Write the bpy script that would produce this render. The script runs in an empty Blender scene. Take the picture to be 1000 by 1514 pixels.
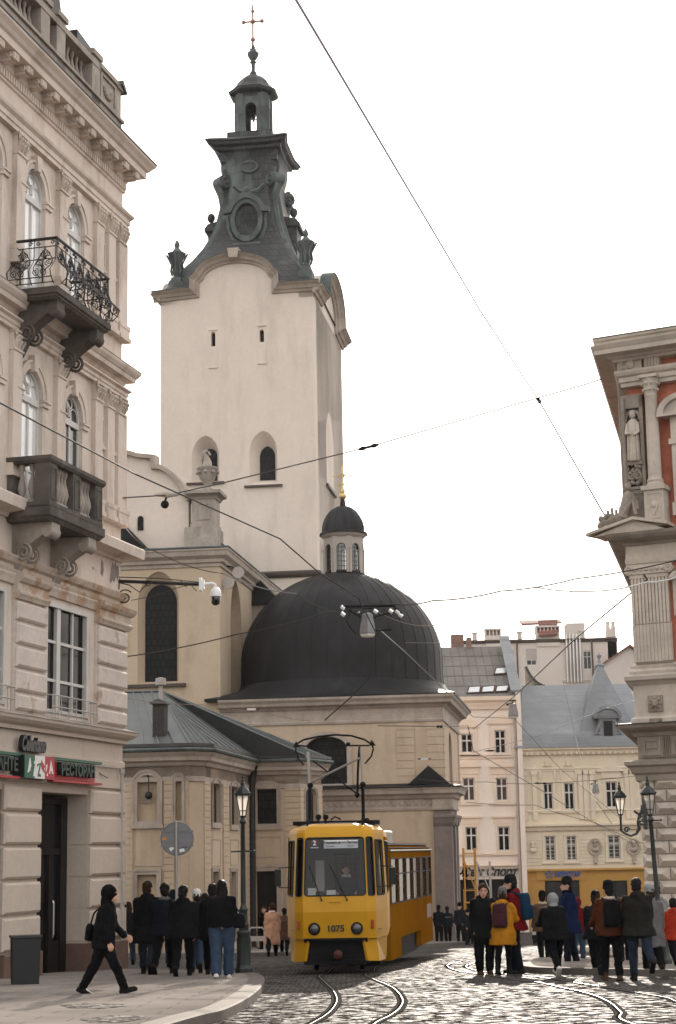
import bpy, bmesh, math, random
from mathutils import Vector, Matrix
random.seed(7)
PI=math.pi; rad=math.radians
sc=bpy.context.scene; col=sc.collection
# ---------------------------------------------------------------- camera
FPX=2600.; PITCH=math.atan(501/2600.); ROLL=.018; CZ=1.2; GS=-.0367   # ground falls away gently
cf=Vector((0,math.cos(PITCH),math.sin(PITCH))); _u=Vector((0,-math.sin(PITCH),math.cos(PITCH))); _r=Vector((1,0,0))
cr=_r*math.cos(ROLL)-_u*math.sin(ROLL); cu=_u*math.cos(ROLL)+_r*math.sin(ROLL); CP=Vector((0,0,CZ))
cam=bpy.data.cameras.new('camera'); camo=bpy.data.objects.new('camera',cam); col.objects.link(camo)
m=Matrix.Identity(4)
for i in range(3): m[i][0],m[i][1],m[i][2],m[i][3]=cr[i],cu[i],-cf[i],CP[i]
camo.matrix_world=m
cam.sensor_fit='VERTICAL'; cam.sensor_height=36; cam.sensor_width=24; cam.lens=FPX/1514*36; cam.clip_end=3000; cam.clip_start=.1
sc.camera=camo
# ---------------------------------------------------------------- light
SUN_EL=rad(16); SUN_AZ=rad(5.5)
w=bpy.data.worlds.new('World'); sc.world=w; w.use_nodes=True
nt=w.node_tree; bg=nt.nodes['Background']
sky=nt.nodes.new('ShaderNodeTexSky'); sky.sky_type='NISHITA'; sky.sun_disc=False
sky.sun_elevation=SUN_EL; sky.sun_rotation=SUN_AZ; sky.air_density=1.0; sky.dust_density=5.; sky.ozone_density=1.; sky.altitude=100
hs=nt.nodes.new('ShaderNodeHueSaturation'); hs.inputs['Saturation'].default_value=.5; hs.inputs['Value'].default_value=5.
gm_=nt.nodes.new('ShaderNodeGamma'); gm_.inputs[1].default_value=.2   # thin high cloud evens the sky out
nt.links.new(sky.outputs[0],gm_.inputs[0]); nt.links.new(gm_.outputs[0],hs.inputs['Color'])
tn=nt.nodes.new('ShaderNodeMix'); tn.data_type='RGBA'; tn.blend_type='MULTIPLY'; tn.inputs[0].default_value=1; tn.inputs[7].default_value=(1,.96,.92,1)
nt.links.new(hs.outputs[0],tn.inputs[6]); nt.links.new(tn.outputs[2],bg.inputs['Color'])
bg.inputs['Strength'].default_value=.15
sl=bpy.data.lights.new('sun','SUN'); sl.energy=4.2; sl.angle=rad(.5); sl.color=(1,.90,.78)
so=bpy.data.objects.new('sun',sl); col.objects.link(so)
sdir=Vector((math.sin(SUN_AZ)*math.cos(SUN_EL),math.cos(SUN_AZ)*math.cos(SUN_EL),math.sin(SUN_EL)))
so.rotation_euler=(-sdir).to_track_quat('-Z','Y').to_euler()
sc.view_settings.view_transform='Standard'; sc.view_settings.look='None'; sc.view_settings.gamma=1
sc.view_settings.exposure=.82
sc.render.engine='CYCLES'; sc.cycles.max_bounces=6; sc.cycles.caustics_reflective=False; sc.cycles.caustics_refractive=False
# ---------------------------------------------------------------- pixel -> world helpers (measuring only)
def ray(x,y): return cf+cr*((x-500)/FPX)-cu*((y-757)/FPX)
def G(x,y,h=0.):
    d=ray(x,y); return CP+d*((CZ-h)/(GS*d.y-d.z))
def gz(Y): return GS*Y
def at(x,y,Y):
    d=ray(x,y); return CP+d*(Y/d.y)
def vdir(x,y):
    d=ray(x,y); d.z=0; return d.normalized()
class Fr:                                   # a facade frame: local x along the wall, y into the building, z up from its base
    def __init__(s,O,ud):
        s.O=Vector(O); s.u=Vector((ud[0],ud[1],0)).normalized(); s.v=Vector((-s.u.y,s.u.x,0)); s.rz=math.atan2(s.u.y,s.u.x)
    def p(s,x,y,d=0):
        q=ray(x,y); t=((s.O-CP).dot(s.v)+d)/q.dot(s.v); w_=CP+q*t-s.O; return w_.dot(s.u),w_.z
    def s(s,x,y,U=0):
        q=ray(x,y); t=((s.O-CP).dot(s.u)+U)/q.dot(s.u); w_=CP+q*t-s.O; return w_.dot(s.v),w_.z
    def w(s,x,y,z): return s.O+s.u*x+s.v*y+Vector((0,0,z))
# ---------------------------------------------------------------- objects
def tag(o,label,cat,group=None,kind=None):
    if label: o['label']=label
    if cat: o['category']=cat
    if group: o['group']=group
    if kind: o['kind']=kind
    return o
def thing(name,label,cat,loc=(0,0,0),rz=0,group=None):
    o=bpy.data.objects.new(name,None); col.objects.link(o); o.location=loc; o.rotation_euler=(0,0,rz); o.empty_display_size=.2
    return tag(o,label,cat,group)
def copy_tree(o,parent=None):
    c=o.copy(); col.objects.link(c)
    if parent: c.parent=parent
    for ch in o.children: copy_tree(ch,c)
    return c
class MB:
    def __init__(s): s.v=[]; s.f=[]; s.mi=[]; s.cm=0; s.X=None
    def V(s,p):
        p=Vector(p)
        if s.X is not None: p=s.X@p
        s.v.append(tuple(p)); return len(s.v)-1
    def poly(s,pts):
        s.f.append([s.V(p) for p in pts]); s.mi.append(s.cm)
    def face(s,ids): s.f.append(list(ids)); s.mi.append(s.cm)
    def box(s,x0,x1,y0,y1,z0,z1):
        if x0>x1:x0,x1=x1,x0
        if y0>y1:y0,y1=y1,y0
        if z0>z1:z0,z1=z1,z0
        i=[s.V((x,y,z)) for x in(x0,x1) for y in(y0,y1) for z in(z0,z1)]
        for q in((0,1,3,2),(4,6,7,5),(0,4,5,1),(2,3,7,6),(0,2,6,4),(1,5,7,3)): s.face([i[k] for k in q])
        return s
    def bbox(s,x0,x1,y0,y1,z0,z1,b=.01):    # box with chamfered front edges (facing -y)
        return s.frustum([(x0,z0),(x1,z0),(x1,z1),(x0,z1)],[(x0+b,z0+b),(x1-b,z0+b),(x1-b,z1-b),(x0+b,z1-b)],y1,y0+b,y0)
    def frustum(s,po,pi_,yb,ym,yf):
        n=len(po); a=[s.V((p[0],yb,p[1])) for p in po]; b=[s.V((p[0],ym,p[1])) for p in po]; c=[s.V((p[0],yf,p[1])) for p in pi_]
        for k in range(n):
            j=(k+1)%n; s.face((a[k],a[j],b[j],b[k])); s.face((b[k],b[j],c[j],c[k]))
        s.face(c); s.face(a[::-1]); return s
    def prism(s,poly,axis,a,b):              # polygon in the two other axes, extruded along axis
        def mk(p,t): return {'y':(p[0],t,p[1]),'x':(t,p[0],p[1]),'z':(p[0],p[1],t)}[axis]
        A=[s.V(mk(p,a)) for p in poly]; B=[s.V(mk(p,b)) for p in poly]; n=len(poly)
        for k in range(n): j=(k+1)%n; s.face((A[k],A[j],B[j],B[k]))
        s.face(A[::-1]); s.face(B); return s
    def ring(s,po,pi_,y0,y1):                # frame between two outlines (x,z), from y0 (front) to y1
        n=len(po); a=[s.V((p[0],y0,p[1])) for p in po]; b=[s.V((p[0],y0,p[1])) for p in pi_]
        c=[s.V((p[0],y1,p[1])) for p in po]; d=[s.V((p[0],y1,p[1])) for p in pi_]
        ob=abs(po[0][1]-pi_[0][1])<1e-6 and abs(po[1][1]-pi_[1][1])<1e-6      # open at the bottom
        for k in range(1 if ob else 0,n):
            j=(k+1)%n; s.face((a[k],a[j],b[j],b[k])); s.face((a[k],c[k],c[j],a[j])); s.face((b[k],b[j],d[j],d[k])); s.face((c[k],d[k],d[j],c[j]))
        return s
    def tube(s,pts,r,n=6,cap=True,closed=False):
        pts=[Vector(p) for p in pts]; L=len(pts); rs=r if isinstance(r,(list,tuple)) else [r]*L; rings=[]
        up=Vector((0,0,1)); prev=None
        for i,p in enumerate(pts):
            if closed: t=(pts[(i+1)%L]-pts[i-1])
            else: t=(pts[min(i+1,L-1)]-pts[max(i-1,0)])
            if t.length<1e-9: t=Vector((0,0,1))
            t.normalize()
            if prev is None:
                a=t.cross(up)
                if a.length<.05: a=t.cross(Vector((0,1,0)))
            else:
                a=prev-t*prev.dot(t)
                if a.length<1e-4: a=t.cross(up)
            a.normalize(); prev=a; b=t.cross(a)
            rings.append([s.V(p+(a*math.cos(2*PI*k/n)+b*math.sin(2*PI*k/n))*rs[i]) for k in range(n)])
        R=L if closed else L-1
        for i in range(R):
            A=rings[i]; B=rings[(i+1)%L]
            for k in range(n): j=(k+1)%n; s.face((A[k],A[j],B[j],B[k]))
        if cap and not closed: s.face(rings[0][::-1]); s.face(rings[-1])
        return s
    def lathe(s,prof,c=(0,0,0),n=16,a0=0,a1=2*PI,sx=1,sy=1):
        full=abs(a1-a0-2*PI)<1e-6; m_=n if full else n+1; rings=[]
        for r,z in prof:
            rings.append([s.V((c[0]+sx*r*math.cos(a0+(a1-a0)*k/n),c[1]+sy*r*math.sin(a0+(a1-a0)*k/n),c[2]+z)) for k in range(m_)])
        for A,B in zip(rings,rings[1:]):
            for k in range(n): j=(k+1)%m_; s.face((A[k],A[j],B[j],B[k]))
        if prof[0][0]>1e-4 and full: s.face(rings[0][::-1])
        if prof[-1][0]>1e-4 and full: s.face(rings[-1])
        return s
    def sphere(s,c,r,n=12,sx=1,sy=1,sz=1):
        h=max(5,n//2); return s.lathe([(max(1e-5,r*math.sin(PI*k/h)),-r*sz*math.cos(PI*k/h)) for k in range(h+1)],c,n,sx=sx,sy=sy)
    def sweep(s,prof,path,closed=False,cap=True):  # profile (out,z) swept along xy path, out = right of travel
        P=[Vector((p[0],p[1],0)) for p in path]; L=len(P); R=[]
        for i in range(L):
            def d(a,b):
                q=(P[b]-P[a]); q.normalize(); return q
            if closed: d0=d(i-1,i); d1=d(i,(i+1)%L)
            else: d0=d(i-1,i) if i>0 else d(0,1); d1=d(i,i+1) if i<L-1 else d(L-2,L-1)
            n0=Vector((d0.y,-d0.x,0)); n1=Vector((d1.y,-d1.x,0)); nn=(n0+n1); nn.normalize(); k=1/max(.25,nn.dot(n0))
            R.append([s.V((P[i].x+nn.x*o*k,P[i].y+nn.y*o*k,z)) for o,z in prof])
        N=len(prof)
        for i in range(L if closed else L-1):
            A=R[i]; B=R[(i+1)%L]
            for k in range(N-1): s.face((A[k],A[k+1],B[k+1],B[k]))
            if N>2: s.face((A[N-1],A[0],B[0],B[N-1]))
        if cap and not closed: s.face(R[0]); s.face(R[-1][::-1])
        return s
    def loft(s,rings,cap=True,closed=True):
        I=[[s.V(p) for p in r] for r in rings]
        for A,B in zip(I,I[1:]):
            n=len(A)
            for k in range(n if closed else n-1): j=(k+1)%n; s.face((A[k],A[j],B[j],B[k]))
        if cap: s.face(I[0][::-1]); s.face(I[-1])
        return s
    def cut(s): s.cuts=getattr(s,'cuts',[])+[len(s.f)]; return s
    def each(s,name,mat,parent=None,smooth=None):        # one object per piece marked off with cut()
        out=[]; a=0
        for b in sorted({*getattr(s,'cuts',[]),len(s.f)}):
            if b>a:
                m_=MB(); ids={}
                for f in s.f[a:b]:
                    for i in f:
                        if i not in ids: ids[i]=len(m_.v); m_.v.append(s.v[i])
                m_.f=[[ids[i] for i in f] for f in s.f[a:b]]; m_.mi=s.mi[a:b]; out.append(m_.obj(name,mat,parent,smooth))
            a=b
        return out
    def obj(s,name,mat,parent=None,smooth=None,bevel=0):
        me=bpy.data.meshes.new(name); me.from_pydata(s.v,[],s.f)
        mats=mat if isinstance(mat,(list,tuple)) else [mat]
        for m_ in mats: me.materials.append(m_)
        if len(mats)>1: me.polygons.foreach_set('material_index',s.mi)
        bm=bmesh.new(); bm.from_mesh(me); bmesh.ops.remove_doubles(bm,verts=bm.verts,dist=1e-5); bmesh.ops.recalc_face_normals(bm,faces=bm.faces); bm.to_mesh(me); bm.free()
        if smooth is not None:
            me.shade_smooth(); me.set_sharp_from_angle(angle=rad(smooth))
        o=bpy.data.objects.new(name,me); col.objects.link(o)
        if parent: o.parent=parent
        if bevel:
            b=o.modifiers.new('b','BEVEL'); b.width=bevel; b.segments=2; b.limit_method='ANGLE'
        return o
def arch(x0,x1,z0,z1,kind='rect',rise=None,n=10):   # opening outline, counter-clockwise from bottom-left
    if kind=='rect': return [(x0,z0),(x1,z0),(x1,z1),(x0,z1)]
    w_=(x1-x0)/2; c=(x0+x1)/2; rise=w_ if rise is None else rise; zs=z1-rise
    pts=[(x0,z0),(x1,z0)]
    if kind=='round': pts+=[(c+w_*math.cos(PI*k/(2*n)),zs+rise*math.sin(PI*k/(2*n))) for k in range(2*n+1)]
    else:
        for k in range(n+1):
            t=k/n; pts.append((x1-w_*(1-math.cos(t*PI/2*.92))/(1-math.cos(PI/2*.92)),zs+rise*math.sin(t*PI/2*.92)/math.sin(PI/2*.92)))
        for k in range(n-1,-1,-1):
            t=k/n; pts.append((x0+w_*(1-math.cos(t*PI/2*.92))/(1-math.cos(PI/2*.92)),zs+rise*math.sin(t*PI/2*.92)/math.sin(PI/2*.92)))
    return pts
def grow(pts,d,bottom=True):                        # offset an outline outwards
    n=len(pts); out=[]
    for i in range(n):
        a=Vector(pts[i-1]); b=Vector(pts[i]); c=Vector(pts[(i+1)%n]); e0=(b-a); e1=(c-b)
        if e0.length<1e-7: e0=e1
        if e1.length<1e-7: e1=e0
        e0.normalize(); e1.normalize(); n0=Vector((e0.y,-e0.x)); n1=Vector((e1.y,-e1.x)); q=n0+n1; q.normalize(); k=d/max(.35,q.dot(n0)); out.append((b.x+q.x*k,b.y+q.y*k))
    if not bottom: out[0]=(out[0][0],pts[0][1]); out[1]=(out[1][0],pts[1][1])
    return out
def wall(mb,x0,x1,z0,z1,holes,y=0.,depth=.3):       # holes: outlines from arch()
    bb=[(min(p[0] for p in h),max(p[0] for p in h),min(p[1] for p in h),max(p[1] for p in h)) for h in holes]
    xs=sorted({x0,x1,*[b[0] for b in bb],*[b[1] for b in bb]}); zs=sorted({z0,z1,*[b[2] for b in bb],*[b[3] for b in bb]})
    xs=[x for x in xs if x0<=x<=x1]; zs=[z for z in zs if z0<=z<=z1]
    for a,b in zip(xs,xs[1:]):
        for c,d in zip(zs,zs[1:]):
            mx,mz=(a+b)/2,(c+d)/2
            if any(q[0]<mx<q[1] and q[2]<mz<q[3] for q in bb): continue
            mb.poly([(a,y,c),(b,y,c),(b,y,d),(a,y,d)])
    for h,b in zip(holes,bb):
        n=len(h)
        for k in range(n):
            p,q=h[k],h[(k+1)%n]; mb.poly([(p[0],y,p[1]),(q[0],y,q[1]),(q[0],y+depth,q[1]),(p[0],y+depth,p[1])])
        if n>4:
            top=max(range(n),key=lambda k:h[k][1])
            for k in range(2,top):                  # right spandrel
                mb.poly([(b[1],y,b[3]),(h[k+1][0],y,h[k+1][1]),(h[k][0],y,h[k][1])])
            for k in range(top,n-1): mb.poly([(b[0],y,b[3]),(h[k+1][0],y,h[k+1][1]),(h[k][0],y,h[k][1])])
            if abs(h[top][0]-b[1])>1e-6: mb.poly([(b[1],y,b[3]),(b[0],y,b[3]),(h[top][0],y,h[top][1])])
    return mb
# ---------------------------------------------------------------- materials
MT={}
def lin(h):
    if isinstance(h,str):
        v=[int(h[i:i+2],16)/255 for i in(0,2,4)]; return tuple(c/12.92 if c<=.04045 else((c+.055)/1.055)**2.4 for c in v)
    return h
def mat(name,c,rough=.8,var=.12,sc_=.7,fine=.08,bump=.1,bsc=30,metal=0,spec=.4,dirt=None,dsc=.8,dlo=.5,dhi=.7,damt=.8,streak=1.,brick=None,brough=None,emit=None):
    if name in MT: return MT[name]
    c=lin(c); m_=bpy.data.materials.new(name); m_.use_nodes=True; n=m_.node_tree; N=n.nodes; K=n.links; b=N['Principled BSDF']
    b.inputs['Roughness'].default_value=rough; b.inputs['Metallic'].default_value=metal; b.inputs['Specular IOR Level'].default_value=spec
    tc=N.new('ShaderNodeTexCoord')
    def noise(s,det=4,vec=None,ro=.6):
        q=N.new('ShaderNodeTexNoise'); q.inputs['Scale'].default_value=s; q.inputs['Detail'].default_value=det; q.inputs['Roughness'].default_value=ro
        K.new(vec or tc.outputs['Object'],q.inputs['Vector']); return q.outputs['Fac']
    def mix(f,a,b_,blend='MIX'):
        q=N.new('ShaderNodeMix'); q.data_type='RGBA'; q.blend_type=blend
        for i,v in((0,f),(6,a),(7,b_)):
            if hasattr(v,'links') or hasattr(v,'is_linked'): K.new(v,q.inputs[i])
            else: q.inputs[i].default_value=v if i==0 else (*v[:3],1)
        return q.outputs[2]
    def ramp(f,lo,hi):
        q=N.new('ShaderNodeMapRange'); q.inputs[1].default_value=lo; q.inputs[2].default_value=hi; K.new(f,q.inputs[0]); return q.outputs[0]
    lo=tuple(x*(1-var) for x in c); hi=tuple(min(1,x*(1+var)) for x in c)
    cc=mix(ramp(noise(sc_,6),.3,.7),lo,hi)
    h=None
    if brick:
        bw,bh,mo,c2,mc=brick
        sx=N.new('ShaderNodeSeparateXYZ'); K.new(tc.outputs['Object'],sx.inputs[0]); ad=N.new('ShaderNodeMath'); K.new(sx.outputs[0],ad.inputs[0]); K.new(sx.outputs[1],ad.inputs[1])
        cb=N.new('ShaderNodeCombineXYZ'); K.new(ad.outputs[0],cb.inputs[0]); K.new(sx.outputs[2],cb.inputs[1])
        bt=N.new('ShaderNodeTexBrick'); bt.inputs['Scale'].default_value=1; bt.inputs['Brick Width'].default_value=bw; bt.inputs['Row Height'].default_value=bh; bt.inputs['Mortar Size'].default_value=mo
        bt.inputs['Color2'].default_value=(*lin(c2),1); bt.inputs['Mortar'].default_value=(*lin(mc),1); K.new(cc,bt.inputs['Color1']); K.new(cb.outputs[0],bt.inputs['Vector']); cc=bt.outputs['Color']; h=bt.outputs['Fac']
    cc=mix(fine,cc,mix(ramp(noise(bsc*.35,3),.3,.7),(.2,.2,.2),(1,1,1)),'MULTIPLY') if fine else cc
    if dirt:
        mp=N.new('ShaderNodeMapping'); mp.inputs['Scale'].default_value=(1,1,1/streak); K.new(tc.outputs['Object'],mp.inputs['Vector'])
        f=ramp(noise(dsc,7,mp.outputs[0],.65),dlo,dhi); q=N.new('ShaderNodeMath'); q.operation='MULTIPLY'; K.new(f,q.inputs[0]); q.inputs[1].default_value=damt
        cc=mix(q.outputs[0],cc,lin(dirt))
    K.new(cc,b.inputs['Base Color'])
    if brough:
        K.new(ramp(noise(brough[0],4),.25,.75),(q:=N.new('ShaderNodeMapRange')).inputs[0]); q.inputs[3].default_value=brough[1]; q.inputs[4].default_value=brough[2]; K.new(q.outputs[0],b.inputs['Roughness'])
    if bump:
        bn=N.new('ShaderNodeBump'); bn.inputs['Strength'].default_value=min(1,bump); bn.inputs['Distance'].default_value=.02
        hh=noise(bsc,4)
        if h is not None:
            q=N.new('ShaderNodeMath'); q.operation='MULTIPLY_ADD'; K.new(h,q.inputs[0]); q.inputs[1].default_value=-1.2; K.new(hh,q.inputs[2]); hh=q.outputs[0]
        K.new(hh,bn.inputs['Height']); K.new(bn.outputs[0],b.inputs['Normal'])
    if emit:
        b.inputs['Emission Color'].default_value=(*lin(emit[0]),1); b.inputs['Emission Strength'].default_value=emit[1]
    MT[name]=m_; return m_
def text(s,size,mat_,name,parent,loc,rot=(PI/2,0,0),ext=.02,align='CENTER',shear=0,bold=0,sx=1):
    cu_=bpy.data.curves.new(name,'FONT'); cu_.body=s; cu_.size=size; cu_.extrude=ext; cu_.align_x=align; cu_.align_y='CENTER'; cu_.shear=shear; cu_.offset=bold; cu_.resolution_u=3
    t=bpy.data.objects.new(name+'_tmp',cu_); col.objects.link(t); dg=bpy.context.evaluated_depsgraph_get(); me=bpy.data.meshes.new_from_object(t.evaluated_get(dg))
    bpy.data.objects.remove(t); me.materials.clear(); me.materials.append(mat_)
    o=bpy.data.objects.new(name,me); col.objects.link(o); o.parent=parent; o.location=loc; o.rotation_euler=rot; o.scale=(sx,1,1); return o
# ================================================================ materials
PL=mat('plaster_pale',(.67,.575,.50),rough=.9,var=.09,sc_=.5,fine=.1,bump=.2,bsc=25,dirt=(.33,.255,.20),dsc=1.5,dlo=.5,dhi=.7,damt=.65,streak=3.5)
PLD=mat('plaster_shopfront',(.57,.48,.405),rough=.9,var=.06,sc_=.6,fine=.15,bump=.2,bsc=30,dirt=(.32,.26,.21),dsc=1.3,dlo=.56,dhi=.8,damt=.5,streak=2.5)
PEEL=mat('plaster_peeling',(.64,.56,.50),rough=.9,var=.1,sc_=1.2,fine=.2,bump=.3,bsc=20,dirt=(.36,.25,.175),dsc=1.5,dlo=.58,dhi=.64,damt=.75)
PEELR=mat('plaster_peeling_rust',(.54,.46,.385),rough=.9,var=.1,sc_=1.2,fine=.2,bump=.3,bsc=20,dirt=(.38,.235,.14),dsc=1.7,dlo=.52,dhi=.58,damt=.8)
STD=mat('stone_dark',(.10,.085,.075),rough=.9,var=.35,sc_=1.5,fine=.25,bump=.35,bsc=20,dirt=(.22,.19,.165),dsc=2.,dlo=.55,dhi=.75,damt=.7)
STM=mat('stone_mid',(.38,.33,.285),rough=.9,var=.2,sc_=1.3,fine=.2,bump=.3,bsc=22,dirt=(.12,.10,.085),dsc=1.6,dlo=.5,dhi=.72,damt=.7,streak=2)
IRON=mat('iron_black',(.012,.012,.013),rough=.45,var=.2,bump=.05,spec=.5,fine=0)
GLASS=mat('window_glass',(.018,.02,.022),rough=.04,var=.3,sc_=1.2,fine=0,bump=.0,spec=.9,brough=(.8,.02,.10))
GLASSD=mat('window_glass_dark',(.010,.009,.010),rough=.12,var=.5,sc_=1.5,fine=0,bump=0,spec=.08)
SKYGL=mat('window_glass_sky_white',(.70,.70,.70),rough=.06,var=.12,sc_=1.,fine=0,bump=0,spec=.9)  # white base colour paints in the bright sky reflected by the panes
WHT=mat('window_frame_white',(.60,.575,.545),rough=.55,var=.08,sc_=2,bump=.03,dirt=(.4,.36,.32),dsc=3,dlo=.6,dhi=.75,damt=.6)
DKM=mat('roof_metal_dark',(.05,.047,.047),rough=.5,var=.25,sc_=.8,bump=.08,fine=.1,dirt=(.10,.095,.09),dsc=1.2,dlo=.5,dhi=.7,damt=.6)
PLINTH=mat('plinth_brown',(.15,.088,.066),rough=.7,var=.2,sc_=1.4,bump=.2,fine=.2,dirt=(.10,.075,.06),dsc=2,dlo=.5,dhi=.7)
DOORW=mat('door_dark_wood',(.012,.009,.008),spec=.15,rough=.5,var=.3,sc_=3,bump=.05)
PIPE=mat('pipe_grey',(.40,.36,.33),rough=.6,var=.1,bump=.03)
def window(parent,o,y,fm=None,gm=None,fw=.07,vert=(),horiz=(),bw=.05,dep=.07,spring=None,name='window',extra=None):
    mb=MB(); mb.ring(o,grow(o,-fw),y,y+dep)
    x0=min(p[0] for p in o);x1=max(p[0] for p in o);z0=min(p[1] for p in o);z1=max(p[1] for p in o)
    for v in vert:
        t=v[1] if isinstance(v,tuple) else (spring if spring else z1-fw*.5); vx=v[0] if isinstance(v,tuple) else v
        mb.box(vx-bw/2,vx+bw/2,y+.01,y+dep-.01,z0+fw*.5,t)
    for z in horiz: mb.box(x0+fw*.5,x1-fw*.5,y+.006,y+dep-.006,z-bw/2,z+bw/2)
    if extra: extra(mb)
    f=mb.obj(name,fm or WHT,parent)
    g=MB(); g.poly([(p[0],y+dep*.6,p[1]) for p in grow(o,-fw*.4)]); g.obj('pane',gm or GLASS,f); return f
def lathe_baluster(mb,x,y,z,h,r):
    mb.lathe([(r*.8,0),(r*.8,h*.08),(r*.45,h*.12),(r*.6,h*.2),(r,h*.36),(r*.75,h*.52),(r*.4,h*.66),(r*.36,h*.8),(r*.6,h*.85),(r*.7,h*.9),(r*.7,h)],(x,y,z),8)
def spiral(c,r0,r1,turns,ax,a0=0,n=22,dirn=1):          # points of a spiral in the plane (e1,e2)=ax
    out=[]
    for k in range(n+1):
        t=k/n; a=a0+dirn*turns*2*PI*t; r=r0+(r1-r0)*t; out.append(Vector(c)+Vector(ax[0])*r*math.cos(a)+Vector(ax[1])*r*math.sin(a))
    return out
def capital(mb,x0,x1,y,z0,z1,d):                       # leafy pilaster capital on wall plane y
    w_=x1-x0; h=z1-z0
    mb.prism([(x0-.03,z1-h*.12),(x1+.03,z1-h*.12),(x1+.05,z1),(x0-.05,z1)],'y',y-d-.07,y)
    mb.prism([(x0,z0),(x1,z0),(x1+.01,z1-h*.12),(x0-.01,z1-h*.12)],'y',y-d,y)
    mb.box(x0-.02,x1+.02,y-d-.03,y,z0-.03,z0+.02)
    for row,(zz,n,hh) in enumerate(((.03,3,.38),(.2,4,.45))):
        for k in range(n):
            cx=x0+w_*(k+.5)/n; q=.02+.02*row; b0=z0+h*zz; hl=h*hh
            mb.tube([(cx,y-d+.01,b0),(cx,y-d-q*.6,b0+hl*.5),(cx,y-d-q-.02,b0+hl*.85),(cx,y-d-q-.075,b0+hl),(cx,y-d-q-.08,b0+hl*.88)],[h*.07,h*.11,h*.12,h*.09,h*.04],6)
    for s in(-1,1):
        mb.tube(spiral(((x0+x1)/2+s*w_*.46,y-d-.05,z1-h*.24),h*.14,.01,1.5,((1,0,0),(0,0,1)),n=12),h*.035,5)
    for zz in(.05,.3): mb.tube([(x1,y-d*.5,z0+h*zz),(x1+.03,y-d*.5,z0+h*(zz+.2)),(x1+.09,y-d*.5,z0+h*(zz+.32))],[h*.09,h*.11,h*.04],6)
def console(mb,x,w_,d,z1,h):                            # scroll bracket: side profile in (y,z)
    pr=[]
    for k in range(15):
        t=k/14; pr.append((-d*.96*(1-t)**1.0-.04, z1-.16-h*(t**1.7)*.82-.05*math.sin(t*PI*2)))
    poly=[(0,z1),(-d,z1),(-d,z1-.18)]+pr+[(0,z1-h)]
    mb.prism(poly,'x',x-w_/2,x+w_/2)
    for sx in(-1,1):
        X=x+sx*(w_/2+.01)
        mb.tube(spiral((X,-.28,z1-h*.62),.2,.02,2,((0,1,0),(0,0,1)),a0=PI*.5,n=24),.035,5)
        mb.tube(spiral((X,-d+.14,z1-.2),.13,.02,1.7,((0,1,0),(0,0,1)),a0=-PI*.5,n=20,dirn=-1),.03,5)
    mb.tube([(x-w_/2-.03,-d+.12,z1-.2),(x+w_/2+.03,-d+.12,z1-.2)],.13,10)
# ================================================================ corner building on the left
L=Fr(G(183,1440),vdir(1205,1245))
TL=thing('corner_building','tall pale stucco corner building with arched windows, two balconies and a ground-floor pizza restaurant','building',L.O,L.rz)
XL=-13.
c3=[-3.45-2.25*k for k in range(4)]; c1=[-3.5-4.4*k for k in range(3)]
h3=[arch(c-.53,c+.53,14.95,18.03,'round',n=8) for c in c3]; h2=[arch(c-.53,c+.53,10.25,13.36,'round',n=8) for c in c3]
h1=[arch(c-1.2,c+1.2,5.85,8.36) for c in c1]
XU=-.34
mb=MB(); wall(mb,XL,XU,5.5,20.4,h3+h2+h1,0,.38)
mb.box(XL,XU-.01,.75,10,5.5,20.3); mb.poly([(XU,0,5.5),(XU,.75,5.5),(XU,.75,20.4),(XU,0,20.4)]); mb.poly([(XL,0,5.5),(XL,.75,5.5),(XL,.75,20.4),(XL,0,20.4)])
mb.obj('wall',PL,TL)
# ground floor: shopfront wall with deep door and window openings
go=[(-4.85,-2.1),(-9.3,-6.65)]
mb=MB(); wall(mb,XL,0,0,5.5,[arch(a,b,-.35,4.16) for a,b in go],.06,.95); mb.box(XL,0,1.4,10,-.4,5.5); mb.poly([(0,.06,-.4),(0,1.4,-.4),(0,1.4,5.5),(0,.06,5.5)]); mb.poly([(XL,.06,-.4),(XL,1.4,-.4),(XL,1.4,5.5),(XL,.06,5.5)])
for a,b in((-2.1,0),(-6.65,-4.85),(XL,-9.3)): mb.box(a,b,.061,.3,-.6,0)
mb.box(XL,.012,-.02,1.0,4.34,4.46); 
mb.obj('ground_floor_wall',PLD,TL)
mb=MB(); zs=[.84,1.58,2.29,3.0,3.7,4.3]
for (a,b) in((-2.1,-.04),(-6.65,-4.85),(-12.9,-9.3)):
    for z0,z1 in zip(zs,zs[1:]): 
        mb.bbox(a+.0,b-.0,-.05,.058,z0+.035,z1-.035,.05)
        mb.box(a-.012 if a!=-6.65 else a+.0,a+.03,.0585,.95,z0+.035,z1-.035)
        mb.box(b-.03,b+.012,.0585,.95,z0+.035,z1-.035) if b<-1 else mb.box(-.04,.05,-.04,1.2,z0+.035,z1-.035)
    mb.cut()
mb.each('rusticated_pier',PLD,TL)
mb=MB()
for (a,b) in((-2.13,.06),(-6.68,-4.82),(-12.9,-9.27)): mb.bbox(a,b,-.1,1.0,-.6,.82,.03).cut()
mb.each('plinth',PLINTH,TL)
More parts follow.
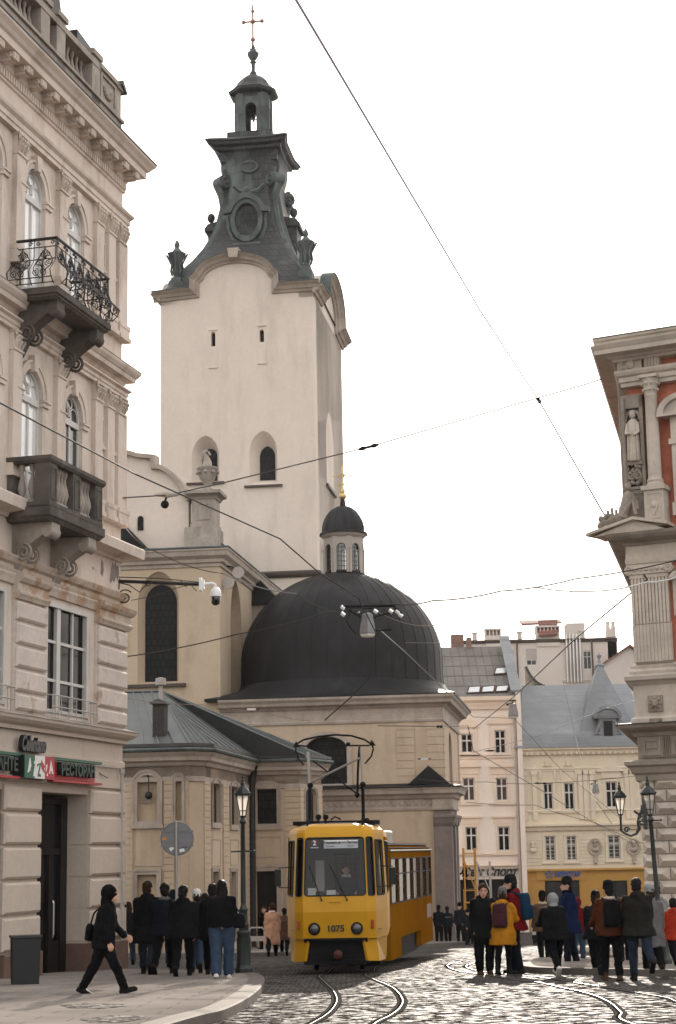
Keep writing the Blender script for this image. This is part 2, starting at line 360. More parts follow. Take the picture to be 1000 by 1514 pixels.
# ledge and bands
mb=MB(); mb.sweep([(0,5.42),(.05,5.42),(.06,5.5),(.16,5.55),(.24,5.62),(.26,5.68),(0,5.76)],[(XL,0),(0,0),(0,3)]); mb.obj('ledge',PLD,TL)
mb=MB(); mb.sweep([(0,5.765),(.27,5.685),(.275,5.70),(0,5.80)],[(XL,0),(0,0),(0,3)]); mb.obj('ledge_flashing',STM,TL)
mb=MB(); mb.sweep([(.0,4.86),(.045,4.86),(.045,4.98),(.0,5.0)],[(XL,.06),(0,.06),(0,3)]); mb.obj('band',PLD,TL)
mb=MB(); mb.tube([(XL,-.02,4.83),(-.25,-.02,4.83)],.018,5); mb.tube([(-.3,-.05,4.8),(-.3,-.05,.9)],.045,8); mb.tube([(-.3,-.05,4.82),(-.3,-.05,4.7)],.07,8); mb.obj('downpipe',PIPE,TL)
# first floor: rusticated piers and entablature
mb=MB()
rz=[5.78,6.18,6.68,7.18,7.68,8.14]
for a,b in((-1.98,-.2),(-6.45,-4.92),(-10.85,-9.32)):
    for z0,z1 in zip(rz,rz[1:]): mb.bbox(a+.02,b-.0,-.16,-.001,z0+.04,z1-.03,.045)
    mb.bbox(a,b,-.07,-.0005,5.765,8.2,.005).cut()
mb.each('rusticated_pier',PEEL,TL)
mb=MB()
for a,b in((-1.98,-.18),(-6.47,-4.9),(-10.87,-9.3)):
    pr=[(-.002,8.16),(.14,8.16),(.17,8.22),(.2,8.26),(.2,8.3),(.15,8.34),(.15,8.5),(.2,8.52),(.26,8.6),(.28,8.68),(.18,8.7),(-.002,8.7)]
    mb.sweep(pr,[(a,0),(b,0)] if b<-1 else [(a,0),(b,0),(b,.5)]).cut()
mb.each('pier_cap',PEELR,TL)
mb=MB(); mb.sweep([(0,8.702),(.1,8.702),(.12,8.76),(.06,8.78),(.06,8.86),(.14,8.9),(.19,9.0),(.2,9.04),(0,9.1)],[(XL,0),(XU,0),(XU,3)])
mb.sweep([(0,8.46),(.06,8.46),(.08,8.56),(.11,8.64),(.09,8.7),(0,8.7)],[(XL,0),(XU,0),(XU,1)]); mb.obj('first_floor_cornice',PEELR,TL)
mb=MB()
for x0,z0,p in((-1.05,9.25,[(0,.05),(.1,.0),(.16,.1),(.3,.05),(.42,.22),(.5,.12),(.62,.3),(.55,.52),(.42,.46),(.38,.6),(.28,.45),(.2,.55),(.1,.38)]),(-1.62,9.4,[(0,0),(.12,-.06),(.2,.1),(.15,.3),(.05,.36)]),(-.5,9.16,[(0,0),(.1,.02),(.14,.3),(.02,.26)]),(-2.1,9.42,[(0,0),(.06,.0),(.05,.08),(0,.07)])): mb.prism([(x0+a,z0+b) for a,b in p],'y',-.004,.0).cut()
mb.each('bare_patch',mat('render_bare',(.22,.18,.17),var=.2,sc_=3,bump=.3),TL)
# balcony-level ledge z 10
mb=MB(); mb.sweep([(0,9.84),(.06,9.84),(.1,9.92),(.45,9.96),(.47,10.18),(.44,10.22),(0,10.26)],[(XL,0),(XU,0),(XU,3)]); mb.obj('string_course',PL,TL)
# pilaster order on both upper floors
def order(z0,zb,zc,zt,zsp,ztop,zwb):
    P=MB(); C_=MB(); T_=MB(); B_=MB()
    for a,b in((-.8,-.34),(-1.44,-1.08),(-2.3,-1.76),(-4.55,-3.98+.03),(-6.85,-6.3),(-9.1,-8.55),(-11.3,-10.8)):
        m_=(a+b)/2; a,b=m_-.22,m_+.22; corner=b>-.4
        if corner: a,b=-.8,XU
        P.box(a,b,-.11,-.0004,zb,zc); P.box(a-.05,b+(.05 if not corner else .0),-.155,-.0006,z0+.5,zb)
        if corner: P.box(-.6,XU+.11,-.109,.4,zb+.004,zc-.004); P.box(-.6,XU+.15,-.154,.4,z0+.504,zb-.004)
        for q in((zb-.006,zb+.1,.17,.08),(z0+.494,z0+.6,.19,.09)):
            P.box(a-q[3]+.02,b+(q[3]-.02 if not corner else .17),-q[2],-.0008 if not corner else .41,q[0],q[1])
        capital(C_,a,b,0,zc,zt,.11)
        P.cut(); C_.cut()
    # plain panels between outer pilasters
    for a,b in((-1.06,-.82),(-1.76,-1.5)):
        P.cut(); P.ring([(a,zc-1.0),(b,zc-1.0),(b,zc-.35),(a,zc-.35)],[(a+.05,zc-.95),(b-.05,zc-.95),(b-.05,zc-.4),(a+.05,zc-.4)],-.03,-.0005)
        P.box(a-.02,b+.02,-.06,-.0007,zc-1.12,zc-1.03); B_.v+=[];
    for c in c3:
        o=arch(c-.53,c+.53,zsp,ztop,'round',n=8); o2=grow(o,.2,False)
        T_.ring(o2,o,-.07,-.0003); T_.ring(grow(o,.2,False),grow(o,.14,False),-.1,-.0005)
        for s in(-1,1): 
            x=c+s*.68; T_.box(x-.16,x+.16,-.1,.05,zsp-.16,zsp-.02); T_.box(x-.13,x+.13,-.05,-.0002,zwb,zsp-.16)
            T_.box(x-.18,x+.18,-.13,-.0006,zsp-.06,zsp-.02)
        T_.prism([(c-.08,ztop-.06),(c+.08,ztop-.06),(c+.13,ztop+.3),(c-.13,ztop+.3)],'y',-.15,.1).cut()
    P.each('pilaster',PL,TL); C_.each('capital',PL,TL,60); T_.each('window_surround',PL,TL)
order(14.99,15.8,18.04,18.5,17.46,18.03,15.0)
order(10.25,11.05,13.56,13.98,12.8,13.36,10.3)
mb=MB(); mb.sweep([(0,13.98),(.1,13.98),(.1,14.06),(.13,14.08),(.13,14.16),(.2,14.2),(.2,14.24),(0,14.28)],[(XL,0),(XU,0),(XU,3)])
mb.sweep([(0,14.34),(.06,14.36),(.1,14.44),(.26,14.46),(.28,14.56),(.31,14.58),(.37,14.66),(.39,14.73),(0,14.84)],[(XL,0),(XU,0),(XU,3)]); mb.obj('middle_cornice',PL,TL)
mb=MB(); mb.sweep([(.395,14.735),(.4,14.745),(0,14.86),(0,14.85)],[(XL,0),(XU,0),(XU,3)]); mb.obj('middle_cornice_flashing',STM,TL)
# main cornice
mb=MB(); mb.sweep([(0,18.5),(.12,18.5),(.12,18.6),(.15,18.62),(.15,18.74),(.22,18.8),(.24,18.86),(0,18.92)],[(XL,0),(XU,0),(XU,5)])
mb.sweep([(0,19.45),(.05,19.47),(.05,19.72),(.09,19.75),(.11,19.82),(.11,19.96),(.46,19.97),(.47,20.13),(.5,20.15),(.53,20.17),(.58,20.24),(.66,20.32),(.67,20.37),(0,20.48)],[(XL,0),(XU,0),(XU,6)])
CORN=mb
mb=MB(); mb.sweep([(.672,20.372),(.69,20.38),(.69,20.41),(0,20.52),(0,20.485)],[(XL,0),(XU,0),(XU,6)]); mb.obj('cornice_flashing',DKM,TL)
mb=CORN; x=XU-.0
while x>XL: mb.box(x-.075,x,-.1,-.04,19.53,19.71); x-=.125
y=.05
while y<4: mb.box(XU+.04,XU+.1,y,y+.075,19.53,19.71); y+=.125
mb.obj('main_cornice',PL,TL)
mb=MB(); x=XU-.05
def modil(x):
    mb.box(x-.13,x+.13,-.4,-.1,19.84,19.975); mb.box(x-.11,x+.11,-.34,-.1,19.77,19.84)
    for k in range(3):
        for j in(-1,0,1): mb.sphere((x+j*.085,-.41,19.82+.05*k),.042,6)
    mb.tube(spiral((x-.135,-.3,19.88),.07,.02,1.3,((0,1,0),(0,0,1)),n=12),.025,4)
while x>XL+.3: modil(x); mb.cut(); x-=.72
mb.each('modillion',PL,TL,50)
# parapet with balustrade
y0,y1=.06,.5; PZ=20.45
mb=MB(); mb.box(XL,XU-.05,y0-.04,y1+.05,PZ-.1,PZ+.9); mb.box(XL,XU,y0-.1,y1+.05,PZ+.9,PZ+.98)
for a,b,h in((-.72,-.45,1.75),(-2.35,-1.85,1.95),(-4.5,-4.0,1.95),(-5.4,-4.9,1.95),(-8.4,-7.9,1.95)):
    mb.box(a,b,y0-.04,y1+.04,PZ,PZ+h); mb.box(a-.05,b+.05,y0-.1,y1+.1,PZ+h,PZ+h+.14)
mb.box(-1.85,-.72,y0,y1,PZ,PZ+1.78); mb.ring([(-1.8,PZ+1.),(-.76,PZ+1.),(-.76,PZ+1.75),(-1.8,PZ+1.75)],[(-1.7,PZ+1.08),(-.86,PZ+1.08),(-.86,PZ+1.67),(-1.7,PZ+1.67)],y0-.05,y0+.02)
mb.box(-1.9,-.42,y0-.1,y1+.1,PZ+1.78,PZ+1.9); mb.box(XL,-1.85,y0-.06,y1+.06,PZ+1.72,PZ+1.88)
for k in range(9):
    a=PI+k*PI/8; mb.sphere((-1.28+.24*math.cos(a),y0-.02,PZ+1.42+.2*math.sin(a)),.06,6)
mb.obj('parapet',STM,TL)
mb=MB()
for a,b in((-4.0,-2.35),(-7.9,-5.4)):
    n=int((b-a)/.25)
    for k in range(n): lathe_baluster(mb,a+(k+.5)*(b-a)/n,(y0+y1)/2,PZ+.98,.74,.09); mb.cut()
mb.each('baluster',STM,TL,50)
mb=MB(); mb.prism([(-2.2,PZ+2.75),(-.9,PZ+2.6),(-.42,PZ+2.3),(-.55,PZ+2.2),(-.95,PZ+2.3),(-2.2,PZ+2.3)],'y',.5,2.4).cut(); mb.prism([(-.6,PZ+1.9),(-.3,PZ+1.72),(-.27,PZ+1.78),(-.55,PZ+2.02)],'y',y0-.15,1.6); mb.each('roof_edge',DKM,TL)
rp=[(-9,20.4),(-2.05,20.4),(-2.1,22.6),(-2.2,23.4),(-2.55,24.4),(-3.2,25.6),(-4.5,27),(-9,27)]
mb=MB(); mb.prism(rp,'y',.9,6)
for k in range(8): mb.tube([(-3.2-.7*k,.87,21.4),(-3.25-.7*k,.87,25)],.02,4)
mb.box(-5.6,-3.7,.55,.95,21.3,24); mb.box(-5.75,-3.55,.45,.95,24,24.3); mb.box(-3.7,-3.55,.57,.95,21.3,24)
mb.obj('mansard_roof',mat('slate_brown',(.075,.062,.056),rough=.6,var=.3,sc_=1.2,bump=.2,brick=(.3,.16,.01,(.055,.047,.043),(.03,.027,.025))),TL)
# windows
def trac(c,zs,r):
    def f(mb):
        mb.box(c-.02,c+.02,.035,.1,zs,zs+.24)
        for s in(-1,1): mb.tube([(c+s*.26+.22*math.cos(a),.06,zs+.24*math.sin(a)) for a in [k*PI/8 for k in range(9)]],.02,4)
        mb.tube([(c+.16*math.cos(a),.06,zs+.32+.12*math.sin(a)) for a in [k*PI/6 for k in range(12)]],.02,4,closed=True)
        mb.box(c-.5,c+.5,.01,.11,zs-.22,zs-.08); mb.box(c-.05,c+.05,.2,.29,zs-3,zs-.1) if False else None
    return f
for c,o in zip(c3,h3): window(TL,o,.03,vert=((c,17.2),),fw=.075,bw=.07,extra=trac(c,17.45,.5),gm=SKYGL)
for c,o in zip(c3,h2): window(TL,o,.03,vert=((c,12.59),),horiz=(11.1,),fw=.075,bw=.07,extra=trac(c,12.82,.5),gm=SKYGL if c<-4 else GLASS)
for c,o in zip(c1,h1):
    window(TL,o,.05,vert=(c-.42,c+.42),horiz=(6.62,7.48),fw=.1,bw=.065,dep=.1,gm=GLASSD,extra=lambda mb,c=c:(mb.box(c-.54,c-.34,.03,.13,5.9,8.3),mb.ring(arch(c-1.2,c+1.2,5.9,8.36),arch(c-1.09,c+1.09,5.97,8.25),.0,.06)))
    mb=MB(); 
    for z in(6.0,6.25): mb.tube([(c-1.25,-.2,z),(c+1.25,-.2,z)],.018,5)
    k=c-1.25
    while k<=c+1.26: mb.tube([(k,-.2,5.78),(k,-.2,6.25)],.012,4); k+=.16 if abs(k-c)>.8 else .42
    for s in(-1,1): mb.tube([(c+s*1.25,-.2,6.25),(c+s*1.25,0,6.25)],.016,4)
    mb.obj('window_guard',PIPE,TL)
# door and shop window
mb=MB(); mb.ring([(-4.83,0),(-2.15,0),(-2.15,4.1),(-4.83,4.1)],[(-4.55,.0),(-2.5,.0),(-2.5,3.95),(-4.55,3.95)],.55,.68); mb.box(-4.55,-2.5,.57,.66,2.82,2.95); mb.box(-3.95,-3.87,.57,.66,0,2.82); mb.box(-3.1,-3.0,.57,.66,0,2.82)
mb.box(-3.0,-2.5,.58,.64,.02,.9)
d=mb.obj('door',DOORW,TL)
g=MB(); g.poly([(-4.55,.63,0),(-2.5,.63,0),(-2.5,.63,3.95),(-4.55,.63,3.95)]); g.obj('pane',GLASSD,d)
g=MB(); g.tube([(-3.02,.5,1.0),(-3.02,.48,1.05),(-3.02,.48,1.75),(-3.02,.5,1.8)],.022,6); g.tube([(-3.02,.48,1.0),(-3.02,.57,1.0)],.02,5); g.tube([(-3.02,.48,1.8),(-3.02,.57,1.8)],.02,5); g.obj('handle',mat('steel',(.55,.55,.55),rough=.25,metal=1,bump=0,fine=0),d)
window(TL,arch(-9.3,-6.65,.75,4.1),.5,fm=DOORW,gm=GLASSD,fw=.12,vert=(-8,),horiz=(3.0,),bw=.1)
mb=MB(); mb.prism([(-4.9,-.25),(-2.05,-.25),(-2.05,-.0),(-4.9,-.0)],'y',-.15,1.0); mb.obj('doorstep',STM,TL)
# iron balcony
IB=MB(); bx0,bx1,bd=-6.75,-3.8,1.05
IB.sweep([(-.3,14.62),(-.06,14.62),(.0,14.7),(.05,14.72),(.05,14.86),(-.3,14.88)],[(bx0,0),(bx0,-bd),(bx1,-bd),(bx1,0)][::1])
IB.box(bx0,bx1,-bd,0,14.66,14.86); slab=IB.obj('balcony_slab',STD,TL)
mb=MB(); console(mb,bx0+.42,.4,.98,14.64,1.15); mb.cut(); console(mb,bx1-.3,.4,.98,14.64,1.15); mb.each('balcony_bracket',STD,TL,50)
mb=MB()
def belly(z): 
    t=(z-14.9)/1.05; return .30*math.exp(-((t-.22)/.2)**2)
def side(P,q,N_):       # P start,q end (xy) ; outward N_
    P=Vector((*P,0));q=Vector((*q,0));N_=Vector((*N_,0)); Ln=(q-P).length; e=(q-P).normalized()
    def pt(s,z): 
        v=P+e*s+N_*belly(z); return (v.x,v.y,z)
    for z in(15.78,14.93,15.02,15.5): mb.tube([pt(Ln*k/10,z) for k in range(11)],.013,4)
    mb.tube([pt(Ln*k/8,15.96) for k in range(9)],.035,6)
    n=max(2,round(Ln/.46)); wd=Ln/n
    for i in range(n+1): mb.tube([pt(wd*i if 0<i<n else (.02 if i==0 else Ln-.02),14.9+1.05*k/8) for k in range(9)],.012,4)
    def sp(s,z,r,a0,dr,t=1.6): mb.tube([pt(s+p.x,z+p.z) for p in spiral((0,0,0),r,.015,t,((1,0,0),(0,0,1)),a0,14,dr)],.011,4)
    for i in range(n):
        c=wd*(i+.5)
        for s in(-1,1):
            sp(c+s*.10,15.12,.09,PI/2,s); sp(c+s*.12,15.40,.1,-PI/2,-s); sp(c+s*.07,15.62,.07,PI/2,s); sp(c+s*.17,15.87,.05,0,s,1.2)
            mb.tube([pt(c+s*(.02+.18*math.sin(PI*k/8)),15.0+.72*k/8) for k in range(9)],.012,4)
        mb.tube([pt(c,14.93),pt(c,15.3),pt(c,15.78)],.02,4); 
        for zz in(15.3,15.55): mb.sphere(pt(c,zz),.04,6)
side((bx0,0),(bx0,-bd),(-1,0)); side((bx0,-bd),(bx1,-bd),(0,-1)); side((bx1,-bd),(bx1,0),(1,0))
mb.obj('balcony_railing',IRON,TL)
# stone balcony
sx0,sx1,sd=-6.8,-3.9,.98
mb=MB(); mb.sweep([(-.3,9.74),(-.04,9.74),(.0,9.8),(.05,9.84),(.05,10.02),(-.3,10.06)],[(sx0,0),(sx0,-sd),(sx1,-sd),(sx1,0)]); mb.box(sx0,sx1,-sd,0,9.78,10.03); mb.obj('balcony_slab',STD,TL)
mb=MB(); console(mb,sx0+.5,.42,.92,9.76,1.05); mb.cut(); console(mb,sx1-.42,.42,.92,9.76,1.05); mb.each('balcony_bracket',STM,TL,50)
mb=MB()
def ped(x,y,w_=.4,dp=.34): 
    mb.box(x-w_/2,x+w_/2,y,y+dp,10.04,11.0); mb.ring([(x-w_/2+.05,10.2),(x+w_/2-.05,10.2),(x+w_/2-.05,10.9),(x-w_/2+.05,10.9)],[(x-w_/2+.09,10.24),(x+w_/2-.09,10.24),(x+w_/2-.09,10.86),(x-w_/2+.09,10.86)],y-.02,y+.01)
for x in(sx0+.2,(sx0+sx1)/2,sx1-.2): ped(x,-sd)
for s in(0,1):
    X=sx0 if s==0 else sx1-.34; mb.box(X,X+.34,-.14,0,10.04,11.0); mb.sweep([(-.3,10.98),(.02,10.98),(.06,11.04),(.06,11.12),(-.3,11.14)],[(sx0,0),(sx0,-sd),(sx1,-sd),(sx1,0)]) if s==0 else None
mb.sweep([(-.3,10.05),(.01,10.05),(.01,10.14),(-.3,10.16)],[(sx0,0),(sx0,-sd),(sx1,-sd),(sx1,0)])
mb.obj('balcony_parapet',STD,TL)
mb=MB()
for a,b in((sx0+.4,(sx0+sx1)/2-.2),((sx0+sx1)/2+.2,sx1-.4)):
    for k in range(5): lathe_baluster(mb,a+(k+.5)*(b-a)/5,-sd+.17,10.15,.85,.1); mb.cut()
for k in range(2):
    for X in(sx0+.17,sx1-.17): lathe_baluster(mb,X,-.27-.24*k,10.15,.85,.1); mb.cut()
mb.each('baluster',STM,TL,50)
# ---- signs on the corner building
NAVY=mat('sign_navy_black',(.012,.014,.02),rough=.4,bump=0,fine=0)
GRN=mat('sign_green',(.012,.10,.055),rough=.5,bump=0,var=.1,fine=.1); RED=mat('sign_red',(.38,.02,.03),rough=.5,bump=0,var=.1,fine=.1); WH=mat('sign_white',(.72,.70,.68),rough=.5,bump=0,var=.05,fine=.05)
DGN=mat('sign_dark_green',(.012,.035,.025),rough=.5,bump=0,fine=.1)
s1=thing('script_sign','dark script lettering fixed on the plaster above the tricolour pizza sign','sign',L.w(-5.55,-.1,5.1),L.rz)
text('Celentano',.44,NAVY,'lettering',s1,(0,0,0.02),bold=.02,shear=.3,ext=.05,sx=.66)
s2=thing('pizza_sign','green, white and red square light-box sign with white pizza lettering','sign',L.w(-5.55,-.18,4.64),L.rz)
mb=MB(); mb.box(-.76,.76,-.1,.17,-.24,.24); mb.obj('sign_box',NAVY,s2)
for k,m_ in enumerate((GRN,WH,RED)):
    mb=MB(); mb.box(-.76+.507*k,-.76+.507*(k+1),-.108,-.1,-.24,.24); mb.obj('panel',m_,s2)
def ltr(pl,m_,nm='letter'):
    mb=MB()
    for p in pl: mb.prism(p,'y',-.113,-.107)
    mb.obj(nm,m_,s2)
ltr([[(-.62,-.14),(-.52,.18),(-.48,.16),(-.44,.02),(-.5,-.1)]],WH); ltr([[(-.34,-.2),(-.24,-.2),(-.27,.02)],[(-.3,.06),(-.25,.06),(-.25,.12),(-.3,.12)]],WH)
ltr([[(-.16,.0),(-.02,.06),(-.05,-.02),(-.12,-.2),(.06,-.2),(.02,-.14),(-.04,-.14),(.06,.1),(-.14,.06)]],GRN); ltr([[(.06,.16),(.26,.02),(.2,-.02),(.26,-.12),(.16,-.08),(.06,0)]],RED)
ltr([[(.3,.05),(.38,.08),(.36,-.02),(.3,-.1)],[(.32,-.16),(.4,-.1),(.4,-.18)]],WH); ltr([[(.46,-.12),(.56,.17),(.7,-.12),(.62,-.12),(.6,-.06),(.54,-.06),(.52,-.12)]],WH)
s3=thing('restaurant_sign','dark channel letters between a green and a red strip above the restaurant door','sign',L.w(-3.35,-.18,4.64),L.rz)
text('РЕСТОРАН',.36,DGN,'lettering',s3,(0,0,0),bold=.012,ext=.06,sx=.98)
mb=MB(); mb.box(-1.38,1.38,-.05,.1,.2,.26); mb.obj('top_strip',GRN,s3); mb=MB(); mb.box(-1.38,1.38,-.05,.1,-.27,-.22); mb.box(-1.2,1.2,.06,.14,-.2,.18); mb.obj('bottom_strip',RED,s3)
s4=thing('restaurant_sign','cropped dark channel letters left of the tricolour pizza sign','sign',L.w(-6.5,-.18,4.64),L.rz)
text('РІСТОРАНТЕ',.36,DGN,'lettering',s4,(0,0,0),bold=.012,ext=.06,align='RIGHT')
mb=MB(); mb.box(-2.6,.12,-.05,.1,.2,.26); mb.obj('top_strip',GRN,s4); mb=MB(); mb.box(-2.6,.12,-.05,.1,-.27,-.22); mb.obj('bottom_strip',RED,s4)
# ================================================================ church group
CPL=mat('church_plaster',(.70,.605,.525),rough=.95,var=.05,sc_=.35,fine=.09,bump=.25,bsc=14,dirt=(.43,.35,.285),dsc=.6,dlo=.5,dhi=.76,damt=.65,streak=4)
CPY=mat('annex_plaster',(.52,.41,.295),rough=.92,var=.06,sc_=.5,fine=.1,bump=.25,bsc=18,dirt=(.30,.225,.155),dsc=.9,dlo=.5,dhi=.76,damt=.6,streak=3)
CST=mat('church_stone',(.44,.37,.31),rough=.9,var=.15,sc_=1.2,fine=.2,bump=.3,bsc=15,dirt=(.19,.15,.125),dsc=1.1,dlo=.5,dhi=.75,damt=.6,streak=2)
COP=mat('copper_dark',(.048,.048,.046),rough=.6,var=.4,sc_=1.1,fine=.3,bump=.3,bsc=8,dirt=(.15,.185,.17),dsc=.55,dlo=.55,dhi=.74,damt=.75,streak=2.2,brick=(.62,.5,.03,(.03,.031,.032),(.016,.016,.016)))
COPG=mat('copper_green',(.095,.115,.108),rough=.65,var=.35,sc_=1.3,fine=.3,bump=.25,bsc=10,dirt=(.03,.03,.03),dsc=1.0,dlo=.48,dhi=.66,damt=.8,streak=2)
DOME=mat('dome_sheet',(.014,.0135,.0145),rough=.55,var=.3,sc_=.6,fine=.15,bump=.12,bsc=5,dirt=(.04,.04,.043),dsc=.7,dlo=.5,dhi=.75,damt=.7,streak=2.5,spec=.15)
LEAD=mat('roof_zinc',(.085,.095,.092),rough=.5,var=.2,sc_=.5,fine=.2,bump=.1,dirt=(.12,.13,.127),dsc=.9,dlo=.5,dhi=.7,damt=.5)
TIN=mat('flashing_brown',(.07,.052,.043),rough=.6,var=.2,bump=.1)
GOLD=mat('gilding',(.62,.45,.18),rough=.35,metal=.6,var=.1,bump=0,fine=0)
GPINK=mat('gilding_pink',(.30,.15,.11),rough=.4,var=.1,bump=0,fine=0,metal=.3)
LATT=mat('leaded_glass',(.012,.0125,.014),rough=.4,var=.5,sc_=3,fine=.3,bump=.3,bsc=6,spec=.12,brick=(.3,.35,.03,(.018,.019,.02),(.005,.005,.005)))
def clear(name,tint,gl=.12,rough=.03,ior=1.5):
    m_=bpy.data.materials.new(name); m_.use_nodes=True; n=m_.node_tree; N=n.nodes; N.clear(); o=N.new('ShaderNodeOutputMaterial'); mx=N.new('ShaderNodeMixShader'); t=N.new('ShaderNodeBsdfTransparent'); g=N.new('ShaderNodeBsdfGlossy')
    t.inputs[0].default_value=(*tint,1); g.inputs['Roughness'].default_value=rough; lw_=N.new('ShaderNodeLayerWeight'); lw_.inputs[0].default_value=.5; pw_=N.new('ShaderNodeMath'); pw_.operation='POWER'; pw_.inputs[1].default_value=5; n.links.new(lw_.outputs['Facing'],pw_.inputs[0]); fr=N.new('ShaderNodeMath'); fr.operation='MULTIPLY'; fr.inputs[1].default_value=min(.9,(ior-1)*1.6); n.links.new(pw_.outputs[0],fr.inputs[0])
    ad=N.new('ShaderNodeMath'); ad.inputs[1].default_value=gl; n.links.new(fr.outputs[0],ad.inputs[0]); n.links.new(ad.outputs[0],mx.inputs[0]); n.links.new(t.outputs[0],mx.inputs[1]); n.links.new(g.outputs[0],mx.inputs[2]); n.links.new(mx.outputs[0],o.inputs[0]); return m_
CLEAR=clear('clear_glass',(.75,.77,.78))
CH=vdir(870,1251); CU=(CH.y,-CH.x)
def frame_at(px,py,Y):
    w_=at(px,py,Y); w_.z=gz(Y); return Fr(w_,CU)
def quoin(mb,x0,x1,z0,z1,st=.225,d=.06,y=0):            # strip of coursed blocks with thin joints
    z=z0
    while z<z1-.03:
        t=min(z+st-.03,z1); mb.box(x0,x1,y-d,y,z,t); z+=st
    mb.box(x0+.015,x1-.015,y-d*.35,y+.0,z0,z1)
XZ=Matrix(((1,0,0,0),(0,0,-1,0),(0,1,0,0),(0,0,0,1)))     # sweep plane (x,y)->(x,z), profile z -> outwards
# ---------------------------------------------------------------- bell tower
T=frame_at(352,840,104); HX0,HX1,TD=-4.76,4.82,12.6
TT=thing('bell_tower','very tall plain church bell tower with pale plaster walls and dark patinated copper spire','tower',T.O,T.rz)
def gw(o_in,o_out): return (o_in,o_out)
P=T.p
wins=[]
for (a,b,c,d,e,f,g,h) in((283.7,324.7,644,712,296,318,660,710),(369,410.4,637,716,381.6,404.3,656,706.6)):
    x0=P(a,690)[0];x1=P(b,690)[0];zt=P((a+b)/2,c)[1];zb=P((a+b)/2,d)[1]; i0=P(e,690)[0];i1=P(f,690)[0];it=P((e+f)/2,g)[1];ib=P((e+f)/2,h)[1]
    wins.append((arch(x0,x1,zb,zt,'point',1.35),arch(i0,i1,ib,it,'point' if a>300 else 'round',.7 if a>300 else (i1-i0)/2)))
zc=39.0
path=[(-5.2,39.05),(-2.75,39.2),(-2.75,39.9)]+[(2.45*math.cos(PI-PI*k/18)-.02,39.95+1.35*math.sin(PI*k/18)) for k in range(1,18)]+[(2.7,39.9),(2.7,39.2),(5.25,39.2)]
slits=[arch(P(312.5,500)[0],P(318.5,500)[0],P(315,512)[1],P(315,491)[1],'round',n=4),arch(P(384,495)[0],P(390.5,495)[0],P(388,505.5)[1],P(388,487)[1],'round',n=4)]
mb=MB(); wall(mb,HX0,HX1,-2,38.4,[w_[0] for w_ in wins]+slits,0,.6)
mb.prism([(HX0,38.4),(HX1,38.4),(HX1,39.1)]+[p for p in path[::-1][1:-1]]+[(HX0,39.1)],'y',0.,.9)
# splayed reveals
for o,i in wins:
    n=len(o)
    from_=o; 
    k2=[i[round(k*(len(i)-1)/(n-1))] if len(i)!=n else i[k] for k in range(n)]
    for k in range(n):
        j=(k+1)%n; mb.poly([(o[k][0],.0,o[k][1]),(o[j][0],.0,o[j][1]),(k2[j][0],.75,k2[j][1]),(k2[k][0],.75,k2[k][1])])
mb.box(HX0,HX1,1.0,TD,-2,38.6)
# right-hand face with its pointed window, built in the same mesh
yw0,zw0=T.s(485.5,690,HX1); 
RX=Matrix(((0,-1,0,HX1),(1,0,0,0),(0,0,1,0),(0,0,0,1)))
mb.X=RX; sw=arch(TD*.36,TD*.62,27.6,32.6,'point',2.2); wall(mb,0,TD,-2,38.4,[sw],0,.9)
side_path=[(-.3,39.05),(2.9,39.2),(2.9,39.9)]+[(TD/2-3.3*math.cos(PI*k/18),39.95+1.6*math.sin(PI*k/18)) for k in range(1,18)]+[(TD-2.9,39.9),(TD-2.9,39.2),(TD+.3,39.1)]
mb.prism([(0,38.4),(TD,38.4),(TD,39.1)]+side_path[::-1][1:-1]+[(0,39.1)],'y',0.,.9); mb.X=None
mb.X=Matrix(((0,1,0,HX0),(-1,0,0,TD),(0,0,1,0),(0,0,0,1))); wall(mb,0,TD,-2,38.4,[],0,.9); mb.prism([(0,38.4),(TD,38.4),(TD,39.1)]+side_path[::-1][1:-1]+[(0,39.1)],'y',0.,.9); mb.X=None
mb.obj('wall',CPL,TT)
for (o,i) in wins: 
    g=MB(); g.poly([(p[0],.7,p[1]) for p in i]); g.obj('window',LATT,TT)
    s=MB(); x0=o[0][0];x1=o[1][0];zb=o[0][1]; s.box(x0-.3,x1+.3,-.18,.3,zb-.18,zb-.06); s.obj('sill',TIN,TT)
g=MB(); g.X=RX; g.poly([(p[0],.85,p[1]) for p in sw]); g.obj('window',CPL,TT); g=MB(); g.X=RX; g.box(TD*.33,TD*.65,-.15,.5,27.4,27.58); g.obj('sill',TIN,TT)
for o in slits:
    g=MB(); g.poly([(p[0],.4,p[1]) for p in o]); f=g.obj('window',LATT,TT)
    s=MB(); x0=o[0][0];x1=o[1][0];z0=o[0][1]; s.box(x0-.14,x1+.14,-.07,0,z0-1.4,z0-1.33); s.box(x0-.12,x1+.12,-.02,-.001,z0-1.33,z0-.1); s.box(x0-.14,x0-.02,-.02,-.001,z0-.1,z0+1); s.box(x0-.14,x1+.14,-.07,0,z0+1.0,z0+1.08); s.obj('window_trim',CPL,TT)
mb=MB(); mb.sweep([(-.02,21.05),(.1,21.05),(.22,21.2),(.24,21.36),(-.02,21.48)],[(HX0,TD),(HX0,0),(HX1,0),(HX1,TD)]); mb.obj('band',TIN,TT)
prof=[(.45,0),(.45,.12),(.30,.2),(.28,.3),(.12,.42),(.0,.62),(-.06,.66),(-.06,0)]
mb=MB(); mb.X=XZ; mb.sweep([(a,b) for a,b in prof],path); mb.X=RX@XZ; mb.sweep(prof,side_path); mb.X=Matrix(((0,1,0,HX0),(-1,0,0,TD),(0,0,1,0),(0,0,0,1)))@XZ; mb.sweep(prof,side_path); mb.X=None
mb.prism([(-.28,41.0),(.22,41.0),(.34,41.6),(-.4,41.6)],'y',-.8,0)
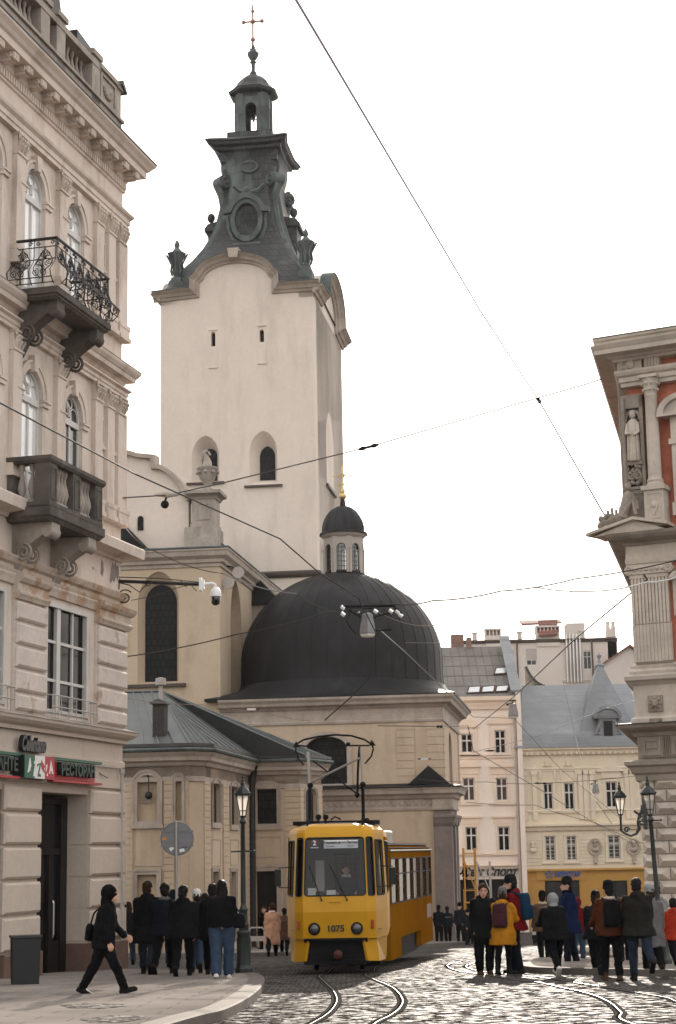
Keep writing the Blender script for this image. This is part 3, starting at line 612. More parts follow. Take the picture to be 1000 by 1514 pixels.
mb.obj('cornice',CST,TT)
mb=MB(); mb.X=XZ; mb.sweep([(-.06,0),(-.06,.72),(-.11,.72),(-.11,0)],path); mb.X=RX@XZ; mb.sweep([(-.06,0),(-.06,.72),(-.11,.72),(-.11,0)],side_path); mb.X=None; mb.obj('cornice_flashing',COPG,TT)
# copper bell roof
cxr,cyr=.05,TD/2
def oct_(hw,z,ch=.32,sy=1.08): 
    q=hw*(1-ch); return [(cxr+x,cyr+y*sy,z) for x,y in((-q,-hw),(q,-hw),(hw,-q),(hw,q),(q,hw),(-q,hw),(-hw,q),(-hw,-q))]
mb=MB(); prf=[(4.9,39.3,.04),(4.5,40.0,.05),(3.95,40.9,.08),(3.4,41.9,.13),(2.95,42.9,.19),(2.6,43.9,.25),(2.3,45.0,.3),(2.08,46.1,.32),(1.88,47.2,.32),(1.82,48.4,.32),(1.95,48.9,.32),(1.95,49.7,.32),(2.1,49.9,.3)]
rr=[oct_(h,z,c,1.1+.17*max(0,min(1,(45-z)/4))) for h,z,c in prf]; mb.loft(rr)
mb.obj('spire_roof',COP,TT,40)
mb=MB()
for sx in(-1,1):
    for sy in(-1,1):
        pts=[(cxr+sx*h*(1-c*.5)*1.0,cyr+sy*h*(1-c*.5)*(1.1+.17*max(0,min(1,(45-z)/4))),z) for h,z,c in prf[1:11]]
        mb.tube(pts,[.2]*10,4); mb.cut()
mb.each('corner_rib',COPG,TT)
mb=MB()
for sx in(-1,1):
    for sy in(-1,1):
        a=math.atan2(sy,sx); ex=Vector((math.cos(a),math.sin(a),0)); ey=Vector((-ex.y,ex.x,0)); c=Vector((cxr+sx*1.78,cyr+sy*1.95,47.9))
        mb.tube([c-ey*.42,c+ey*.42],.46,12)
        for q in(-.44,.44): mb.tube(spiral(c+ey*q,.46,.08,1.6,(ex,(0,0,1)),a0=PI/2,n=20),.09,4)
        mb.tube([c+ex*.3+Vector((0,0,-.3)),c+ex*.05+Vector((0,0,-.9)),c+ex*.0+Vector((0,0,-1.7))],[.3,.24,.14],6); mb.cut()
mb.each('volute',COPG,TT,40)
def starp(h,e): # square with projecting corners
    q=h*.55; return [(cxr+x*h+ex_*e,cyr+(y*h+ey_*e)*1.08) for x,y,ex_,ey_ in((-1,-1,-1,-1),(-.5,-1,0,0),(.5,-1,0,0),(1,-1,1,-1),(1,-.5,0,0),(1,.5,0,0),(1,1,1,1),(.5,1,0,0),(-.5,1,0,0),(-1,1,-1,1),(-1,.5,0,0),(-1,-.5,0,0))]
mb=MB(); mb.loft([[(x,y,z) for x,y in starp(h,e)] for h,e,z in((1.85,.05,49.3),(1.85,.05,50.0),(2.05,.1,50.08),(2.1,.12,50.25),(2.35,.2,50.35),(2.42,.22,50.55),(2.5,.24,50.6),(2.3,.2,50.78),(1.75,.1,51.05),(1.5,0,51.15),(1.5,0,51.55),(1.3,0,51.6))]); mb.obj('upper_cornice',COP,TT)
# lantern with four open arches
mb=MB(); Rl=1.08
for k in range(4):
    a=k*PI/2; mb.X=Matrix.Translation((cxr,cyr,0))@Matrix.Rotation(a,4,'Z')@Matrix.Translation((0,-Rl,0))
    o=arch(-.38,.38,51.75,53.75,'round',n=6); wall(mb,-.78,.78,51.5,54.5,[o],0,.28); mb.poly([(-.78,.28,51.5),(.78,.28,51.5),(.78,.28,51.75),(-.78,.28,51.75)])
    mb.ring(grow(o,.14,False),o,-.06,.0); 
    for s in(-1,1): mb.box(s*.62-.12,s*.62+.12,-.08,.02,51.55,54.4); mb.box(s*.5-.1,s*.5+.1,-.1,.0,53.25,53.4)
    mb.poly([(.78,0,51.5),(Rl,.3,51.5),(Rl,.3,54.5),(.78,0,54.5)]); mb.poly([(.78,.28,51.5),(.9,.35,51.5),(.9,.35,54.5),(.78,.28,54.5)])
    mb.box(-.38,.38,.05,.1,52.55,52.6)
mb.X=None; mb.obj('lantern',COPG,TT)
mb=MB(); mb.lathe([(.05,52.85),(.12,53.15),(.2,53.3),(.26,53.35),(.2,53.75),(.0,53.85)],(cxr,cyr,0),10); mb.tube([(cxr,cyr,53.8),(cxr,cyr,54.5)],.03,4); mb.obj('bell',IRON,TT,50)
mb=MB(); mb.loft([[(cxr+h*math.cos(PI/8+k*PI/4),cyr+h*math.sin(PI/8+k*PI/4)*1.03,z) for k in range(8)] for h,z in((1.15,54.25),(1.2,54.4),(1.65,54.62),(1.72,54.8),(1.5,54.95),(1.25,55.2),(1.0,55.6),(.7,55.9),(.45,56.05),(.3,56.1),(.2,56.4))])
for k in range(8):
    if k%2==0:
        a=k*PI/4; mb.box(cxr-.01,cxr+.01,cyr-.01,cyr+.01,54.4,54.5)
mb.obj('lantern_roof',COP,TT)
mb=MB(); mb.lathe([(.22,56.1),(.12,56.5),(.13,57.0),(.24,57.1),(.14,57.2),(.34,57.5),(.4,57.75),(.2,57.95),(.12,58.1),(.1,58.3)],(cxr,cyr,0),10)
for k in range(8):
    a=k*PI/4; mb.tube([(cxr+.12*math.cos(a),cyr+.12*math.sin(a),57.95),(cxr+.3*math.cos(a),cyr+.3*math.sin(a),58.15),(cxr+.42*math.cos(a),cyr+.42*math.sin(a),58.4),(cxr+.36*math.cos(a),cyr+.36*math.sin(a),58.5)],.025,4)
mb.obj('finial',COPG,TT,50)
mb=MB(); cz=60.05; mb.tube([(cxr,cyr,58.1),(cxr,cyr,61.2)],.065,5); mb.tube([(cxr-.65,cyr,cz),(cxr+.65,cyr,cz)],.065,5); mb.tube([(cxr,cyr,61.2),(cxr,cyr,61.9)],.03,4)
for p,r in(((0,cz),.18),((-.63,cz),.14),((.63,cz),.14),((0,cz+.75),.13),((0,58.75),.16)): mb.sphere((cxr+p[0],cyr,p[1]),r,12)
mb.obj('cross',GPINK,TT,60)
# corner urns, dormers, cartouche
def urn(mb,x,y,z):
    mb.X=Matrix.Translation((x,y,z))@Matrix.Diagonal((.88,.88,1.08,1))@Matrix.Translation((-x,-y,-z)); mb.box(x-.5,x+.5,y-.5,y+.5,z-.5,z+.35); mb.box(x-.36,x+.36,y-.36,y+.36,z+.35,z+.65)
    mb.lathe([(.2,.6),(.3,.75),(.18,.9),(.3,1.0),(.34,1.3),(.42,1.7),(.62,2.0),(.66,2.15),(.4,2.2),(.3,2.35),(.14,2.5),(.22,2.65),(.14,2.85),(.02,3.0)],(x,y,z),8)
    for k in range(8):
        a=k*PI/4; c,s=math.cos(a),math.sin(a); mb.tube([(x+.34*c,y+.34*s,z+.8),(x+.46*c,y+.46*s,z+1.1),(x+.4*c,y+.4*s,z+1.5),(x+.7*c,y+.7*s,z+2.0),(x+.78*c,y+.78*s,z+2.1)],.07,4)
    mb.X=None; mb.cut()
mb=MB(); urn(mb,-3.95,1.0,39.75); urn(mb,4.25,1.0,39.95); urn(mb,4.1,TD-1,39.9); urn(mb,-3.95,TD-1,39.8); mb.each('urn',COPG,TT,45)
mb=MB()
for s in(-1,1):
    X0=cxr+s*1.7; X1=cxr+s*2.95
    mb.box(X0,X1,cyr-.9,cyr+.9,42.7,45.0); mb.box(X0,X1+s*.2,cyr-1.1,cyr+1.1,45.0,45.25); mb.prism([(X0,45.25),(X1+s*.15,45.25),(X1,45.5),(X0,45.8)],'y',cyr-1.05,cyr+1.05); mb.lathe([(.16,0),(.1,.2),(.08,.3),(.16,.36),(.24,.5),(.27,.66),(.2,.86),(.05,.95)],(X1-s*.2,cyr-.8,45.35),10); mb.cut()
mb.each('dormer',COP,TT)
mb=MB(); yc=cyr-2.45*1.1; mb.X=Matrix.Translation((.12,-.4,44.75))@Matrix.Diagonal((1.06,1,1.12,1))@Matrix.Translation((-.12,0,-43.1)); CM=mb.X.copy()
ov=[(.12+.72*math.cos(a),43.15+1.0*math.sin(a)) for a in [2*PI*k/24 for k in range(24)]]
mb.ring([(.12+.98*math.cos(a),43.1+1.28*math.sin(a)) for a in [2*PI*k/24 for k in range(24)]],ov,yc-.25,yc+.35); mb.X=CM@XZ; mb.sweep([(-.1,-yc),(.16,-yc),(.2,-yc+.4),(-.1,-yc+.42)],[(-1.3,43.7),(-.95,43.75),(-.7,44.2),(-.2,44.55),(.12,44.62),(.45,44.55),(.95,44.2),(1.2,43.75),(1.55,43.7)]); mb.X=CM
mb.box(-.75,1.0,yc-.3,yc+.3,41.55,41.75); mb.sphere((.12,yc,45.0),.22,8); mb.sphere((.12,yc,44.75),.3,8,1.2,.5,.6)
for s in(-1,1): mb.tube([(.12+s*1.1,yc,43.5),(.12+s*1.15,yc,42.8),(.12+s*.9,yc,42.1),(.12+s*.5,yc,41.8)],.12,5)
mb.obj('cartouche',COPG,TT,45)
mb=MB(); mb.ring([(.1+.62*math.cos(a),48.85+.42*math.sin(a)) for a in [2*PI*k/18 for k in range(18)]],[(.1+.5*math.cos(a),48.85+.31*math.sin(a)) for a in [2*PI*k/18 for k in range(18)]],cyr-2.2,cyr-2.0); mb.tube([(-.9,cyr-2.05,47.6),(-.5,cyr-2.12,47.2),(.1,cyr-2.12,47.05),(.7,cyr-2.12,47.2),(1.1,cyr-2.05,47.6)],.14,5); mb.obj('oval_frame',COPG,TT,45)
# ---------------------------------------------------------------- presbytery
B=frame_at(325,820,85); BT=thing('church_presbytery','cream church presbytery wall with tall dark arched window and curved baroque gable','church',B.O,B.rz)
P=B.p; BD=18.
o=arch(P(211,940)[0],P(258,940)[0],P(235,1006)[1],P(235,862)[1],'round',.95); oo=arch(P(204,940)[0],P(265,940)[0],P(235,1010)[1],P(232,845)[1],'point',1.6)
mb=MB(); wall(mb,-9.5,0,-2,18.6,[oo],0,.12)
n=len(oo); k2=[o[round(k*(len(o)-1)/(n-1))] for k in range(n)]
for k in range(n):
    j=(k+1)%n; mb.poly([(oo[k][0],.12,oo[k][1]),(oo[j][0],.12,oo[j][1]),(k2[j][0],.6,k2[j][1]),(k2[k][0],.6,k2[k][1])])
mb.X=Matrix(((0,-1,0,0),(1,0,0,0),(0,0,1,0),(0,0,0,1)))
sw=arch(2.6,5.4,11,18.0,'point',2.4); wall(mb,0,BD,-2,18.6,[sw],0,.7); mb.X=None
mb.box(-9.5,-.8,.85,BD,-2,18.5)
mb.obj('wall',CPY,BT)
g=MB(); g.poly([(p[0],.55,p[1]) for p in o]); g.obj('window',LATT,BT); g=MB(); zb=oo[0][1]; g.box(oo[0][0]-.55,oo[1][0]+.35,-.2,.6,zb-.2,zb-.05); g.obj('sill',TIN,BT)
g=MB(); g.X=Matrix(((0,-1,0,0),(1,0,0,0),(0,0,1,0),(0,0,0,1))); g.poly([(p[0],.6,p[1]) for p in sw]); g.obj('window',CST,BT)
mb=MB(); mb.sweep([(0,18.1),(.08,18.1),(.1,18.25),(.22,18.3),(.24,18.45),(.45,18.6),(.5,18.8),(.55,18.85),(.55,18.95),(0,19.05)],[(-9.5,0),(0,0),(0,BD)]); mb.obj('cornice',CST,BT)
mb=MB(); mb.sweep([(.57,18.93),(.6,18.97),(.58,19.02),(-1.2,19.35),(-1.2,19.2)],[(-9.5,0),(0,0),(0,BD)]); mb.prism([(.45,19.05),(-4.5,22.6),(-9,19.05)],'y',1.4,BD); mb.obj('roof',COPG,BT)
mb=MB(); 
gp=[P(180,669,.9),P(205,676,.9),P(226,678,.9),P(226.5,693,.9),P(237,693,.9)]+[P(x,y,.9) for x,y in((247,698),(257,706),(266,717),(273,729),(279,741))]
gpts=[(-9.5,19.0),(gp[-1][0],19.0)]+gp[::-1]+[(-9.5,gp[0][1])]
sl_=arch(P(204,775,.9)[0],P(212.5,775,.9)[0],P(208,784,.9)[1],P(208,763,.9)[1],'round',n=4)
mb.prism(gpts,'y',.9,1.5)
mb.obj('gable',CPL,BT); g=MB(); g.prism(sl_,'y',.84,.905); g.obj('window',LATT,BT)
mb=MB(); mb.X=XZ; mb.sweep([(.05,-1.55),(.05,-.62),(-.16,-.6),(-.2,-1.0),(-.2,-1.55)],gp); mb.X=None; mb.obj('gable_coping',CST,BT)
mb=MB(); q0=P(283.5,760,.5)[0]; q1=P(318,760,.5)[0]
mb.box(q0-.3,q1+.12,.2,2.,19.0,20.15); mb.box(q0-.05,q1+.05,.4,1.8,20.15,20.35); mb.box(q0,q1,.5,1.7,20.35,21.6); mb.sweep([(-.3,21.6),(.06,21.6),(.12,21.75),(.3,21.85),(.32,22.0),(-.3,22.1)],[(q0,.5),(q1,.5),(q1,1.7),(q0,1.7)],closed=True); mb.ring(arch(q0+.25,q1-.25,20.55,21.4),arch(q0+.32,q1-.32,20.62,21.33),.46,.52)
cxu=(q0+q1)/2+.1; mb.X=Matrix.Translation((cxu,1.1,22.05))@Matrix.Diagonal((.8,.8,.66,1))@Matrix.Translation((-cxu,-1.1,-22.05)); VX=mb.X.copy(); mb.lathe([(.45,22.05),(.45,22.25),(.2,22.4),(.25,22.7),(.5,23.1),(.6,23.5),(.66,23.75),(.7,23.8),(.7,23.95),(.4,24.0)],(cxu,1.1,0),10)
for k in range(8):
    a=k*PI/4; mb.sphere((cxu+.62*math.cos(a),1.1+.62*math.sin(a),23.55),.15,6)
mb.obj('pedestal_vase',STM,BT,45)
mb=MB(); mb.X=VX; mb.tube([(cxu-.05,1.1,23.9),(cxu-.02,1.1,24.4),(cxu-.1,1.05,24.9)],[.36,.28,.16],7); mb.tube([(cxu-.1,1.05,24.85),(cxu-.2,.98,25.12),(cxu+.05,.98,25.25)],[.18,.16,.1],6); mb.tube([(cxu-.3,1.0,24.9),(cxu-.38,1.0,24.5)],.09,5); mb.tube([(cxu+.05,1.,25.2),(cxu+.2,1.,24.9)],.08,5); mb.obj('statue',STM,BT,60)
# buttress by the chapel
mb=MB(); b0=B.s(370,900,0)[0]; mb.box(0,1.35,b0+.6,b0+1.8,0,17.4); mb.obj('buttress',CST,BT); mb=MB(); mb.prism([(-.02,19.2),(-.02,17.5),(1.5,17.5)],'y',b0+.5,b0+1.9); mb.box(0,1.55,b0+.45,b0+1.95,17.3,17.52); mb.obj('buttress_cap',DOME,BT)
mb=MB(); p0=P(179,790,-.3); mb.prism([(p0[0]-2,19.0),(P(208,795,-.3)[0],19.0),(P(208,795,-.3)[0],19.4),(P(180,779,-.3)[0],20.4),(p0[0]-2,20.6)],'y',-.3,.85); mb.obj('lean_to_roof',DOME,BT)
# small flood lights
fl=thing('floodlight','pair of small round floodlights clipped on the presbytery wall beside the camera','floodlight',B.w(.35,.9,17.6),B.rz)
mb=MB()
for dx,dz in((-.05,-.25),(.45,.25)): mb.tube([(dx,-.35,dz),(dx,-.25,dz),(dx,0.05,dz+.05)],[.3,.3,.16],12)
mb.obj('lamp',PIPE,fl,40); mb=MB(); mb.tube([(-.3,.2,.7),(.1,0.1,.6),(.2,0,.2)],.04,5); mb.tube([(.1,.1,.6),(.45,.05,.2)],.04,5); mb.obj('bracket',IRON,fl)
# ---------------------------------------------------------------- domed chapel
K=frame_at(500,1100,84.3); KT=thing('domed_chapel','square cream chapel under a large dark metal dome with a glazed lantern and gilt cross','chapel',K.O,K.rz)
P=K.p; x0,x1,KD=-5.7,5.0,10.9
wo=arch(-1.55,.42,7.42,9.66,'round',.55)
RK=Matrix(((0,-1,0,x1),(1,0,0,0),(0,0,1,0),(0,0,0,1)))
mb=MB(); wall(mb,x0,x1,6.6,10.9,[wo],0,.35); mb.box(x0,x1-.6,.4,KD,-2,11); mb.X=RK
so_=arch(3.6,5.6,7.5,10.0,'round'); wall(mb,0,KD,6.6,10.9,[so_],0,.4); mb.X=None
mb.box(x0+.001,x0+.6,.0015,KD,6.6,10.9)
mb.obj('wall',CPY,KT)
g=MB(); g.poly([(p[0],.3,p[1]) for p in wo]); g.obj('window',LATT,KT); g=MB(); g.ring(grow(wo,.24),wo,-.08,.02); g.box(wo[0][0]-.35,wo[1][0]+.35,-.14,0.0,7.1,7.3); g.obj('window_trim',CST,KT)
g=MB(); g.X=RK; g.poly([(p[0],.35,p[1]) for p in so_]); g.obj('window',LATT,KT)
for a,b in((2.81,3.65),(4.25,5.0)):
    g=MB(); quoin(g,a,b-.002,7.36,10.3,.36,.05); g.obj('pilaster',CPY,KT)
g=MB(); g.X=RK
for a,b in((.02,.8),(9.8,10.6)): quoin(g,a,b,7.36,10.3,.36,.05); g.cut()
g.each('pilaster',CPY,KT)
mb=MB(); pr=[(0,10.25),(.08,10.25),(.1,10.35),(.05,10.4),(.05,10.9),(.12,10.95),(.2,11.05),(.45,11.12),(.5,11.25),(.62,11.38),(.64,11.48),(0,11.55)]
mb.sweep(pr,[(x0,0),(x1,0),(x1,KD)]); mb.obj('cornice',CST,KT)
# skirt and dome
dcx,dcy,DR=-.5,5.6,5.15
def sqr(h,z,t,n=64):      # blend of square and circle
    out=[]
    for k in range(n):
        a=2*PI*k/n-PI/4*3; c,s=math.cos(a),math.sin(a); m_=max(abs(c),abs(s)); rr=h[0]/m_; rc=h[1]; r=rr*(1-t)+rc*t
        cx=-.35*(1-t)+dcx*t; out.append((cx+r*c,(5.45*(1-t)+dcy*t)+r*s,z))
    return out
mb=MB(); mb.loft([sqr((6.02,5.9),11.45,0),sqr((6.02,5.9),11.56,0),sqr((5.75,5.8),11.68,.12),sqr((5.5,5.6),11.9,.4),sqr((5.4,5.42),12.15,.75),sqr((5.3,5.2),12.5,1)],cap=False)
prof=[(DR+.05,12.4),(DR,12.8),(DR-.02,13.6)]+[(DR*math.cos(t),13.6+4.75*math.sin(t)) for t in [PI/2*k/18*.9 for k in range(1,19)]]
mb.lathe(prof,(dcx,dcy,0),64)
for k in range(40):
    a=2*PI*k/40; mb.tube([(dcx+(r+.015)*math.cos(a),dcy+(r+.015)*math.sin(a),z) for r,z in prof],.012,3,cap=False)
for k in range(44):
    a=k/44*4; e=int(a); f=a-e; 
    A=sqr((6.03,5.9),11.6,0,4); 
mb.obj('dome',DOME,KT,35)
mb=MB(); mb.sweep([(6.05,11.42),(6.08,11.42),(6.08,11.6),(6.05,11.6)],[(-.3,5.4)]) if False else None
lz=18.2; lx=-.3
mb=MB(); mb.lathe([(1.25,lz-.25),(1.22,lz+.02),(1.05,lz+.05),(1.05,lz+.2)],(lx,dcy,0),32); mb.obj('lantern_base',DOME,KT,40)
mb=MB(); LR=.98
for k in range(8):
    a=k*PI/4; mb.X=Matrix.Translation((lx,dcy,0))@Matrix.Rotation(a,4,'Z')@Matrix.Translation((0,-LR,0)); hw=LR*math.tan(PI/8)
    o=arch(-.24,.24,lz+.22,lz+1.62,'round',n=6); wall(mb,-hw,hw,lz+.1,lz+2.0,[o],0,.14); mb.ring(grow(o,.08,False),o,-.04,0)
    mb.box(hw-.13,hw+.0,-.05,.0,lz+.1,lz+1.3); mb.box(-hw,-hw+.13,-.05,.0,lz+.1,lz+1.3); mb.box(hw-.15,hw,-.07,0,lz+1.3,lz+1.38); mb.box(-hw,-hw+.15,-.07,0,lz+1.3,lz+1.38)
mb.X=None; mb.lathe([(1.0,lz+1.95),(1.12,lz+2.05),(1.2,lz+2.2),(.8,lz+2.2)],(lx,dcy,0),32); mb.obj('lantern',mat('lantern_stone',(.40,.35,.31),var=.1,bump=.1),KT)
for k in range(8):
    a=k*PI/4; X=Matrix.Translation((lx,dcy,0))@Matrix.Rotation(a,4,'Z')@Matrix.Translation((0,-LR,0)); o=arch(-.24,.24,lz+.22,lz+1.62,'round',n=6)
    g=MB(); g.X=X; 
    for z in(.45,.7,.95,1.2,1.42): g.box(-.23,.23,.07,.09,lz+z-.012,lz+z+.012)
    for x in(-.14,.0,.14): g.box(x-.012,x+.012,.068,.092,lz+.22,lz+1.5)
    g.ring(o,grow(o,-.03),.06,.1); f=g.obj('lantern_window',IRON,KT)
    g=MB(); g.X=X; g.poly([(p[0],.08,p[1]) for p in o]); g.obj('pane',CLEAR,f)
mb=MB(); mb.lathe([(1.26,lz+2.16),(1.24,lz+2.26),(1.1,lz+2.32)]+[(1.1*math.cos(t),lz+2.35+1.35*math.sin(t)) for t in [PI/2*k/10*.88 for k in range(11)]]+[(.16,lz+3.7),(.13,lz+3.95),(.1,lz+4.1)],(lx,dcy,0),24)
for k in range(12):
    a=PI/12+2*PI*k/12; mb.tube([(lx+(1.11*math.cos(t))*math.cos(a),dcy+(1.11*math.cos(t))*math.sin(a),lz+2.35+1.36*math.sin(t)) for t in [PI/2*j/8*.9 for j in range(9)]],.02,3,cap=False)
mb.obj('lantern_dome',DOME,KT,40)
mb=MB(); z=lz+4.1; mb.sphere((lx,dcy,z+.15),.2,12); mb.lathe([(.08,z+.3),(.14,z+.4),(.05,z+.6)],(lx,dcy,0),8); mb.tube([(lx,dcy,z),(lx,dcy,z+1.75)],.03,5); mb.tube([(lx-.42,dcy,z+1.25),(lx+.42,dcy,z+1.25)],.028,5); mb.tube([(lx-.25,dcy,z+.66),(lx-.18,dcy,z+.76),(lx,dcy,z+.8),(lx+.2,dcy,z+.76),(lx+.3,dcy,z+.64)],.03,5)
mb.tube([(lx+.11*math.cos(t),dcy,z+1.25+.11*math.sin(t)) for t in [2*PI*k/12 for k in range(12)]],.025,4,closed=True)
for a,b in((-.42,1.25),(.42,1.25),(0,1.75)): mb.tube([(lx+a-.08,dcy,z+b),(lx+a+.08,dcy,z+b)],.022,4); mb.tube([(lx+a,dcy,z+b-.08),(lx+a,dcy,z+b+.08)],.022,4)
mb.obj('cross',GOLD,KT,60)
# lower storey
lx1=4.52
mb=MB(); mb.box(x0-.0,lx1,-.3,.39,-2,6.62); mb.obj('base_wall',CPY,KT)
mb=MB(); mb.box(lx1,5.32,-.42,3.4,-2,6.62); mb.box(lx1-.02,5.36,-.55,-.42,.0,5.35); mb.box(lx1-.06,5.42,-.6,3.4,-2,.5); mb.sweep([(-.1,5.35),(.02,5.35),(.1,5.5),(.16,5.7),(.2,5.75),(.2,5.85),(-.1,5.9)],[(lx1-.02,-.55),(5.36,-.55),(5.36,3.4)])
for y in(.6,2.0): mb.box(5.32,5.42,y,y+.75,.5,5.4); mb.box(5.32,5.5,y-.08,y+.83,5.4,5.7)
mb.obj('corner_pier',mat('portal_stone',(.20,.165,.145),rough=.85,var=.15,sc_=1.2,fine=.2,bump=.3,bsc=15,dirt=(.10,.08,.07),dsc=1,streak=2),KT)
mb=MB(); mb.sweep([(0,6.1),(.06,6.1),(.08,6.2),(.04,6.22),(.04,6.6),(.14,6.65),(.2,6.8),(.38,6.86),(.42,7.0),(.5,7.12),(0,7.2)],[(x0,-.3),(lx1-.02,-.3),(lx1-.02,-.45),(5.36,-.45),(5.36,3.4)])
k=x0+.2
while k<lx1: mb.lathe([(.13,-.0),(.13,.05),(.07,.09),(.0,.07)],(k,-.345,6.42),10) if False else mb.sphere((k,-.35,6.42),.12,8,1,.4,1); k+=.34
mb.obj('frieze',CST,KT)
mb=MB(); mb.sweep([(.5,7.13),(.53,7.16),(.5,7.2),(-.32,7.36),(-.32,7.3)],[(x0,-.3),(lx1-.02,-.3),(lx1-.02,-.45),(5.36,-.45),(5.36,3.4)]); mb.prism([(3.35,7.3),(5.3,7.3),(4.32,8.15)],'y',-.5,0.0); mb.obj('ledge_roof',DOME,KT)
# ---------------------------------------------------------------- two-storey annex
A=Fr(G(380,1405),CU); AT=thing('church_annex','two-storey cream annex of the church with coursed corners and grey standing-seam roof','building',A.O,A.rz)
P=A.p; S=A.s; AX=-.27; AY=-9.4; EZ=7.0
xr=P(443,1200)[0]; 
def R4(x,z0,y0=0): pass
mb=MB()
# front wing (left)
xc=P(280,1200,AY)[0]; niche=arch(P(203.5,1170,AY)[0],P(233,1170,AY)[0],P(218,1214,AY)[1],P(218,1146,AY)[1],'round',.3); nich2=arch(P(260,1170,AY)[0],P(269,1170,AY)[0],P(265,1213,AY)[1],P(265,1147,AY)[1],'round',.12)
pan=arch(P(203,1340,AY)[0],P(232,1340,AY)[0],-.2,P(218,1293,AY)[1]) 
mb.X=Matrix.Translation((0,AY,0)); wall(mb,-9,xc,-2,EZ,[niche,nich2,pan],0,.22)
for h in(niche,nich2,pan): mb.poly([(p[0],.22,p[1]) for p in h])
mb.X=None; mb.poly([(xc,AY,-2),(AX,AY+.55,-2),(AX,AY+.55,EZ),(xc,AY,EZ)])
RA=Matrix(((0,-1,0,AX),(1,0,0,0),(0,0,1,0),(0,0,0,1))); mb.X=RA
sw=[]
for (a,b,zt,zb) in((313,324.5,1155,1216),(340,350.5,1159,1219)):
    y0=S(a,1190,AX)[0]; y1=S(b,1190,AX)[0]; sw.append(arch(y0,y1,S(a,zb,AX)[1],S(a,zt,AX)[1],'round',.25))
for (a,b,zt) in((313,322,1289),(340,348,1289)):
    y0=S(a,1330,AX)[0]; y1=S(b,1330,AX)[0]; sw.append(arch(y0,y1,.5,S(a,zt,AX)[1]))
wall(mb,AY+.55,0,-2,EZ,sw,0,.13); mb.X=None
w2=arch(P(379.5,1190)[0],P(409.5,1190)[0],P(395,1218)[1],P(395,1161)[1],'round',.14); dr=arch(P(379,1340)[0],P(410,1340)[0],-.4,P(395,1288)[1])
wall(mb,AX,xr,-2,EZ,[w2,dr],0,.35)
RX2=Matrix.Translation((xr,0,0))@Matrix.Rotation(rad(74),4,'Z'); mb.X=RX2; w3=arch(.5,1.6,P(395,1218)[1],P(395,1165)[1],'round',.3); wall(mb,0,2.2,-2,EZ,[w3],0,.13); mb.X=Matrix.Translation((xr+2.2*math.cos(rad(74)),2.2*math.sin(rad(74)),0))@Matrix.Rotation(rad(100),4,'Z'); wall(mb,0,7.2,-2,EZ,[],0,.3); mb.X=None
mb.box(-9,AX-.35,AY+.35,6,-2,EZ-.02); mb.box(AX-.35,xr-.6,.4,6,-2,EZ-.02)
mb.obj('wall',CPY,AT)
def pane(pts,X=None,d=.25,m_=LATT,nm='window'):
    g=MB(); g.X=X; g.poly([(p[0],d,p[1]) for p in pts]); g.obj(nm,m_,AT)
for o in sw: pane(o,RA,.12)
pane(w2); pane(w3,RX2,.12); pane(dr,m_=DOORW,nm='door')
def trim(o,X=None,w_=.18,sill=True,bot=True):
    g=MB(); g.X=X; g.ring(grow(o,w_,bot),o,-.06,-.0003); g.ring(grow(o,w_,bot),grow(o,w_*.6,bot),-.09,-.0006)
    if sill: g.box(o[0][0]-w_-.03,o[1][0]+w_+.03,-.1,-.0009,o[0][1]-w_-.06,o[0][1]-w_+.06)
    g.obj('window_trim',CST,AT)
for o in sw: trim(o,RA,.14,o[0][1]>2)
trim(w2); trim(w3,RX2,.12); trim(dr,None,.28,False,False); XA=Matrix.Translation((0,AY,0)); trim(niche,XA,.2); trim(nich2,XA,.12,False); trim(pan,XA,.18,False,False)
# coursed strips and panels
def qs(a,b,X=None,z0=0.,z1=6.45): g=MB(); g.X=X; quoin(g,a,b,z0,z1,.235,.05); g.obj('coursed_strip',CPY,AT)
px=lambda q:P(q,1200,AY)[0]
qs(-6.5,px(197),XA); qs(px(243),px(258),XA); qs(px(274),xc-.02,XA)
sx=lambda q:S(q,1200,AX)[0]
qs(AY+.6,sx(310),RA); qs(sx(329),sx(337.5),RA); qs(sx(355),-.05,RA)
qs(P(422.5,1200)[0],xr-.01); qs(.02,.45,RX2); qs(1.75,2.18,RX2)
def panel(a,b,z0,z1,X=None): g=MB(); g.X=X; g.ring(arch(a,b,z0,z1),arch(a+.03,b-.03,z0+.03,z1-.03),-.02,-.0004); g.obj('wall_panel',CST,AT)
panel(P(375,1200)[0],P(415,1200)[0],P(395,1268)[1],P(395,1237)[1]); panel(px(199),px(241),P(218,1281,AY)[1],P(218,1222,AY)[1],XA)
for a,b in((313,326),(340,352)): panel(sx(a),sx(b),3.4,4.4,RA)
qx,qy=xr+2.2*math.cos(rad(74)),2.2*math.sin(rad(74)); pth=[(-9,AY),(xc,AY),(AX,AY+.55),(AX,0),(xr,0),(qx,qy),(qx-1.25,qy+7.1)]
mb=MB(); mb.sweep([(0,6.42),(.05,6.44),(.05,6.6),(.0,6.62),(.0,6.98),(.1,7.0),(.16,7.12),(.3,7.18),(.32,7.3),(.42,7.42),(.42,7.48),(0,7.5)],pth); mb.obj('cornice',CST,AT)
mb=MB(); mb.sweep([(.4,7.49),(.52,7.49),(.56,7.56),(.52,7.62),(.3,7.66),(.3,7.5)],pth); mb.obj('gutter',COPG,AT)
mb=MB(); mb.sweep([(.2,7.62),(.44,7.66),(.44,7.78),(.2,7.8)],pth); mb.obj('gutter_edge',DKM,AT)
mb=MB(); mb.sweep([(0,-2),(.1,-2),(.1,.35),(.04,.42),(0,.42)],pth); mb.obj('plinth',CST,AT)
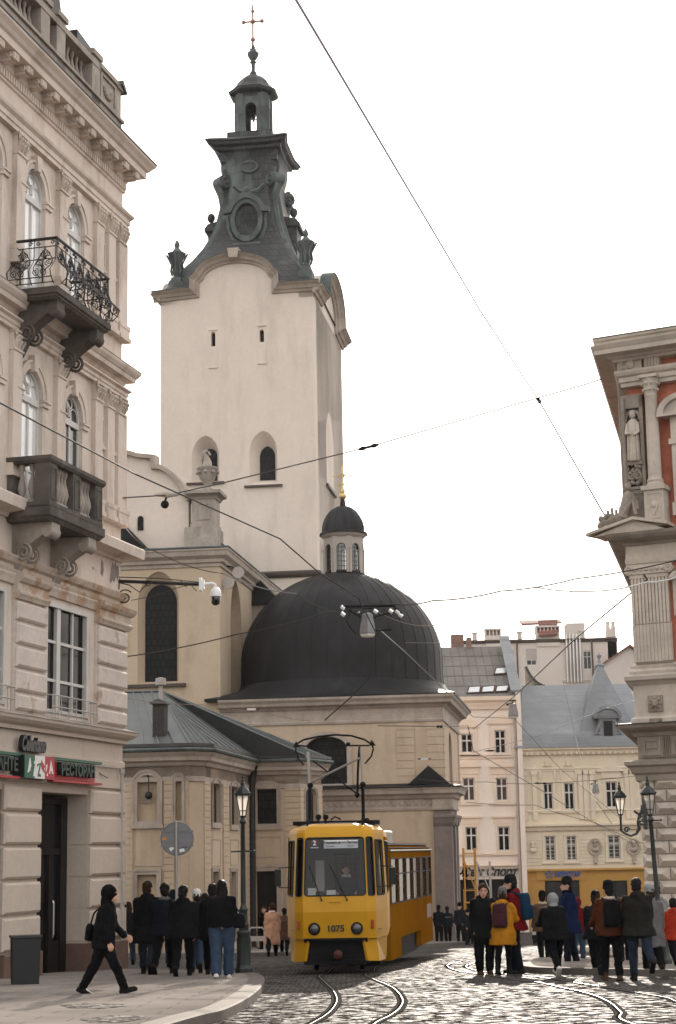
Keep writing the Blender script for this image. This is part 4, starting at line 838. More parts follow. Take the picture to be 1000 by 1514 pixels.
# roof
Rg=P(238,1023,-2.5); Rg=(Rg[0],-2.5,Rg[1]); RL=(-9.5,-2.5,Rg[2]+.02); ez=7.72
c1_=(AX+.42,-2.6,ez); e1=(AX+.42,AY+.3,ez); e1b=(xc+.1,AY-.4,ez); eL=(-9.5,AY-.4,ez); v=(AX+.42,-.42,ez); e2=(xr+.3,-.42,ez); e3=(xr+.9,1.9,ez); e4=(xr-.3,9,ez)
mb=MB(); pl=[(RL,Rg,e1b,eL),(Rg,c1_,e1,e1b),(Rg,v,c1_),(Rg,e2,v),(Rg,e3,e2),(Rg,e4,e3),(RL,(-9.5,9,ez),e4,Rg)]
for q in pl: mb.poly(q)
def seam(p,q,r=.03): mb.tube([Vector(p)+Vector((0,0,.03)),Vector(q)+Vector((0,0,.03))],r,4)
for k in range(16):
    t=k/16; a=Vector(RL).lerp(Vector(Rg),t); b=Vector(eL).lerp(Vector(e1b),t); seam(a,b)
for t in(0,.25,.5,.75,1): seam(Rg,Vector(e1b).lerp(Vector(e1),t)); 
for k in range(5): seam(Vector(Rg).lerp(Vector(e1),k/5),Vector(c1_).lerp(Vector(e1),k/5))
for k in range(1,6): seam(Vector(Rg).lerp(Vector(c1_),.0) if k==0 else Vector(Rg).lerp(Vector(e2),k/6),Vector(v).lerp(Vector(e2),k/6))
for k in range(6): seam(Vector(Rg).lerp(Vector(e3),k/6),Vector(e2).lerp(Vector(e3),k/6))
seam(Rg,e3,.05); seam(Rg,e2,.05); seam(Rg,v,.04); seam(RL,Rg,.05)
mb.obj('roof',LEAD,AT)
cxm,czm=P(237,1085,-8.4); mb=MB(); mb.box(cxm-.2,cxm+.24,-8.75,-8.2,czm-.8,P(237,1042,-8.4)[1]); mb.obj('chimney',mat('chimney_brick',(.05,.042,.04),rough=.9,var=.3,bump=.3,brick=(.24,.08,.012,(.07,.05,.043),(.035,.03,.028))),AT)
zt=P(237,1042,-8.4)[1]; mb=MB(); mb.box(cxm-.29,cxm+.33,-8.85,-8.1,zt,zt+.08); mb.prism([(cxm-.25,zt+.08),(cxm+.29,zt+.08),(cxm+.02,zt+.2)],'y',-8.85,-8.05); mb.obj('chimney_cap',LEAD,AT)
mb=MB(); mb.lathe([(.075,0),(.075,.6),(.2,.62),(.2,.86),(.06,.9)],(cxm+.03,-8.45,zt+.1),10); mb.obj('flue_pipe',PIPE,AT,40)
mb=MB(); dx=AX+.14; mb.tube([(dx+.25,-.3,7.5),(dx+.05,-.14,7.0),(dx,-.13,6.5),(dx,-.13,-.3)],.14,8); mb.obj('downpipe',IRON,AT)
# cannon ball on its chain in the niche, with the plaque
cb=thing('hanging_cannonball','black iron cannonball hanging on a chain inside the blind niche of the annex','cannonball',A.w(P(219.5,1174,AY-.1)[0],AY-.05,P(219,1174,AY)[1]),A.rz)
mb=MB(); mb.sphere((0,0,-.05),.14,14); mb.tube([(0,0,.06),(0,0,.6)],.022,5); mb.obj('ball',IRON,cb,60); mb=MB(); mb.tube([(0,0,.6),(-.06,.05,.68),(-.18,.2,.6)],.03,5); mb.obj('bracket',IRON,cb)
mb=MB(); a,b=P(206,1165,AY),P(223,1187,AY); mb.box(a[0],b[0],AY+.17,AY+.219,b[1],a[1])
for k in range(5): mb.box(a[0]+.06,b[0]-.06,AY+.16,AY+.17,a[1]-.1-.1*k,a[1]-.065-.1*k)
mb.obj('plaque',mat('plaque',(.36,.30,.24),bump=.1),AT)
# ================================================================ ornate palace corner on the right
RST=mat('palace_stone',(.58,.51,.435),rough=.9,var=.14,sc_=.9,fine=.2,bump=.3,bsc=18,dirt=(.20,.165,.135),dsc=1.1,dlo=.5,dhi=.76,damt=.6,streak=1.6)
RSD=mat('palace_stone_dark',(.33,.28,.235),rough=.9,var=.2,sc_=1.2,fine=.2,bump=.35,bsc=18,dirt=(.11,.085,.07),dsc=1.4,dlo=.48,dhi=.74,damt=.65)
RRED=mat('palace_red_plaster',(.50,.17,.105),rough=.9,var=.1,sc_=.7,fine=.15,bump=.15,dirt=(.30,.075,.045),dsc=1,dlo=.5,dhi=.7)
w_=at(945,1200,47); w_.z=gz(47); RF=Fr(w_,(.883,-.469)); RT=thing('palace','ornate red and grey stone palace with diamond rustication, fluted pilaster and carved corner niche','building',RF.O,RF.rz)
P=RF.p; RW=9.; sd=vdir(1100,1247); slx=sd.dot(RF.u); sly=sd.dot(RF.v)          # direction of the left-hand face
def LP(t): return (slx*t,sly*t)
def body(mb,z0,z1,off=0.): a=LP(14); mb.prism([(-off,-off),(RW,-off),(RW,12),(a[0]-off,a[1])],'z',z0,z1)
def band(prof,name,m_,x0=0.): mb=MB(); a=LP(14); mb.sweep(prof,[a,(x0,0),(RW,0)]); return mb.obj(name,m_,RT)
mb=MB(); body(mb,-1.5,4.62,-.12); mb.obj('ground_floor_wall',RSD,RT)
mb=MB()                                                 # diamond-pointed blocks
rh=.335; z=.35; row=0
def diamond(mb,x0,x1,z0,z1,X=None,d=.17):
    mb.X=X; g=.012; c=[(x0+g,z0+g),(x1-g,z0+g),(x1-g,z1-g),(x0+g,z1-g)]; cz=(z0+z1)/2; h=(z1-z0)*.5
    r0=min(x0+h*1.1,(x0+x1)/2-.02); r1=max(x1-h*1.1,(x0+x1)/2+.02); a=[mb.V((p[0],.1,p[1])) for p in c]; e=mb.V((r0,.1-d,cz)); f=mb.V((r1,.1-d,cz))
    mb.face((a[0],a[1],f,e)); mb.face((a[1],a[2],f)); mb.face((a[2],a[3],e,f)); mb.face((a[3],a[0],e)); mb.X=None
LX=Matrix(((-slx,-sly,0,0),(-sly,slx,0,0),(0,0,1,0),(0,0,0,1)))
while z<4.55:
    x=0.02 if row%2 else -.0
    ws=[.72,.5] if row%2 else [.42,.72]
    k=0
    while x<RW-.5: w0=ws[k%2] if k<2 else .66; diamond(mb,x,x+w0,z,z+rh); x+=w0; k+=1
    z+=rh; row+=1
mb.obj('diamond_rustication',RST,RT)
mb=MB(); mb.box(-.05,RW,-.06,.2,-1.5,.34); mb.obj('plinth',RSD,RT)
band([(-.1,4.58),(.04,4.6),(.06,4.75),(.14,4.8),(.2,4.95),(.3,5.0),(.32,5.1),(-.1,5.16)],'string_course',RSD)
mb=MB(); body(mb,5.1,5.82,-.04); mb.box(.15,.75,-.02,.05,5.2,5.75); mb.box(.95,1.5,-.02,.05,5.2,5.75); mb.ring(arch(.2,.7,5.25,5.7),arch(.28,.62,5.33,5.62),-.06,0); mb.ring(arch(1.,1.45,5.25,5.7),arch(1.08,1.37,5.33,5.62),-.06,0); mb.box(.3,.6,-.05,0,5.43,5.52); mb.box(1.12,1.32,-.05,0,5.43,5.52)
for k in range(4): mb.box(.77+.05*k,.79+.05*k,-.04,.05,5.2,5.75)
mb.obj('frieze_panels',RSD,RT)
band([(-.1,5.75),(.04,5.76),(.08,5.86),(.3,5.92),(.42,5.98),(.46,6.06),(-.1,6.1)],'ledge',RSD)
band([(-.1,6.08),(.5,6.06),(.5,6.085),(-.1,6.14)],'ledge_flashing',DKM)
mb=MB(); body(mb,6.05,11.2,-.1); mb.obj('wall',RRED,RT)
mb=MB(); mb.sweep([(-.1,6.1),(.1,6.1),(.1,6.22),(.0,6.28),(-.1,6.28)],[LP(3),(0.,0),(1.25,0),(1.25,.3)]); mb.sweep([(-.1,6.25),(-.01,6.25),(-.01,7.1),(.04,7.14),(.1,7.2),(.2,7.24),(.22,7.34),(.06,7.4),(.08,7.48),(.02,7.55),(.04,7.62),(-.02,7.68),(-.1,7.7)],[LP(3),(0.,0),(1.25,0),(1.25,.3)]); mb.box(.02,1.2,0.011,.3,6.2,7.6); mb.obj('pedestal',RST,RT)
def lion(mb,x,z,s=.2):
    mb.box(x-s,x+s,-.07,.02,z-s*1.05,z+s*1.05)
    mb.sphere((x,-.07,z),s*.6,8,1,.7,1); mb.sphere((x,-.15,z-s*.25),s*.28,7)
    for k in range(8): a=k*PI/4; mb.sphere((x+s*.7*math.cos(a),-.07,z+s*.7*math.sin(a)),s*.24,6)
    for q in(-1,1): mb.sphere((x+q*s*.25,-.13,z+s*.15),s*.1,5)
mb=MB(); lion(mb,P(970,1040)[0],P(970,1040)[1],.2); mb.obj('lion_mask',RSD,RT,60)
mb=MB(); mb.box(.5,.8,-.3,-.02,6.12,6.2); mb.lathe([(.14,0),(.16,.1),(.1,.16)],(.65,-.2,5.98),8); mb.obj('bracket_block',RSD,RT)
mb=MB()                                                 # fluted pilaster
px0,px1=.1,1.15; n=11; zz=[(7.7,8.75),(8.75,9.97)]
mb.box(px0+.02,px1-.02,-.03,.3,7.68,10.05)
for k in range(n):
    a=px0+(px1-px0)*k/n; w0=(px1-px0)/n
    mb.box(a+.012,a+w0-.012,-.085,-.02,8.75,9.97); mb.box(a+.004,a+w0-.004,-.085,-.02,7.72,8.72); mb.tube([(a+w0,-.03,7.72),(a+w0,-.03,8.72)],.028,6)
for z in(8.2,8.74,9.1,9.5): mb.box(px0,px1,-.087,-.02,z-.006,z+.006)
mb.obj('fluted_pilaster',RST,RT)
mb=MB(); mb.box(px0-.02,px1+.02,-.1,.2,9.97,10.08); mb.sweep([(-.1,10.3),(.03,10.3),(.05,10.36),(-.1,10.4)],[LP(1.5),(0.02,0),(1.22,0),(1.22,.3)]); mb.box(px0-.03,px1+.05,-.14,.2,10.08,10.32)
for x in(px0-.02,px1+.04):
    for yy in(-.15,): 
        mb.tube([(x,yy-.02,10.18),(x,.15,10.18)],.12,12); mb.tube(spiral((x,yy-.03,10.18),.12,.02,1.5,((1,0,0),(0,0,1)),n=14),.025,4)
for k in range(6): mb.sphere((px0+.18+.15*k,-.15,10.2),.06,6)
mb.obj('ionic_capital',RST,RT,50)
band([(-.1,10.38),(.03,10.38),(.05,10.5),(.03,10.52),(.0,10.9),(-.1,10.92)],'architrave',RST)
mb=MB(); a=LP(14)
mb.sweep([(-.1,10.86),(.06,10.88),(.1,10.95),(.4,11.02),(.48,11.1),(.52,11.18),(-.1,11.3)],[LP(14),(0,0),(RW,0)]); mb.obj('cornice',RSD,RT)
mb=MB(); mb.loft([[(-.95,-.55,11.18),(-.92,-.55,11.26),(-.6,.9,11.26),(-.6,.9,11.18)],[(.42,-.6,11.5),(.42,-.6,11.58),(.42,.9,11.6),(.42,.9,11.5)],[(1.35,-.55,11.3),(1.35,-.55,11.38),(1.35,.9,11.38),(1.35,.9,11.3)]]); mb.prism([(-.75,11.16),(1.25,11.2),(.42,11.5)],'y',-.45,.5); mb.obj('corner_pediment',RST,RT)
# upper storey with niche
mb=MB(); body(mb,11.15,16.15,-.22); mb.obj('wall',RRED,RT)
mb=MB(); mb.box(.02,.64,.0,.5,12.3,12.42); mb.box(.05,.62,.03,.5,11.2,12.3); mb.box(.0,.66,-.04,.5,12.42,12.5); mb.ring(arch(.08,.66,12.5,15.0,'rect'),arch(.2,.6,13.2,14.85,'round',n=6)[0:1]*1+arch(.2,.6,13.2,14.85)[1:4],.02,.2) if False else None
mb.box(.06,.18,-.02,.3,12.5,15.05); mb.box(.56,.66,0.0,.3,12.5,15.05); mb.box(.06,.66,0,.3,14.7,15.08); mb.box(.06,.66,.16,.3,12.5,14.7)
mb.tube([(.37+.21*math.cos(t),.02,14.35+.26*math.sin(t)) for t in [PI*k/10 for k in range(11)]],.05,6)
for k in range(7): mb.tube([(.37,.12,14.36),(.37+.2*math.cos(PI*k/6),.1,14.36+.24*math.sin(PI*k/6))],.025,4)
mb.tube([(.12,-.06,12.5),(.12,-.06,15.0)],.055,8); mb.box(.1,.6,-.06,.1,13.1,13.2)
mb.obj('niche',RSD,RT)
mb=MB(); mb.tube([(.38,.0,13.2),(.38,.0,13.5),(.38,-.02,14.0),(.38,-.02,14.28),(.38,-.02,14.38)],[.17,.16,.15,.16,.07],10); mb.sphere((.38,-.04,14.5),.1,10,.9,.95,1.25); mb.tube([(.25,-.05,14.25),(.22,-.14,13.95),(.36,-.2,13.95)],[.07,.06,.04],6); mb.tube([(.5,-.05,14.25),(.54,-.12,13.98),(.44,-.2,13.9)],[.07,.06,.04],6)
for k in range(5): mb.tube([(.26+.06*k,-.14,13.9),(.24+.07*k,-.16,13.22)],.02,4)
mb.obj('niche_statue',RST,RT,60)
mb=MB()
for k in range(26):
    mb.sphere((.14+.44*random.random(),-.02,12.56+.5*random.random()),.05+.03*random.random(),6)
for s in(-1,1): mb.tube(spiral((.37+s*.1,-.08,12.8),.14,.02,1.6,((1,0,0),(0,0,1)),a0=PI/2,dirn=s,n=14),.03,4)
mb.obj('carved_cartouche',RSD,RT,50)
mb=MB() # reclining corner figure
mb.tube([(.05,-.3,11.62),(.12,-.28,11.9),(.2,-.22,12.2),(.22,-.2,12.36)],[.15,.14,.15,.06],9); mb.sphere((.22,-.22,12.48),.09,9,1,1,1.2); mb.tube([(.1,-.32,11.7),(.4,-.42,12.05),(.46,-.42,11.65)],[.1,.08,.06],8); mb.tube([(.08,-.28,11.66),(-.2,-.32,11.6),(-.45,-.3,11.5)],[.12,.12,.09],8); mb.tube([(.3,-.2,12.28),(.46,-.3,12.0),(.5,-.36,11.8)],[.06,.05,.04],6)
for k in range(14): mb.sphere((-.62+.55*random.random(),-.32+.1*random.random(),11.42+.3*random.random()*(1)),.09,6)
for k in range(4): mb.tube([(-.3+.1*k,-.35,11.6),(-.34+.12*k,-.37,11.85+.06*(k%2))],.04,5)
mb.obj('reclining_figure',RSD,RT,60)
def cpx(a,z): return P(a,z)[0]
mb=MB(); x=.95; mb.box(x-.27,x+.27,-.32,.2,11.35,12.3); mb.box(x-.33,x+.33,-.38,.2,12.3,12.42); mb.box(x-.3,x+.3,-.35,.2,11.3,11.45); mb.ring(arch(x-.2,x+.2,11.52,12.22),arch(x-.17,x+.17,11.55,12.19),-.34,-.3); mb.prism([(x,11.58),(x+.12,11.86),(x,12.14),(x-.12,11.86)],'y',-.36,-.3); mb.sphere((x,-.36,11.88),.08,8,1,.6,1.2); mb.obj('column_pedestal',RST,RT)
mb=MB(); mb.lathe([(.25,12.42),(.25,12.48),(.21,12.52),(.23,12.58),(.19,12.64),(.185,12.7),(.18,13.6),(.165,14.9),(.185,14.93),(.165,14.96),(.17,15.0)],(x,-.1,0),16); mb.obj('column',RST,RT,40)
mb=MB(); mb.lathe([(.17,15.0),(.2,15.2),(.24,15.42)],(x,-.1,0),12); mb.box(x-.26,x+.26,-.36,.16,15.42,15.5)
for r in range(2):
    for k in range(9): a=2*PI*k/9+r*.3; mb.sphere((x+(.19+.03*r)*math.cos(a),-.1+(.19+.03*r)*math.sin(a),15.1+.17*r),.05,5)
mb.obj('column_capital',RST,RT,50)
band([(-.22,15.3),(-.0,15.32),(.0,15.42),(.05,15.45),(.05,15.58),(.12,15.62),(.16,15.7),(.16,15.76),(-.22,15.8)],'architrave',RST,.08)
mb=MB(); mb.box(.0,.7,-.0,.4,15.78,16.1); mb.box(.78,1.2,-.03,.4,15.78,16.1)
for k in range(4): mb.box(.82+.09*k,.87+.09*k,-.07,0,15.8,16.05)
mb.sphere((.38,-.03,15.93),.13,8,1,.6,1.1)
for k in range(10): mb.sphere((.1+.5*random.random(),-.02,15.83+.22*random.random()),.05,6)
mb.obj('frieze',RST,RT,40)
mb=MB(); a=LP(14); mb.sweep([(-.3,16.02),(.08,16.03),(.12,16.09),(.22,16.11),(.24,16.16),(.58,16.18),(.59,16.3),(.62,16.33),(.68,16.42),(-.3,16.46)],[a,(0.,0),(RW,0)])
mb.sweep([(-.3,16.43),(.5,16.435),(.52,16.53),(.58,16.57),(.6,16.63),(-.3,16.66)],[LP(14),(.0,0),(RW,0)]); mb.obj('eaves_cornice',RST,RT)
mb=MB(); mb.sweep([(.605,16.63),(.62,16.66),(-.9,16.85),(-.9,16.75)],[LP(14),(0,0),(RW,0)]); mb.obj('roof',LEAD,RT)
mb=MB(); mb.tube([LP(-.0)+(16.4,),LP(0)+(12.3,)],.001,3) if False else mb.tube([(-.03,.2,16.1),(-.03,.2,12.2)],.06,8); mb.obj('downpipe',RSD,RT)
# window with pediment at the picture's right edge
x0,x1=1.42,2.5
mb=MB(); mb.box(x0,x1,.16,.32,11.6,14.0); mb.box(x0,x0+.22,.0,.3,11.7,14.0); mb.box(x1-.22,x1,.0,.3,11.7,14.0); mb.box(x0-.05,x0+.27,-.04,.3,11.6,11.95); mb.box(x0-.06,x0+.28,-.05,.3,13.55,13.7); mb.box(x0,x1,-.02,.3,13.7,14.3); mb.prism([(x0-.2,14.3)]+[((x0+x1)/2+.74*math.cos(PI-PI*k/12),14.34+.5*math.sin(PI*k/12)) for k in range(13)]+[(x1+.2,14.3)],'y',-.15,.25); mb.ring([(x0-.3,14.3)]+[((x0+x1)/2+.84*math.cos(PI-PI*k/12),14.36+.58*math.sin(PI*k/12)) for k in range(13)]+[(x1+.3,14.3)],[(x0-.12,14.36)]+[((x0+x1)/2+.66*math.cos(PI-PI*k/12),14.38+.42*math.sin(PI*k/12)) for k in range(13)]+[(x1+.12,14.36)],-.25,-.1); mb.obj('window_surround',RST,RT)
window(RT,arch(x0+.22,x1-.22,11.7,13.6),.1,gm=GLASSD,vert=((x0+x1)/2,),horiz=(12.9,))
mb=MB(); mb.box(1.25,2.4,-.02,.1,8.9,9.9); mb.prism([(1.18,9.9),(2.5,9.9),(2.5,10.05),(1.9,10.25),(1.3,10.05)],'y',-.2,.1); mb.obj('window_surround',RST,RT)
window(RT,arch(1.45,2.3,7.6,9.75),-.05,gm=GLASSD,vert=(1.87,),horiz=(9.0,))
# ================================================================ distant houses
PKP=mat('house_pink',(.76,.66,.585),rough=.9,var=.06,sc_=.4,fine=.12,bump=.15,dirt=(.48,.40,.34),dsc=.5,dlo=.52,dhi=.75,damt=.5,streak=2)
PKT=mat('house_pink_trim',(.70,.57,.46),rough=.9,var=.08,bump=.1)
YLP=mat('house_yellow',(.71,.62,.475),rough=.9,var=.06,sc_=.4,fine=.12,bump=.15,dirt=(.42,.34,.25),dsc=.5,dlo=.52,dhi=.75,damt=.5,streak=2)
YLT=mat('house_yellow_trim',(.69,.59,.46),rough=.9,var=.08,bump=.1)
OCH=mat('shop_ochre',(.44,.235,.05),rough=.7,var=.08,bump=.05,fine=.1)
RRP=mat('house_rear',(.60,.535,.48),rough=.9,var=.06,sc_=.3,fine=.1,bump=.1,dirt=(.46,.40,.35),dsc=.4,dlo=.5,dhi=.75,damt=.5,streak=2)
SLATE=mat('roof_slate_grey',(.165,.15,.14),rough=.75,var=.2,sc_=.5,fine=.2,bump=.2,dirt=(.10,.085,.075),dsc=.6,dlo=.45,dhi=.7,damt=.7)
ZINC=mat('roof_zinc_blue',(.21,.22,.235),rough=.5,var=.15,sc_=.4,fine=.15,bump=.1,dirt=(.13,.135,.145),dsc=.5,dlo=.45,dhi=.7,damt=.7,brick=(.9,.55,.012,(.19,.20,.215),(.14,.145,.155)))
BRK=mat('brick_red',(.22,.105,.07),rough=.9,var=.2,bump=.2,brick=(.26,.09,.014,(.17,.08,.055),(.22,.18,.15)))
SKYL=mat('skylight_glass',(.5,.52,.54),rough=.08,var=.05,bump=0,fine=0,spec=.9)
ANTH=mat('dark_red_wall',(.055,.025,.022),var=.1,bump=.05)
def hframe(Y): return Fr((0,Y,gz(Y)),(1,0))
H=hframe(128); P=H.p
GRL=mat('window_glass_grey',(.045,.043,.043),rough=.12,var=.5,sc_=.8,fine=0,bump=0,spec=.3)
CURD=mat('window_curtain',(.20,.18,.165),rough=.15,var=.35,sc_=1.5,fine=0,bump=0,spec=.4)
def hwin(par,a,b,c,d,gm=None):                          # sash window from two pixel corners
    p,q=P(a,b),P(c,d); x0,x1,z0,z1=min(p[0],q[0]),max(p[0],q[0]),min(p[1],q[1]),max(p[1],q[1])
    window(par,arch(x0,x1,z0,z1),.1,fm=WHT,gm=gm or random.choice((GRL,GLASSD,CURD)),fw=.09,vert=((x0+x1)/2,),horiz=(z0+(z1-z0)*.64,),bw=.1,dep=.08); return arch(x0,x1,z0,z1)
# pink house
hx0,hx1=5.5,12.62; ez=16.7
HT=thing('pink_house','pale pink three-storey town house with four skylights in its grey roof and a sport shop','house',H.w(hx0,0,0),0)
def loc(o): return [(p[0]-hx0,p[1]) for p in o]
class Sh:                                               # facade pixels -> coordinates of the house
    pass
_P=P
P=lambda x,y,d=0:(_P(x,y,d)[0]-hx0,_P(x,y,d)[1])
W1=hx1-hx0
ws=[(731,1079.5,749,1114),(681.5,1085,700,1113),(733,1150,751.5,1184),(684,1150,703,1184),(736,1222,755,1258),(688,1222.5,706.5,1258)]
os_=[hwin(HT,*w0) for w0 in ws]; extra=[arch(o[0][0]-2.45*k,o[1][0]-2.45*k,o[0][1],o[2][1]) for o in os_ for k in(1,) if o[0][0]>4.5 and False]
sh=arch(.3,P(760,1300)[0]-.1,.0,P(720,1300)[1])
mb=MB(); wall(mb,0,W1,-1,ez-.3,os_+[sh],0,.25); mb.box(0,W1,.4,12,-1,ez-.3); mb.prism([(.4,ez-.3),(12,ez-.3),(12,16),(6,20.3)],'x',W1-.3,W1-.01) if False else None
mb.poly([(W1,0,-1),(W1,.4,-1),(W1,.4,ez-.3),(W1,0,ez-.3)]); mb.poly([(0,.02,-1),(0,.4,-1),(0,.4,ez-.3),(0,.02,ez-.3)])
mb.obj('wall',PKP,HT)
for i,o in enumerate(os_):
    x0,x1=o[0][0],o[1][0]; z0,z1=o[0][1],o[2][1]; c=(x0+x1)/2; g=MB()
    g.ring(arch(x0-.16,x1+.16,z0-.1,z1+.16),o,-.05,0.02); g.box(x0-.55,x1+.45,-.14,-.0,z0-.28,z0-.12)
    if i<2: g.prism([(c-.95,z1+.45)]+[(c+.95*math.cos(PI-PI*k/10),z1+.5+.55*math.sin(PI*k/10)) for k in range(11)]+[(c+.95,z1+.45)],'y',-.12,0); g.ring([(c-.8,z0-.2),(c+.8,z0-.2),(c+.8,z1+.4),(c-.8,z1+.4)],[(c-.74,z0-.14),(c+.74,z0-.14),(c+.74,z1+.34),(c-.74,z1+.34)],-.04,-.0005)
    elif i<4: g.prism([(c-.9,z1+.75),(c+.9,z1+.75),(c+.9,z1+.85),(c,z1+1.3),(c-.9,z1+.85)],'y',-.2,0); g.box(c-.75,c+.75,-.06,-.0,z1+.25,z1+.75)
    else: g.box(c-.85,c+.85,-.16,0,z1+.62,z1+.75); g.box(c-.7,c+.7,-.05,0,z1+.2,z1+.62)
    g.obj('window_trim',PKT,HT)
def hb(par,z,d,h,m_,nm,x0=0,x1=None): g=MB(); g.sweep([(0,z-h),(d*.4,z-h),(d*.6,z-h*.5),(d,z-h*.3),(d,z),(0,z+.05)],[(x0,0),(x1,0)]); return g.obj(nm,m_,par)
hb(HT,ez,.45,.9,PKT,'cornice',0,W1); hb(HT,P(720,1116)[1],.14,.3,PKT,'string_course',0,W1-.45); hb(HT,P(720,1262)[1],.12,.2,PKT,'string_course',0,W1); hb(HT,P(720,1279)[1],.25,.3,PKT,'string_course',0,W1-.3)
mb=MB(); 
for k in range(26): mb.box(.15+.27*k,.28+.27*k,-.3,-.0,ez-.62,ez-.45)
mb.obj('dentils',PKT,HT)
mb=MB(); mb.tube([(W1-.1,-.15,ez-.5),(W1-.1,-.15,.2)],.08,6); mb.obj('downpipe',PIPE,HT)
ry,rz_=7.5,21.2
def roofpt(px,py):          # hit of a pixel on the roof slope
    lo_,hi_=0.,9.
    for _ in range(30):
        m_=(lo_+hi_)/2; z=_P(px,py,m_)[1]; zr=ez+(rz_-ez)*(m_+.4)/(ry+.4)
        if z>zr: lo_=m_
        else: hi_=m_
    return (_P(px,py,lo_)[0]-hx0,lo_,_P(px,py,lo_)[1])
mb=MB(); mb.poly([(0,-.4,ez),(W1,-.4,ez),(W1,ry,rz_),(0,ry,rz_)]); mb.poly([(0,ry,rz_),(W1,ry,rz_),(W1,14,ez),(0,14,ez)]); mb.poly([(0,-.4,ez-.1),(W1,-.4,ez-.1),(W1,-.4,ez),(0,-.4,ez)])
for k in range(12): t=k/12*W1; mb.tube([(t,-.38,ez+.03),(t,ry,rz_+.03)],.02,3)
for k in range(1,5): mb.tube([(0,-.4+(ry+.4)*k/5,ez+(rz_-ez)*k/5+.02),(W1,-.4+(ry+.4)*k/5,ez+(rz_-ez)*k/5+.02)],.02,3)
mb.obj('roof',SLATE,HT)
for q in([(693,1017),(712,1016),(710,1026),(690,1027)],[(713,1017),(733,1015),(731,1025),(711,1026)],[(734,1016),(754,1014.5),(750,1024),(732,1025)],[(733,989),(751,988),(749,998),(730,999)]):
    c=[Vector(roofpt(*p)) for p in q]; up=Vector((0,-.5,.85)); mb=MB(); o=[p+up*.02 for p in c]; i=[p+up*.14 for p in c]
    g=MB(); g.loft([o,i],cap=False); cc=sum(i,Vector())/4; inn=[cc+(p-cc)*.82 for p in i]
    for k in range(4): g.poly([i[k],i[(k+1)%4],inn[(k+1)%4],inn[k]])
    f=g.obj('skylight',ANTH,HT); g=MB(); g.poly([p-up*.02 for p in inn]); g.obj('pane',SKYL,f)
mb=MB(); pw=[(-.45,-1),(12,-1),(12,17.2),(11,17.6),(10.2,18.2),(9.2,19.3),(8.4,20.5),(7.7,21.6),(7.3,21.9),(-.45,16.95)]; mb.prism(pw,'x',W1+.0,W1+.35); mb.obj('fire_wall',PKP,HT)
mb=MB(); mb.sweep([(-.1,0),(.1,0)],[(0,0),(1,0)]) if False else mb.loft([[(W1-.35,-.5,17.0),(W1+.42,-.5,17.0),(W1+.42,-.5,17.12),(W1-.35,-.5,17.12)],[(W1-.35,7.4,21.85),(W1+.42,7.4,21.85),(W1+.42,7.4,22.0),(W1-.35,7.4,22.0)]]); mb.obj('parapet_coping',ZINC,HT)
mb=MB(); a=.35; mb.box(P(668,970,8)[0],P(686,970,8)[0],7.6,8.6,19,22.2); mb.box(P(690,970,8)[0],P(697,970,8)[0],7.2,7.9,19,21.9); mb.obj('chimney',BRK,HT)
mb=MB(); mb.poly([(0,.02,.0),(.0,.02,4)]) if False else mb.box(sh[0][0],sh[1][0],.35,.39,0,3.9); mb.obj('shop_window',GLASSD,HT)
s5=thing('shop_sign','black slanted lettering over the dark shop window of the pink house','sign',H.w(hx0+(P(706,1292)[0]+P(760,1287)[0])/2-.45,-.1,P(730,1289.5)[1]),0)
text('Світ Спорт',.82,NAVY,'lettering',s5,(0,0,0),shear=.25,bold=.022,ext=.05,sx=.9)
# yellow house
hx0=12.72; YX1=22.2; W1=YX1-hx0
YT=thing('yellow_house','cream two-storey house with portrait medallions, grey zinc roof with spire and ochre shop front','house',H.w(hx0,0,0),0)
ws=[(803,1158,819,1197),(833.5,1157.5,850.5,1197),(895,1155.5,914,1194),(805.5,1236,822.5,1272.5),(837,1236,853.5,1272),(898.5,1235,918.5,1270)]
os_=[hwin(YT,*w0) for w0 in ws]
sh=[arch(P(806,1310)[0],P(857,1310)[0],.3,P(830,1302)[1]),arch(P(892,1310)[0],P(928,1310)[0],.8,P(910,1302)[1])]
ez=P(850,1107)[1]; zb=P(850,1285)[1]
mb=MB(); wall(mb,0,W1,zb,ez,os_,0,.25); mb.box(0,W1,.4,12,-1,ez); mb.poly([(W1,0,-1),(W1,.4,-1),(W1,.4,ez),(W1,0,ez)]); mb.poly([(0,0,-1),(0,.4,-1),(0,.4,ez),(0,0,ez)]); mb.obj('wall',YLP,YT)
mb=MB(); wall(mb,0,W1,-1,zb,sh,-.02,.3); mb.sweep([(0.021,zb-.12),(.25,zb-.1),(.25,zb),(0.021,zb+.05)],[(0,0),(W1,0)])
for k in range(9):
    z=.4+.36*k
    if z<3.2:
        for a,b in((0.05,sh[0][0][0]-.1),(sh[0][1][0]+.1,sh[1][0][0]-.1),(sh[1][1][0]+.1,W1-.05)): mb.box(a,b,-.06,-.019,z,z+.31)
mb.box(P(793,1290)[0],P(865,1290)[0],-.12,-.021,P(830,1301)[1]+.0,P(830,1286)[1]); mb.obj('shopfront',OCH,YT)
for o in sh: window(YT,o,.1,fm=DOORW,gm=GLASS,fw=.1,vert=((o[0][0]+o[1][0])/2,),bw=.08)
